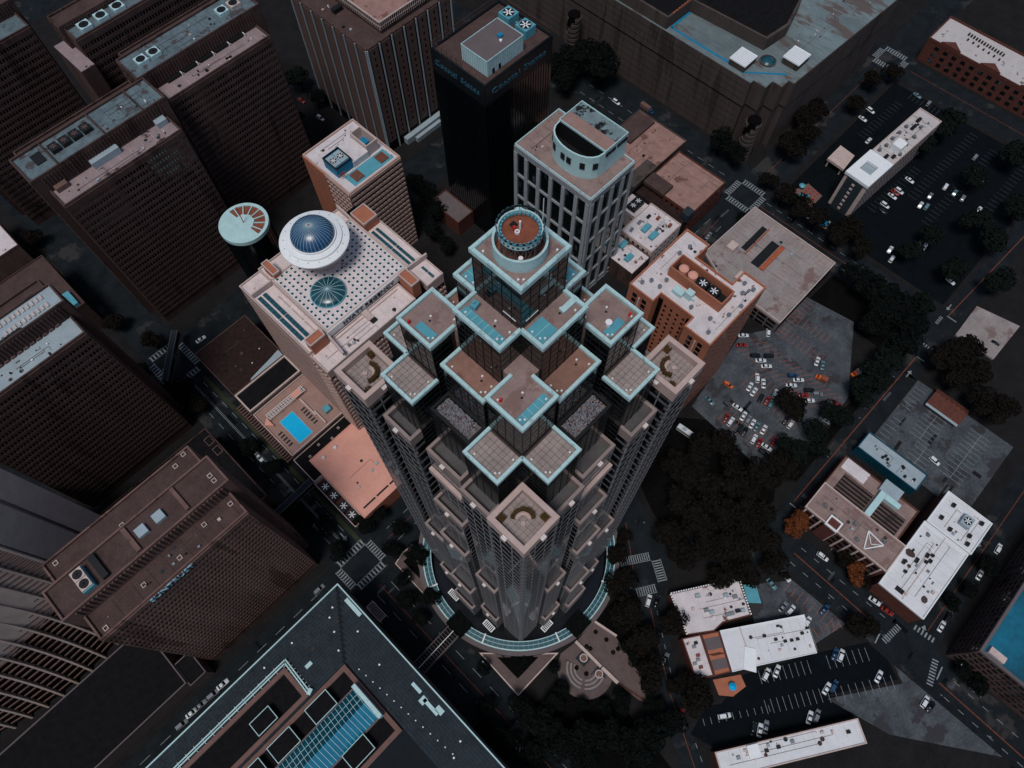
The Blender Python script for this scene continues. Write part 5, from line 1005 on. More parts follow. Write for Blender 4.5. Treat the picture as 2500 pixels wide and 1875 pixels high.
for i in range(34):
    x = -34.6 - i * 1.65; MB().bar((x, 33.4, 31.6), (x, 39.8, 34.5), .14).build('glazing_bar', 'ga_teal', sk_); MB().bar((x, 46.2, 31.6), (x, 39.8, 34.5), .14).build('glazing_bar', 'ga_teal', sk2)
for y in (41.8, 44): MB().bar((-90, y, 31.6 + (46.2 - y) / 6.4 * 2.9), (-34, y, 31.6 + (46.2 - y) / 6.4 * 2.9), .12).build('glazing_rail', 'ga_teal', sk2)
MB().box(-34.1, 32.6, 30, -32.6, 47, 34.6).build('skylight_gable', 'teal_white', BB); MB().box(-90, 32.8, 30, -34.1, 33.4, 31.8).build('skylight_kerb', 'concrete_mauve', BB); MB().box(-90, 46.2, 30, -34.1, 46.8, 31.8).build('skylight_kerb', 'concrete_mauve', BB)
for o in (0, .9):
    MB().bar((-110, 71.2 - o, 30.9), (-45 - o, 71.2 - o, 30.9), .45).build('roof_pipe', 'ga_teal', BB); MB().bar((-45 - o, 71.4 - o, 30.9), (-45.6 - o, 57.4, 30.9), .45).build('roof_pipe', 'ga_teal', BB)
for i in range(8): MB().box(-47.2, 58.4 + i * 1.6, 30.05, -44.4, 58.6 + i * 1.6, 30.7).build('pipe_rack', 'steel', BB)
for i in range(16): MB().box(-50 - i * 3.4, 69.4, 30.05, -49.8 - i * 3.4, 72, 30.7).build('pipe_rack', 'steel', BB)
MB().cbox((-45.6, 56.8, 30.8), (2.2, 1.4, 1.4), .4).build('valve_box', 'ga_teal', BB)
MB().box(-17.4, 63.4, 30.4, -15.9, 71.6, 31).build('roof_panel', 'teal_white', BB)
for (x, y, a, b) in ((-17.5, 31, 1.2, 4.4), (-18.2, 23, 1.3, 7), (-18.6, 26.4, 2.6, 2.2), (-16.8, 20, 2, 3), (-39, 64, 2.6, 1.4)): MB().cbox((x - 1.5, y, 30.2), (a, b, .25)).build('roof_patch', 'ga_teal', BB)
for i in range(14): MB().cbox((-29 + .35 * i, 50 - i * 3.3, 30.3), (.4, .4, .6), .7).build('roof_light', 'white_paint', BB)
for (x, y) in ((-22, 73), (-25, 71), (-27, 66), (-30, 60), (-21, 60), (-23, 46), (-40, 74), (-52, 74.5), (-20, 8), (-25, 6), (-30, 5), (-36, 4)): MB().cbox((x, y, 30.3), (.6, .6, .5), .5).build('roof_vent', 'white_paint', BB)
for (x, y) in ((-27, 74), (-36, 67), (-24, 68)): MB().cyl(x, y, 30.05, 30.3, .8, 14).build('roof_drain', 'dark_metal', BB)
TG = thing('entrance_trellis', 'pale gridded trellis roof at the corner of the dark-roofed block', 'trellis', (-12.6, 66, 0)); MB().frame(-14.6, 61.6, -11, 69.8, 6.8, 7.2, .25).build('frame', 'concrete_pale', TG)
for i in range(1, 10): piece('slat', 'concrete_pale', TG, (-12.8, 61.6 + i * .82, 7), (3.2, .18, .25))
for x in (-14.3, -11.2):
    for y in (62, 69.4): piece('post', 'concrete_pale', TG, (x, y, 3.4), (.3, .3, 6.8))
# ------------------------------------------------------------------ plaza round the tower foot
PZ = lambda pts, z0, z1, m, nm='plaza_paving': structure(nm, MB().prism(pts, z0, z1), m)
PZ([(34.6, 1.2), (45.2, .9), (47, -8), (43, -24), (38, -36.6), (35.4, -30), (34.4, -20)], .1, .5, 'plaza_pink'); PZ([(27, 2.6), (34.4, 1.2), (34.3, -19.5)] + [(29.6 + 11 * math.cos(R(t)), -8.2 + 11 * math.sin(R(t))) for t in range(292, 116, -11)], .1, .3, 'plaza_pink')
WL = lambda p, q, h, w=.8, m='concrete_pale', lab='': tag(MB().cbox(((p[0] + q[0]) / 2, (p[1] + q[1]) / 2, h / 2), (math.hypot(q[0] - p[0], q[1] - p[1]), w, h), math.atan2(q[1] - p[1], q[0] - p[0])).build('garden_wall', m), lab, 'wall')
WL((45.3, .9), (47.2, -9), 1.3, .9, 'concrete_pale', 'pale low wall along the right side of the plaza ramp'); WL((34.4, 1.4), (34.3, -12), 1.5, 1.1, 'concrete_pale', 'pale low wall between the plaza ramp and the fan-shaped steps'); WL((34.3, -12.5), (34.4, -20.5), 1.6, 1.3, 'concrete_pale', 'pale low wall beside the lower end of the fan-shaped steps'); WL((34.6, -21), (37.6, -36), 1.0, .5, 'brick_red', 'thin brick wall along the lower edge of the plaza ramp')
MB()
for k in range(7):
    structure('amphitheatre_step', MB().lathe(29.6, -8.2, [(3.2 + k * .75, .25), (3.2 + k * .75, .36 + k * .14), (3.9 + k * .75, .36 + k * .14)], 24, R(112), R(206)), 'granite_mid' if k % 2 else 'plaza_grey'); structure('amphitheatre_step', MB().lathe(29.6, -8.2, [(3.2 + k * .75, .25), (3.2 + k * .75, .36 + k * .14), (3.9 + k * .75, .36 + k * .14)], 24, R(218), R(290)), 'granite_mid' if k % 2 else 'plaza_grey')
for x, y, nm in ((32, -5, 'upper'), (31.8, -13.2, 'lower')):
    T = thing('round_planter', 'round stone planter at the %s side of the fan-shaped steps' % nm, 'planter', (x, y, 0), 'round planters by the steps'); MB().lathe(x, y, [(1.6, .2), (1.6, 1), (1.2, 1), (1.2, .7)], 24).build('rim', 'concrete_pale', T); MB().cyl(x, y, .2, .75, 1.2, 20).build('bed', 'brick_walk', T); MB().box(x - 2.3, y - 2.3, .15, x + 2.3, y + 2.3, .33).build('base', 'slate_roof', T)
def vwall(pts, w, h, m): return MB().ring(pts, inset(pts, w), .1, h)
tri = [(4.2, 4), (26.6, 3.4), (21, 9), (9.6, 21), (4.8, 26)]; PZ(tri, .1, .45, 'plaza_pink', 'terrace_paving'); structure('terrace_edge', MB().ring(tri, inset(tri, .5), .4, 1.0), 'concrete_pale')
PZ([(8.6, 8.4), (20, 8), (8.6, 19.6)], .44, .55, 'soil', 'planting_bed')
l2 = [(5, 75.8), (10.4, 77), (16, 76.4), (11.6, 63), (6.4, 53.4), (4.8, 55)]; PZ(l2, .1, .45, 'plaza_pink', 'terrace_paving'); structure('terrace_edge', MB().ring(l2, inset(l2, .4), .4, .9), 'concrete_pale'); PZ([(8, 74), (13.6, 74), (10, 66), (8, 64)], .44, .56, 'soil', 'planting_bed')
# ------------------------------------------------------------------ lower right cluster
def poly(name, label, pts, z, roof, wall, cat='building', ph=.7, group=None, pw=.4, parapet=None):
    cx_, cy_ = sum(p[0] for p in pts) / len(pts), sum(p[1] for p in pts) / len(pts); T = thing(name, label, cat, (cx_, cy_, 0), group)
    MB().prism(pts, 0, z - .3).build('wall', wall, T); MB().prism(inset(pts, .06), z - .3, z).build('roof_deck', roof, T); MB().ring(inset(pts, -.06), inset(pts, pw), z - .4, z + ph).build('parapet', parapet or wall, T); return T
TR = poly('teal_walled_building', 'long low building with pale teal roof and teal wall', rc(178.5, -62.2, 188.3, -33.4), 6, 'pale_roof', 'skylight_dark')
for x, y in ((182, -44), (183.4, -44.6), (182.6, -46), (184, -53), (181, -55.4), (182.4, -59)): MB().cbox((x, y, 6.4), (1.2, 1, .9)).build('roof_unit', 'dark_metal', TR)
BR = poly('brick_building', 'brick building with grey-brown flat roof along the orange-lined street', rc(136.8, -69.4, 151, -31.4), 14, 'tower_roof', 'brick_red', parapet='concrete_pale'); F = Facade(BR)
for i in range(11):
    F.add('pier', 'concrete_pale', (136.7, -67.5 + i * 3.5, 6.5), (.5, .7, 13))
    for j in range(3): F.add('window', 'pane_dark', (136.75, -65.8 + i * 3.5, 3 + j * 4), (.2, 2.2, 2.4))
F.emit(); fr_ = MB().bar((138.4, -58, 14.4), (146, -55.4, 14.4), .4).bar((146, -55.4, 14.4), (145, -63, 14.4), .4).bar((145, -63, 14.4), (138.4, -58, 14.4), .4).bar((142, -59, 14.4), (146, -55.4, 14.4), .25).bar((142, -59, 14.4), (145, -63, 14.4), .25).build('triangle_frame', 'white_paint', BR)
MB().box(136.2, -46.4, 0, 141, -41, 14.6).build('stair_tower', 'brick_red', BR); MB().frame(136.1, -46.5, 141.1, -40.9, 14.2, 15.2, .6).build('stair_rim', 'white_paint', BR)
for x, y in ((143, -37), (145, -50), (140, -54), (147, -62)): MB().cyl(x, y, 14, 14.8, .5, 10).build('roof_vent', 'steel', BR); MB().cyl(x, y, 14.0, 14.03, 1.3, 14).build('soot_ring', 'soot', BR)
CT = poly('courtyard_wing', 'lower courtyard wing with dark roof louvres behind the brick building', rc(151.3, -67, 170, -31.8), 9, 'tower_roof', 'brick_red')
for (y0_, y1_) in ((-50, -36), (-65, -53)):
    MB().box(154, y0_, 8.9, 163, y1_, 9.3).build('louvre_pit', 'fan_dark', CT)
    for i in range(5): piece('louvre', 'concrete_brown_light', CT, (155 + i * 1.8, (y0_ + y1_) / 2, 9.5), (.5, y1_ - y0_, .5))
MB().box(164, -44, 9, 169.6, -33, 9.6).build('roof_patch', 'white_roof_worn', CT)
cn = MB().box(152, -53.2, 9.2, 166, -50.6, 11.6).build('white_canopy', 'ga_teal', CT); MB().box(163.6, -60, 9.2, 166, -53.3, 11.6).build('white_canopy', 'ga_teal', CT); MB().box(166.2, -58, 9.2, 172, -49.6, 11).build('vaulted_unit', 'pale_roof', CT)
W1 = poly('white_roofed_building', 'large white roof with brown stains at the street corner', rc(132, -89.6, 166.3, -69.9), 12, 'white_roof_worn' if 0 else 'white_roof', 'brick_red', parapet='white_paint'); W2 = poly('white_roofed_building', 'white roof with big vent units behind the large stained white roof', rc(166.8, -90.2, 184, -70.4), 12.4, 'white_roof', 'brick_red', parapet='white_paint')
for x, y in ((150, -76), (156, -79.5), (152, -79), (153.4, -80), (154.6, -78), (143, -75), (146, -72.6), (162, -74)): MB().cbox((x, y, 12.6), (random.uniform(1, 2.2), 1.2, 1.1), .1).build('roof_unit', random.choice(['dark_metal', 'steel']), W1)
for (x, y, r_) in ((151, -72.8, 2.2), (147, -73, 1.0), (139, -86, 1.8)): MB().prism([(x + r_ * random.uniform(.6, 1.1) * math.cos(t * .785), y + r_ * random.uniform(.6, 1.1) * math.sin(t * .785)) for t in range(8)], 12, 12.02).build('worn_patch', 'brown_roof', W1)
MB().box(133, -79.9, 12, 166, -79.6, 12.25).build('roof_seam', 'concrete_pale', W1); MB().box(134.4, -79, 11.9, 136.4, -75.6, 12.2).build('roof_well', 'dark_metal', W1)
fan_unit(W2, (177, -82, 12.4), (5, 4), 2.4, 'pale_roof'); 
for x, y in ((172, -74), (170, -79), (173, -86), (180, -75), (169.5, -87), (181, -87)): MB().cbox((x, y, 13), (1.6, 1.4, 1.2), .1).build('roof_unit', 'dark_metal', W2)
BL = poly('blue_roofed_building', 'building with deep blue flat roof at the lower right edge', rc(131.8, -190, 210, -106.8), 22, 'blue_roof', 'concrete_brown', parapet='concrete_mauve', pw=1.0); MB().cbox((134.6, -112, 22.8), (2.6, 6, 1.6)).build('roof_unit', 'concrete_pale', BL); F = Facade(BL)
W = rect_walls(131.8, -190, 210, -106.8); F.wall(*W['l'], 2, 21, 30, 6, .4, .3, .15, 'concrete_brown', None, 'pane_dark', wd=.06); F.wall((210, -106.8), (131.8, -106.8), 2, 21, 28, 6, .4, .3, .15, 'concrete_brown', None, 'pane_dark', wd=.06); F.emit()
CR = poly('crenellated_store', 'grey flat roof edged with pale crenellations, lower right', [(73.2, -13.7), (97, -29.8), (88.8, -41.8), (79, -35.6), (74, -35), (65.5, -28.3)], 7, 'white_roof_worn', 'brick_red', ph=.3)
def edge_blocks(T, p, q, n, z, m='white_paint'):
    a = math.atan2(q[1] - p[1], q[0] - p[0])
    for i in range(n): t = (i + .5) / n; piece('merlon', m, T, (p[0] + (q[0] - p[0]) * t, p[1] + (q[1] - p[1]) * t, z), (math.hypot(q[0] - p[0], q[1] - p[1]) / n * .55, .5, .6), a)
edge_blocks(CR, (73.2, -13.7), (97, -29.8), 28, 7.6); edge_blocks(CR, (97, -29.8), (88.8, -41.8), 14, 7.6); edge_blocks(CR, (73.2, -13.7), (65.5, -28.3), 16, 7.6)
for x, y in ((80, -22), (88, -30), (90, -33), (78, -28), (79, -30), (84, -36), (86.4, -37), (88, -38.4), (82.5, -35)): MB().cbox((x, y, 7.6), (1.8, 1.3, 1.2), -.6).build('roof_unit', random.choice(['pale_roof', 'steel', 'dark_metal']), CR)
TA = tag(MB().prism([(97.4, -33), (101, -36.6), (96.6, -42.6), (93, -38.6)], 3.2, 3.5).build('awning', 'teal_panel'), 'teal awning beside the crenellated store roof', 'awning')
for p in ((98, -34.4),): pass
ST2 = poly('long_white_store', 'long bright white store roof in the lower right', [(75.7, -36.5), (103.4, -56.6), (95, -68.2), (76.9, -55.6), (67, -49)], 7.2, 'white_roof', 'concrete_brown_light', parapet='white_paint', pw=.25, ph=.35); MB().prism([(70.6, -51.4), (77.6, -46.8), (79.8, -50.4), (73, -55.6)], 7.2, 7.7).build('upper_roof', 'white_paint', ST2); MB().bar((82, -41.4), (0, 0), .1) if 0 else None
MB().bar((82, -41.2, 7.4), (77, -49, 7.4), .3).build('roof_seam', 'concrete_pale', ST2)
for x, y in ((88, -54), (90, -57), (94, -60), (92, -58.6), (97, -60), (86, -50)): MB().cbox((x, y, 7.6), (1.2, 1, .9), -.6).build('roof_unit', 'dark_metal', ST2)
SW = poly('street_corner_store', 'worn white store roof with rust-red canopy beside the tree-lined street', [(63.1, -27.6), (69.4, -32), (61, -45), (55.2, -40.7)], 6.6, 'white_roof_worn', 'brick_red')
for x, y in ((64, -33), (62.6, -36), (61.4, -37), (60, -39.4), (59.4, -37), (65.6, -32.6)): MB().cbox((x, y, 7.1), (1.4, 1, 1), -.6).build('roof_unit', random.choice(['dark_metal', 'rust', 'steel']), SW)
SO = poly('orange_roofed_store', 'orange metal roof with grey panels between two white store roofs', [(69.7, -32.2), (75.5, -36.4), (66.8, -48.8), (61.3, -45.2)], 6.2, 'orange_wall', 'brick_red', ph=.2)
for t0, t1 in ((.12, .4), (.64, .88)):
    P = lambda u, v: (69.7 + (61.3 - 69.7) * v + (5.8 - .3 * v) * u, -32.2 + (-45.2 + 32.2) * v - (4.2 - .6 * v) * u); MB().prism([P(.05, t0), P(.95, t0), P(.95, t1), P(.05, t1)], 6.2, 6.35).build('roof_panel', 'concrete_mauve', SO)
for i in range(8): q_ = P(.2 + i * .085, .52); MB().cbox((*q_, 6.3), (.25, 2.2, .2), R(-57) + math.pi / 2).build('roof_grille', 'brick_red', SO)
S3_ = poly('south_white_store', 'long narrow white store roof at the bottom right', [(40.5, -60.8), (86.3, -92), (81.5, -99), (35.6, -68)], 7, 'white_roof', 'brick_red', parapet='concrete_pale', ph=.4)
for x, y in ((45, -68), (54, -74), (58, -76.4), (63, -79), (80, -92), (50, -70)): MB().cbox((x, y, 7.4), (1.4, 1.1, .9), -.6).build('roof_unit', random.choice(['dark_metal', 'steel']), S3_)
MB().prism([(50, -67.6), (53.6, -70), (51.2, -73.6), (47.6, -71)], 7, 8.2).build('roof_box', 'white_paint', S3_)
S4_ = poly('south_white_store', 'second white store roof cut by the bottom edge', [(34, -70), (48, -79), (42, -90), (26, -80)], 6.4, 'white_roof', 'brick_red', ph=.4)
RS = thing('red_roofed_shed', 'small shed with dark red ridged roof in the striped lot', 'shed', (225, -53, 0)); MB().box(221.2, -60, 0, 229.4, -45.2, 3).build('wall', 'concrete_pale', RS); MB().add([(220.6, -60.6, 3), (220.6, -44.6, 3), (226.4, -44.6, 5), (226.4, -60.6, 5), (230, -44.6, 3.2), (230, -60.6, 3.2)], [(0, 3, 2, 1), (3, 5, 4, 2)]).build('roof', 'brick_red', RS); MB().box(219.4, -60.4, 2.6, 221.2, -44.8, 2.9).build('awning', 'pale_roof', RS)
for i in range(6): MB().cbox((226.4, -46.5 - i * 2.4, 5), (1.2, .3, .12)).build('roof_vent', 'rust', RS)
structure('raised_lot', MB().prism([(262.6, -36.6), (284, -36), (288, -56.4), (263, -56)], .1, 1.1), 'garage_deck')
PT = structure('patio', MB().prism([(61, -46.4), (70, -53), (68, -57), (61.6, -55.6), (58.2, -51.4)], .1, .3), 'orange_wall')
def parasol(x, y, r, m, label, z=0):
    T = thing('parasol', label, 'parasol', (x, y, z)); MB().lathe(x, y, [(r, z + 2.2), (r * .5, z + 2.7), (.02, z + 3)], 10).build('canopy', m, T); MB().bar((x, y, z), (x, y, z + 2.6), .1).build('pole', 'steel', T); MB().cyl(x, y, z, z + .15, .4, 10).build('base', 'steel', T)
parasol(63.9, -53, 1.5, 'pool_tile', 'bright blue parasol on the orange patio', .3)
structure('hotel_patio', MB().prism([(279, 70), (292, 66), (290, 56), (279, 56)], .1, .16), 'brick_walk')
for i, (x, y) in enumerate(((286.6, 67), (282.4, 61.2), (280.6, 63.6))): parasol(x, y, 1.7, 'teal_panel', 'teal parasol, %s from the left, on the patio of the white slab building' % ORD[i], .16)
for i in range(9):
    x, y = 284.6 + (i % 3) * 2.3, 58.6 + (i // 3) * 2.6; T = thing('patio_bench', 'red bench on the patio, %s row from the slab, %s in row' % (ORD[i // 3], ORD[i % 3]), 'bench', (x, y, .16), 'red patio benches'); MB().cbox((x, y, .62), (1.4, .45, .1), i).build('seat', 'red', T)
    for s in (-.5, .5): MB().cbox((x + s * math.cos(i), y + s * math.sin(i), .38), (.1, .4, .44), i).build('leg', 'steel', T)

# ------------------------------------------------------------------ seams, pipes and vents on the flat roofs
def clutter(T, x, y, L, W, z, a=0, seam=3.2, n=8, pipes=2, seed=1, sm='concrete_pale'):
    """a roof area L x W from corner (x, y), turned by a: sheet seams, conduit runs, small vents and drains"""
    rnd = random.Random(seed); ca, sa = math.cos(a), math.sin(a); P = lambda u, v: (x + u * ca - v * sa, y + u * sa + v * ca)
    k = seam
    while k < L: p = P(k, W / 2); piece('roof_seam', sm, T, (*p, z + .02), (.09, W * .98, .05), a); k += seam * rnd.uniform(.9, 1.1)
    for _ in range(pipes):
        v = rnd.uniform(.15, .85) * W; u0 = rnd.uniform(.05, .4) * L; u1 = rnd.uniform(.55, .95) * L; p, q = P(u0, v), P(u1, v); mb = MB().bar((*p, z + .2), (*q, z + .12), .1); w = P(u1, v + rnd.uniform(-.25, .25) * W); mb.bar((*q, z + .12), (*w, z + .12), .1); mb.build('conduit', 'concrete_mauve', T)
    for _ in range(n):
        p = P(rnd.uniform(.05, .95) * L, rnd.uniform(.08, .92) * W); h = rnd.uniform(.3, .9); t = rnd.random()
        if t < .4: MB().cyl(*p, z, z + h, rnd.uniform(.12, .35), 8).build('roof_vent', rnd.choice(['steel', 'white_paint', 'dark_metal']), T)
        elif t < .8: MB().cbox((*p, z + h / 2), (rnd.uniform(.5, 1.4), rnd.uniform(.5, 1.2), h), a).build('roof_unit', rnd.choice(['steel', 'pale_roof', 'dark_metal', 'concrete_pale']), T)
        else: MB().cyl(*p, z, z + .03, rnd.uniform(.4, .9), 10).build('roof_stain', rnd.choice(['brown_roof', 'slate_roof']), T)
A36 = R(-35.9)
clutter(ST2, 80, -40.6, 26, 13, 7.2, A36, 3.5, 12, 3, 1) if 0 else clutter(ST2, 75.5, -53.2, 26, 12.5, 7.2, A36, 3.6, 14, 3, 1); clutter(S3_, 37.6, -66.4, 52, 6.5, 7, R(-34.2), 4, 12, 3, 2); clutter(W1, 133, -89, 32.5, 18.5, 12, 0, 4, 16, 4, 3); clutter(W2, 167.6, -89.6, 15.6, 18.4, 12.4, 0, 4, 10, 3, 4)
clutter(HY, 34, 128, 40, 6.5, 68, 0, 2.6, 12, 3, 5); clutter(HT, 96, 213, 26, 7, 60, 0, 3, 8, 2, 6); clutter(GA, 154, 137.5, 25, 10, 75, 0, 5, 7, 2, 7, 'brown_roof'); clutter(B1, 215, 132, 40, 12, 14, 0, 6, 12, 3, 8, 'brown_roof'); clutter(B2, 228, 94, 19, 27, 16, 0, 6, 9, 2, 9, 'brown_roof')
clutter(B3, 191.5, 94.5, 20, 17, 14, 0, 4, 14, 4, 10); clutter(B4, 177, 94, 12, 28, 11, 0, 4, 9, 2, 11); clutter(OR, 156, 45, 4.4, 14, 73, 0, 3, 6, 1, 12); clutter(OR, 136, 34.5, 31, 4.6, 73, 0, 4, 10, 2, 13); clutter(OR, 140, 61, 27, 9, 73, 0, 4, 8, 2, 14)
clutter(WS, 309, 38, 40, 11.5, 22, R(-3.6), 6, 12, 3, 15, 'slate_roof'); clutter(BR, 138, -68, 12, 35, 14, 0, 4, 12, 3, 16, 'brown_roof'); clutter(CR, 70, -28, 25, 11, 7, R(-34), 5, 14, 3, 17); clutter(PK, 10, 101, 26, 25, 12, 0, 4.4, 5, 1, 18, 'pink_roof'); clutter(TR, 179.2, -61.6, 8.4, 27.6, 6, 0, 4, 8, 2, 19); clutter(PB, 5.4, 184, 26, 23, 12, 0, 9, 9, 1, 20, 'black_roof')
clutter(W5, -48, 188.6, 29, 7.6, 88, 0, 4, 10, 2, 21); clutter(SN, -67, 99.6, 48, 7, 85.5, 0, 6, 12, 2, 22, 'brown_dark_roof'); clutter(NW, 8, 243, 49, 6, 86.5, 0, 5, 14, 2, 23); clutter(NX, 66, 259.6, 46, 5.5, 86.5, 0, 5, 12, 2, 24); clutter(NX, 66, 270, 40, 12, 94, 0, 6, 16, 3, 25, 'slate_roof'); clutter(NW, 36, 253, 24, 12, 94, 0, 5, 12, 3, 26, 'slate_roof'); clutter(ML, 308, 100, 70, 16, 43.2, 0, 9, 16, 2, 27, 'slate_roof'); clutter(ST, 154, 246, 9, 40, 66, 0, 9, 8, 2, 28, 'brown_dark_roof'); clutter(BG, 177, 164, 11, 27, 97, 0, 6, 6, 2, 29, 'brown_dark_roof'); clutter(GR, 206, 34, 40, 36, 10, 0, 9, 10, 0, 30, 'slate_roof')
# repair patches and dark tyre tracks in the carriageways
rp = random.Random(5)
for (x0, y0, x1, y1, n) in ((-12, 100, 2, 205, 8), (-12, -55, 2, 75, 8), (10, 80, 250, 91, 14), (255, -20, 268, 75, 8), (118, -140, 129, -40, 10), (140, -34, 245, -26, 6), (150, -10, 195, 28, 10), (190, -80, 226, -40, 8), (256, 96, 268, 190, 6), (-150, 81, -18, 92, 6)):
    lotz = .1315 if (x0, y0) in ((150, -10), (190, -80)) else .003
    for _ in range(n):
        x, y = rp.uniform(x0, x1), rp.uniform(y0, y1); w, h = (rp.uniform(.8, 2), rp.uniform(2, 7))[::rp.choice((1, -1))]; structure('road_patch', MB().cbox((x, y, lotz - .004), (w, h, .008), rp.uniform(-.05, .05)), rp.choice(['asphalt_new', 'asphalt_old', 'pavement']) if lotz < .1 else rp.choice(['asphalt', 'pavement']))
# ------------------------------------------------------------------ vehicles
def loft(secs):
    """secs: list of rings (lists of points) of equal length -> closed skin"""
    mb = MB(); n = len(secs[0]); mb.v = [p for s in secs for p in s]
    for k in range(len(secs) - 1):
        for i in range(n): j = (i + 1) % n; mb.f.append((k * n + i, k * n + j, (k + 1) * n + j, (k + 1) * n + i))
    mb.f.append(tuple(range(n))[::-1]); b = (len(secs) - 1) * n; mb.f.append(tuple(range(b, b + n))); return mb
def ringx(x, w, z0, z1, t=.9): return [(x, -w, z0), (x, w, z0), (x, w, z0 + (z1 - z0) * .7), (x, w * t, z1), (x, -w * t, z1), (x, -w, z0 + (z1 - z0) * .7)]
body_me = loft([ringx(-2.4, .72, .45, .85), ringx(-2.25, .86, .3, .98), ringx(-1.2, .92, .28, 1.0), ringx(0, .93, .28, .98), ringx(1.1, .92, .28, .95), ringx(2.1, .84, .3, .8), ringx(2.42, .66, .42, .66)]).mesh('car_body', None, True)
cab_me = loft([ringx(-1.75, .74, .97, 1.0, .9), ringx(-1.1, .78, .95, 1.42, .8), ringx(.25, .78, .93, 1.42, .8), ringx(1.05, .76, .92, .95, .9)]).mesh('car_glass', 'car_glass')
roof_me = loft([ringx(-1.05, .6, 1.4, 1.45, .95), ringx(-.5, .64, 1.41, 1.49, .95), ringx(.25, .62, 1.4, 1.46, .95)]).mesh('car_roof', None, True)
van_cab = loft([ringx(-2.2, .76, .97, 1.5, .88), ringx(-1.9, .8, .95, 1.74, .84), ringx(.45, .8, .93, 1.74, .84), ringx(1.25, .78, .92, .98, .9)]).mesh('car_glass', 'car_glass'); van_roof = loft([ringx(-1.95, .66, 1.72, 1.78, .95), ringx(.4, .66, 1.72, 1.79, .95)]).mesh('car_roof', None)
wh = MB(); wh.lathe(0, 0, [(.05, -.11), (.33, -.11), (.33, .11), (.05, .11)], 12); wh.v = [(x, z, y) for x, y, z in wh.v]; wheel_me = wh.mesh('wheel', 'tyre'); hub = MB().cyl(0, 0, -.12, .12, .19, 10); hub.v = [(x, z, y) for x, y, z in hub.v]; rim_me = hub.mesh('rim', 'steel')
lamp_me = MB().cbox((0, 0, 0), (.12, .36, .14)).mesh('headlight', 'lamp_clear'); tail_me = MB().cbox((0, 0, 0), (.1, .34, .16)).mesh('tail_light', 'lamp_red')
for me in (body_me, roof_me, van_roof): me.materials.append(MATS['car_white'])
def child(name, me, parent, loc=(0, 0, 0), m=None):
    o = bpy.data.objects.new(name, me); o.location = loc; COL.objects.link(o); o.parent = parent
    if m: o.material_slots[0].link = 'OBJECT'; o.material_slots[0].material = MATS[m]
    return o
def car(x, y, a, colr, label, group, van=False, z=.01):
    e = bpy.data.objects.new('parked_car', None); e.empty_display_size = .3; COL.objects.link(e); e.location = (x, y, z); e.rotation_euler = (0, 0, R(a)); e.scale = (1.06, 1.06, 1.06); tag(e, label, 'car', group)
    child('body', body_me, e, m='car_' + colr); child('windows', van_cab if van else cab_me, e); child('roof', van_roof if van else roof_me, e, m='car_' + colr)
    for wx in (-1.45, 1.45):
        for wy in (-.8, .8): w = child('wheel', wheel_me, e, (wx, wy, .33)); child('rim', rim_me, w)
    for wy in (-.52, .52): child('headlight', lamp_me, e, (2.32, wy, .62)); child('tail_light', tail_me, e, (-2.36, wy, .74))
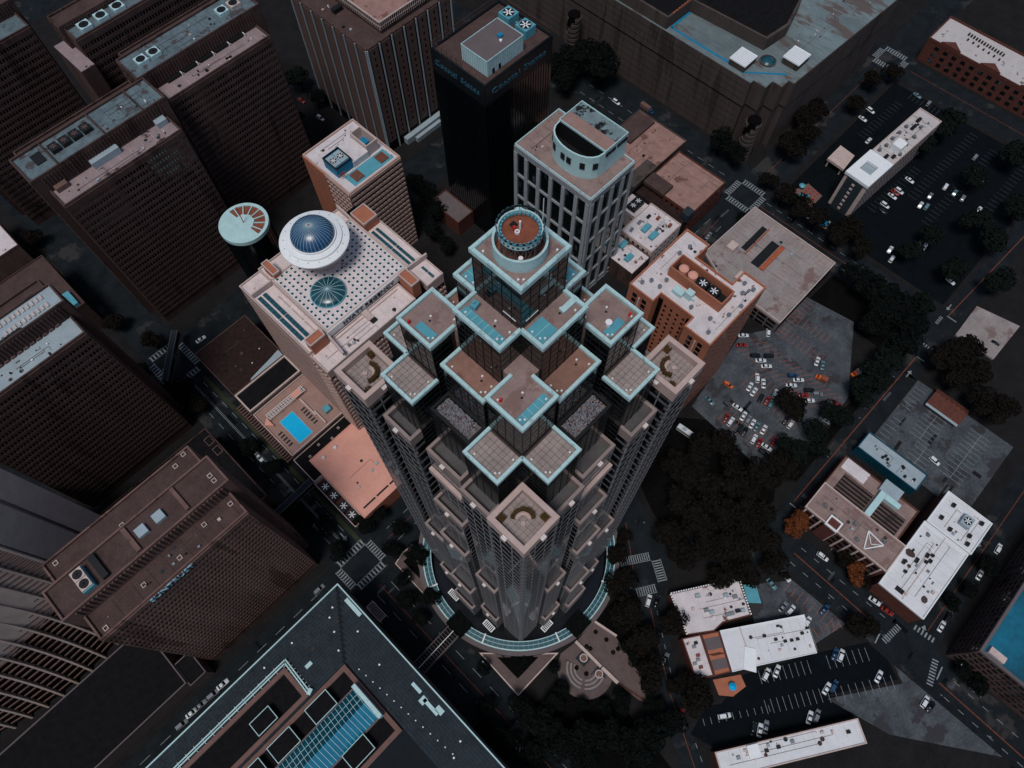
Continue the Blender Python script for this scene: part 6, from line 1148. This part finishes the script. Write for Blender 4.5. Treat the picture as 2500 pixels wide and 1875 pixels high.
CARS = {
 'parking lot beside the orange hotel': [(202.4,28.4,31,"white"),(205.4,2.7,17,"white"),(205.4,-0.3,25,"teal"),(192.2,20.7,-46,"black"),(186.9,18.4,-46,"white"),(191.4,6.8,-46,"blue"),(191.3,3.5,-46,"white"),(186.7,4.3,-46,"white"),(190.4,-3.0,-46,"black"),(186.5,-2.4,-46,"red"),(191.2,-6.8,-46,"grey"),(186.0,-6.0,-46,"white"),(178.6,14.1,36,"white"),(178.2,7.0,18,"white"),(172.7,7.9,10,"red"),(172.2,5.6,10,"teal"),(193.5,-16.5,-88,"red"),(190.2,-15.7,-106,"black"),(187.8,-16.4,-100,"grey"),(182.8,-16.6,-87,"grey"),(170.4,-6.6,5,"white"),(170.6,-3.9,9,"black"),(159.9,0.6,10,"white"),(158.6,-6.0,9,"red"),(154.0,-5.2,-86,"white"),(150.9,-5.8,-86,"black"),(192.8,35.9,-46,"white"),(187.9,33.4,-46,"red"),(187.9,25.5,-46,"black"),(187.5,22.0,-46,"white"),(178.9,17.8,36,"white"),(172.9,17.7,10,"white"),(172.1,14.8,6,"white"),(178.4,14.3,31,"white"),(166.8,25.5,-81,"orange"),(154.4,26.7,-97,"teal"),(171.8,10.6,10,"black"),(160.6,15.6,-86,"white"),(152.9,16.1,11,"red"),(152.8,13.6,6,"white"),(159.0,11.1,10,"white"),(158.8,8.4,10,"grey"),(158.7,5.9,10,"white"),(158.8,3.6,10,"teal"),(153.0,8.5,10,"black"),(153.3,6.2,10,"black"),(159.3,0.9,10,"white"),(153.2,1.1,10,"white"),(153.4,-1.6,9,"red")],
 'dark parking lot round the white slab building': [(358.8,70.2,-96,"white"),(350.5,70.0,-95,"white"),(386.9,57.2,-97,"teal"),(385.9,49.5,3,"grey"),(330.2,28.3,-95,"white"),(320.0,28.5,-94,"white"),(314.5,29.2,-94,"white"),(317.7,29.5,-94,"red"),(306.7,28.9,-94,"white"),(302.8,28.0,-93,"black"),(368.4,11.1,1,"grey"),(359.0,6.7,5,"white"),(358.3,0.4,4,"grey"),(339.4,12.3,5,"white"),(338.9,6.7,5,"teal"),(338.7,1.9,5,"grey"),(328.3,15.0,5,"grey"),(319.6,15.5,5,"white"),(320.8,12.7,5,"teal"),(297.8,0.4,5,"white"),(297.4,3.0,5,"grey"),(337.7,-8.0,4,"white"),(284.1,11.9,5,"white"),(279.7,8.3,5,"white"),(339.0,59.0,0,"white")],
 'wide street behind the white slab building': [(265.6,177.8,-91,"white"),(227.9,83.5,9,"grey")],
 'striped lot by the teal-walled building': [(199.7,-62.0,-95,"white"),(288.2,-19.5,-99,"white"),(271.4,-52.9,-92,"black")],
 'avenue with the orange centre line': [(130.5,-50.2,-85,"white"),(130.0,-75.4,-84,"white"),(130.1,-81.1,-84,"red"),(128.0,-121.4,-90,"grey")],
 'small lot above the long white store roof': [(103.4,-53.0,-2,"white"),(102.3,-50.0,-2,"grey"),(106.6,-41.5,-101,"teal"),(113.3,-43.9,-107,"white"),(113.1,-62.6,-3,"blue"),(104.2,-60.4,6,"white")],
 'dark lots between white store roofs': [(102.9,-77.0,14,"white"),(101.6,-75.1,14,"blue"),(80.7,-62.3,15,"white"),(76.9,-60.0,11,"white"),(88.9,-79.7,5,"white"),(91.5,-81.2,5,"blue"),(106.5,-91.8,8,"white"),(75.8,-80.8,19,"white"),(78.1,-82.4,14,"grey"),(61.5,-70.8,25,"grey"),(53.8,-57.2,-37,"white"),(59.1,-69.8,25,"white"),(61.3,-71.3,25,"blue"),(57.7,-67.9,25,"black")],
 'side street below the white flat roofs': [(111.0,-109.3,3,"white"),(110.9,-111.8,-1,"black"),(140.0,-99.8,3,"white"),(144.9,-99.9,3,"black"),(168.8,-100.7,3,"white"),(183.9,-100.9,3,"white")],
 'tree-lined street right of the tower': [(66.6,-9.5,24,"white"),(68.6,-12.1,24,"black"),(54.0,-28.4,18,"grey"),(42.4,-45.1,17,"red"),(60.0,-20.2,19,"black")],
 'avenue left of the tower': [(-6.1,108.3,-93,"white"),(-5.6,154.1,-93,"white")],
 'cross street left of the tower': [(-23.6,90.4,1,"grey"),(11.5,222.0,-3,"white")],
 'street below the striped tower': [(141.9,290.4,-86,"white"),(142.9,308.6,-86,"red")],
 'cross street beside the dark flat roof': [(-92.1,89.3,-4,"grey"),(-86.9,89.9,-4,"white"),(-83.0,89.7,-4,"grey"),(-77.6,89.4,-4,"grey"),(-72.7,89.6,-4,"white")],
}
TREES = {
 'beside the right-hand street next to the tower': [(70.6,11.1,4.9),(62.1,2.6,6.7),(56.2,-6.7,7.7),(50.6,-17.1,7.6),(45.7,-26.5,6.7),(78.0,14.3,3.8)],
 'in the wooded block right of the tower': [(115.2,19.0,7.2),(127.1,15.7,8.0),(136.5,9.0,7.3),(105.3,8.6,7.8),(116.7,2.6,8.8),(128.1,-3.4,8.3),(138.0,-10.7,8.3),(148.3,-15.5,7.2),(91.8,2.7,6.9),(102.8,-4.5,8.7),(113.3,-9.7,8.7),(123.7,-16.3,8.1),(88.2,-8.6,7.2),(96.9,-14.9,8.5),(106.3,-22.0,8.5),(114.5,-27.7,7.6),(112.2,-36.2,5.6),(99.3,-29.5,6.7),(92.1,-23.3,6.0),(117.4,10.7,7.9),(114.7,-18.2,7.7)],
 'beside the crenellated grey roof': [(65.8,-20.5,6.6),(50.3,-44.1,7.0),(49.4,-37.0,4.6)],
 'standing inside the hotel parking lot': [(174.9,1.4,6.2),(174.7,-4.9,5.8)],
 'along the orange-lined street edge of the hotel lot': [(172.3,-15.8,6.1),(157.1,-17.0,6.4),(184.1,-15.3,5.3),(200.4,-19.2,7.1),(184.8,-20.8,5.7),(210.7,-20.0,7.6),(221.2,-20.7,7.6),(157.1,-9.3,5.2),(166.5,-22.2,4.4)],
 'between the parking garage and the street corner': [(249.9,13.7,8.1),(249.8,3.3,8.9),(250.3,-6.6,8.8),(245.9,-16.7,7.8),(240.9,-6.0,8.3),(234.7,-21.0,7.7),(232.5,-6.3,6.5)],
 'beside the corner of the raised concrete lot': [(239.8,-38.4,8.0),(247.8,-43.3,8.9),(243.7,-52.6,8.0),(234.0,-47.6,7.5),(233.6,-60.4,7.0),(235.2,-68.6,7.4)],
 'beside the pool of the white slab building': [(268.5,68.6,6.7),(267.5,58.8,7.1),(266.4,47.4,7.0),(265.5,35.8,7.4),(274.8,32.3,6.5),(268.3,22.8,6.4)],
 'along the street in front of the blue-roofed block': [(320.5,91.3,7.1),(332.5,89.5,6.1),(350.5,78.1,5.6),(371.2,79.3,6.2),(384.6,75.6,5.7),(295.8,84.8,7.9),(310.8,83.2,7.0),(272.3,80.0,5.3)],
 'in the dark car park at the far right': [(346.5,33.9,7.4),(359.4,34.5,8.4),(371.9,33.4,7.5),(319.8,-10.6,7.9),(314.3,-21.3,7.8),(283.7,4.7,6.4),(297.4,2.5,6.5),(286.9,-16.4,7.6),(258.7,-16.5,6.6),(295.1,-36.5,7.6),(371.3,-3.7,8.3),(342.2,-21.6,7.5),(346.6,4.2,7.2)],
 'beside the brick building with the white roofs': [(133.3,-34.8,5.4),(129.6,-33.7,4.2),(131.4,-62.2,4.8),(132.9,-56.9,4.1),(132.2,-67.5,3.3),(113.7,-74.6,5.4),(118.6,-77.7,4.3),(112.6,-43.2,2.1)],
 'in the garden below the plaza': [(1.8,-0.8,5.9),(4.4,-9.1,6.6),(-9.4,-1.6,6.2),(4.6,-18.3,6.8),(13.5,-24.1,7.2),(-5.9,-12.9,6.5),(19.5,-32.5,7.2),(27.8,-40.0,7.2),(35.6,-43.6,6.2),(6.6,-29.1,6.4),(19.0,-41.8,6.4),(-7.3,9.7,4.5),(10.8,-6.7,4.9),(16.8,-6.0,3.9)],
 'in the triangular planter at the tower foot': [(13.5,11.1,3.0),(13.1,14.4,2.3),(17.1,10.8,2.3),(14.4,69.4,4.2),(13.3,73.3,3.4),(2.4,20.7,3.2)],
 'along the avenue left of the tower': [(-7.3,94.6,4.6),(7.9,96.1,5.0),(14.8,94.5,4.7),(16.0,84.3,3.9),(-5.1,107.6,4.3),(-10.1,119.9,4.7),(7.3,79.5,4.2),(-1.7,59.7,4.4),(-2.7,51.8,4.0),(5.9,54.3,4.5),(-8.6,115.5,3.9),(-14.0,5.4,4.1),(-3.6,144.0,4.4),(-6.1,158.9,4.9),(-14.6,169.3,4.5),(3.1,67.7,3.8)],
 'behind the dark glass tower': [(265.3,206.6,11.1),(268.9,192.2,11.0),(251.3,202.8,8.4),(256.2,216.2,7.4),(281.8,199.9,8.0)],
 'at the corner of the brown blue-roofed block': [(274.3,113.0,7.9),(274.7,103.2,6.9),(244.9,76.2,3.8)],
 'beside the street below the dark glass tower': [(142.3,203.0,6.7),(137.4,190.8,6.7),(128.8,185.1,6.1),(144.1,212.1,5.8),(128.6,173.0,5.1)],
 'near the road crossing at far left': [(-8.1,203.0,5.5),(-13.7,203.1,5.9),(-9.5,192.1,5.0),(0.3,345.2,6.8),(-13.7,328.1,5.2),(-5.4,233.1,5.3),(-12.0,254.4,5.3),(-18.2,225.4,4.3)],
 'behind the left slab towers': [(148.5,313.7,7.4),(146.9,297.3,5.7),(129.0,293.5,5.1)],
 'beside the bright blue roof at lower right': [(170.1,-109.5,5.2),(127.8,-118.5,4.5),(130.0,-111.4,4.2),(170.4,-99.2,4.9),(158.4,-98.6,4.1),(149.1,-96.7,3.7)],
 'along the lower edge of the plaza ramp': [(37.2,-33.5,3.2),(41.6,-29.5,3.6),(45.4,-19.5,3.4),(46.6,-13.5,2.8),(39.4,-37.5,3.0),(31,-24.5,3.4),(24,-22.5,3.2),(18.6,-15.5,3.0),(17.6,-6,2.8),(21,0.4,2.6),(28,-27,3.2)],
}
for zone, l in CARS.items():
    l = dedupe(l, 2.2); by = {}
    for i, c in enumerate(l): by.setdefault((c[3], (i * 7) % 5 < 2), []).append(c)
    for (colr, van), cs in by.items():
        cs.sort(key=lambda c: imx((c[0], c[1], 1)))
        for i, c in enumerate(cs):
            kind = colr + (' high-roofed car' if van else ' low car'); z = .15 if 'lot' in zone else .01
            lab = '%s in the %s' % (kind, zone.replace('parking lot', 'car park')) if len(cs) == 1 else '%s, %s from left, in the %s' % (kind, ORD[i], zone.replace('parking lot', 'car park'))
            if zone.startswith(('avenue', 'street', 'cross', 'side', 'tree', 'wide')): lab = lab.replace(' in the ', ' on the ')
            car(*c, lab, 'cars: ' + zone, van, z)
def truck(name, x, y, a, cabm, boxm, L, label, cat, bus=False):
    e = bpy.data.objects.new(name, None); COL.objects.link(e); e.location = (x, y, .02); e.rotation_euler = (0, 0, R(a)); tag(e, label, cat)
    if bus:
        child('body', loft([ringx(-L / 2, 1.15, .4, 2.8, .9), ringx(-L / 2 + .3, 1.25, .35, 2.95, .9), ringx(L / 2 - .4, 1.25, .35, 2.95, .9), ringx(L / 2, 1.1, .4, 2.6, .9)]).mesh('bus_body', boxm), e)
        child('windows', MB().cbox((0, 0, 1.9), (L - .8, 2.54, .8)).mesh('bus_glass', 'car_glass'), e); child('roof_unit', MB().cbox((-.8, 0, 3.05), (2, 1.4, .25)).mesh('bus_unit', 'pale_roof'), e)
    else:
        child('cargo_box', MB().cbox((-1.2, 0, 1.9), (L - 2.6, 2.3, 2.5)).mesh('cargo_box', boxm), e); child('cab', loft([ringx(L / 2 - 2.4, 1.05, .5, 2.3, .9), ringx(L / 2 - 1.3, 1.05, .5, 2.3, .85), ringx(L / 2 - .9, 1.0, .5, 1.4, .9), ringx(L / 2, .9, .5, 1.2, .9)]).mesh('cab', cabm), e)
        child('windscreen', MB().cbox((L / 2 - 1.12, 0, 1.85), (.5, 1.7, .7)).mesh('windscreen', 'car_glass'), e); child('chassis', MB().cbox((0, 0, .55), (L - .6, 1.0, .3)).mesh('chassis', 'dark_metal'), e)
    for wx in (-L / 2 + 1.3, -L / 2 + 2.4, L / 2 - 1.3):
        for wy in (-.95, .95): w = child('wheel', wheel_me, e, (wx, wy, .45)); w.scale = (1.35, 1.35, 1.35)
truck('box_truck', 214.2, -14.3, 160, 'car_orange', 'concrete_pale', 8.5, 'orange-cabbed truck with pale box beside the hotel lot trees', 'truck'); truck('parked_bus', 134.6, 25.4, -85, '', 'car_white', 8, 'white minibus under the trees at the orange hotel driveway', 'bus', True); truck('parked_bus', -8.4, -8, -95, '', 'car_white', 8, 'white minibus on the avenue at the bottom edge', 'bus', True); truck('box_truck', 273.2, 161.6, -92, 'car_blue', 'concrete_brown_light', 9, 'blue truck with tan box on the street behind the gridded tower', 'truck'); truck('box_truck', 198.9, -3.7, 100, 'car_orange', 'rust', 5.5, 'small tan works truck near the lot rubble', 'truck')
# ------------------------------------------------------------------ trees
def crown(seed, n=620):
    rnd = random.Random(seed); mb = MB(); cl = []
    for _ in range(13): 
        a = rnd.uniform(0, 6.28); r = rnd.uniform(.1, .68) ; cl.append((r * math.cos(a), r * math.sin(a), rnd.uniform(-.25, .5) * (1.1 - r), rnd.uniform(.28, .46)))
    for i in range(n):
        cx_, cy_, cz_, cr_ = cl[i % len(cl)]; u = rnd.uniform(-.5, 1); t = rnd.uniform(0, 6.28); q = math.sqrt(1 - u * u); rr = cr_ * rnd.uniform(.7, 1.08)
        p = Vector((cx_ + rr * q * math.cos(t), cy_ + rr * q * math.sin(t), cz_ + rr * u * .85)); s = rnd.uniform(.06, .13)
        nrm = Vector((q * math.cos(t) + rnd.uniform(-.6, .6), q * math.sin(t) + rnd.uniform(-.6, .6), u + rnd.uniform(-.2, .7))).normalized(); a = nrm.orthogonal().normalized(); b = nrm.cross(a); w = rnd.uniform(0, 3); a, b = a * math.cos(w) + b * math.sin(w), b * math.cos(w) - a * math.sin(w)
        mb.add([tuple(p - a * s), tuple(p - b * s * .6), tuple(p + a * s), tuple(p + b * s * .6)], [(0, 1, 2, 3)])
    return mb.mesh('leaves', 'leaf_dark')
CROWNS = [crown(i, 1400) for i in range(6)]
def trunk_mesh(seed):
    rnd = random.Random(seed); mb = MB(); mb.lathe(0, 0, [(.075, -1.35), (.055, -1.0), (.045, -.5), (.02, .1)], 7)
    for k in range(6): a = k * 1.05 + rnd.uniform(0, .5); mb.bar((0, 0, -.7 + k * .09), (.5 * math.cos(a), .5 * math.sin(a), -.15 + rnd.uniform(0, .3)), .03)
    return mb.mesh('trunk', 'bark')
TRUNKS = [trunk_mesh(i) for i in range(3)]
SIZE = ['small', 'mid-sized', 'large']
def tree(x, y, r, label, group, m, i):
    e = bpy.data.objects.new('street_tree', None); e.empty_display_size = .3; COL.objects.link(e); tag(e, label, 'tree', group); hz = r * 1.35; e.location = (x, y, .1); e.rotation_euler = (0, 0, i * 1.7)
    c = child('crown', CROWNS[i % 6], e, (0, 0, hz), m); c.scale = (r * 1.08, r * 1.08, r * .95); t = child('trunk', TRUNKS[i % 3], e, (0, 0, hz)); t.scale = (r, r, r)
n_ = 0
for zone, l in TREES.items():
    by = {}
    for k, t in enumerate(l):
        n_ += 1; m = ['leaf_dark', 'leaf_dark', 'leaf_brown', 'leaf_green', 'leaf_dark', 'leaf_brown'][(n_ * 5 + k) % 6]
        if zone.startswith('beside the brick building') and k in (0, 1, 2): m = 'leaf_rust'
        sz = SIZE[0 if t[2] < 3.4 else 1 if t[2] < 5.2 else 2]; by.setdefault((m, sz), []).append((t, n_))
    for (m, sz), ts in by.items():
        ts.sort(key=lambda t: imx((t[0][0], t[0][1], 6))); colr = dict(leaf_dark='near-black', leaf_brown='brownish', leaf_green='dark green', leaf_rust='rust-orange')[m]
        for i, (t, k) in enumerate(ts): tree(t[0], t[1], t[2], ('%s %s tree %s' % (sz, colr, zone)) if len(ts) == 1 else '%s %s tree %s, %s from left' % (sz, colr, zone, ORD[i]), 'trees ' + zone, m, k)
# clipped square tree blocks at the tower foot
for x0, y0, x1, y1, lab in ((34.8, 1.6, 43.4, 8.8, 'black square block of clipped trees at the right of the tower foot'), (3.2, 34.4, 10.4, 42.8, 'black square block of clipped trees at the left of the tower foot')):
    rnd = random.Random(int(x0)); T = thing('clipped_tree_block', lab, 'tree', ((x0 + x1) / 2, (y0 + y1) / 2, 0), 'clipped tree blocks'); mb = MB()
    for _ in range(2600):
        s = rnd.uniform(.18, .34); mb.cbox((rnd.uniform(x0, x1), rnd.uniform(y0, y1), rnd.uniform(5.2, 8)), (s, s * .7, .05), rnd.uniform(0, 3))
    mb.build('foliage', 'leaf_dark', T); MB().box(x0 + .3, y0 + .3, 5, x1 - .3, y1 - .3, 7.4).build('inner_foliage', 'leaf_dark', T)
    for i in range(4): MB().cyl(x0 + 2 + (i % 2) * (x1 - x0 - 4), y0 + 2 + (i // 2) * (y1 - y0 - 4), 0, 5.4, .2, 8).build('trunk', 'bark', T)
# shrubs on the plaza
for i, (x, y) in enumerate(((36, -3), (36.4, -4.6), (42.6, -2), (43.4, -7), (41.6, -12), (44, -12.6), (28.4, -9.6), (27.4, -5.4), (11, 18.6), (20, 10.4))):
    rnd = random.Random(i); T = thing('shrub', 'round dark shrub, %s from left, on the plaza paving' % ORD[sorted(range(10), key=lambda k: imx((((36, -3), (36.4, -4.6), (42.6, -2), (43.4, -7), (41.6, -12), (44, -12.6), (28.4, -9.6), (27.4, -5.4), (11, 18.6), (20, 10.4))[k] + (0,)))).index(i)], 'shrub', (x, y, .4), 'plaza shrubs'); mb = MB()
    for _ in range(160): a, u = rnd.uniform(0, 6.28), rnd.uniform(0, 1); q = math.sqrt(1 - u * u) * .8; mb.cbox((x + q * math.cos(a), y + q * math.sin(a), .5 + u * .9), (.2, .2, .06), a)
    mb.build('foliage', 'leaf_brown', T); MB().cyl(x, y, .3, .7, .15, 6).build('stem', 'bark', T)
# street lamps along the kerbs
LAMPS = [(115.3, -62), (115.3, -78), (130.4, -76), (130.4, -50), (114.6, -112), (114.6, -128), (113.6, -144), (131.5, -110), (244, -24), (218, -24.6), (190, -24.6), (165, -24.6), (253.6, 10), (253.6, 40), (253.6, 66), (270.6, 30), (270.6, 56), (3.4, 66), (3.4, 20), (3.4, 110), (3.4, 190), (-14.4, 110), (-14.4, 140), (248, 77.6), (200, 77.6), (66, -1), (56, -16), (44, -32), (88, 14)]
LAMPS.sort(key=lambda p: imx((*p, 4)))
pole_me = MB().lathe(0, 0, [(.14, 0), (.08, 7.5)], 8).mesh('pole', 'dark_metal'); arm_me = MB().bar((0, 0, 7.4), (1.8, 0, 7.8), .1).mesh('arm', 'dark_metal'); head_me = MB().cbox((2.0, 0, 7.75), (.7, .3, .16)).mesh('lamp_head', 'steel')
for i, (x, y) in enumerate(LAMPS):
    e = bpy.data.objects.new('street_lamp', None); COL.objects.link(e); e.location = (x, y, .1); e.rotation_euler = (0, 0, i * 1.57); tag(e, 'dark street lamp at the kerb, number %d counted from the left edge' % (i + 1) if 0 else 'dark kerbside street lamp, %s of the lamps counted from the left' % (ORD[i] if i < len(ORD) else ['twenty-fourth', 'twenty-fifth', 'twenty-sixth', 'twenty-seventh', 'twenty-eighth', 'twenty-ninth'][i - len(ORD)]), 'street lamp', 'street lamps')
    child('pole', pole_me, e); child('arm', arm_me, e); child('lamp_head', head_me, e)
# ------------------------------------------------------------------ tidy
for o in S.objects:
    if '_o' in o: del o['_o']
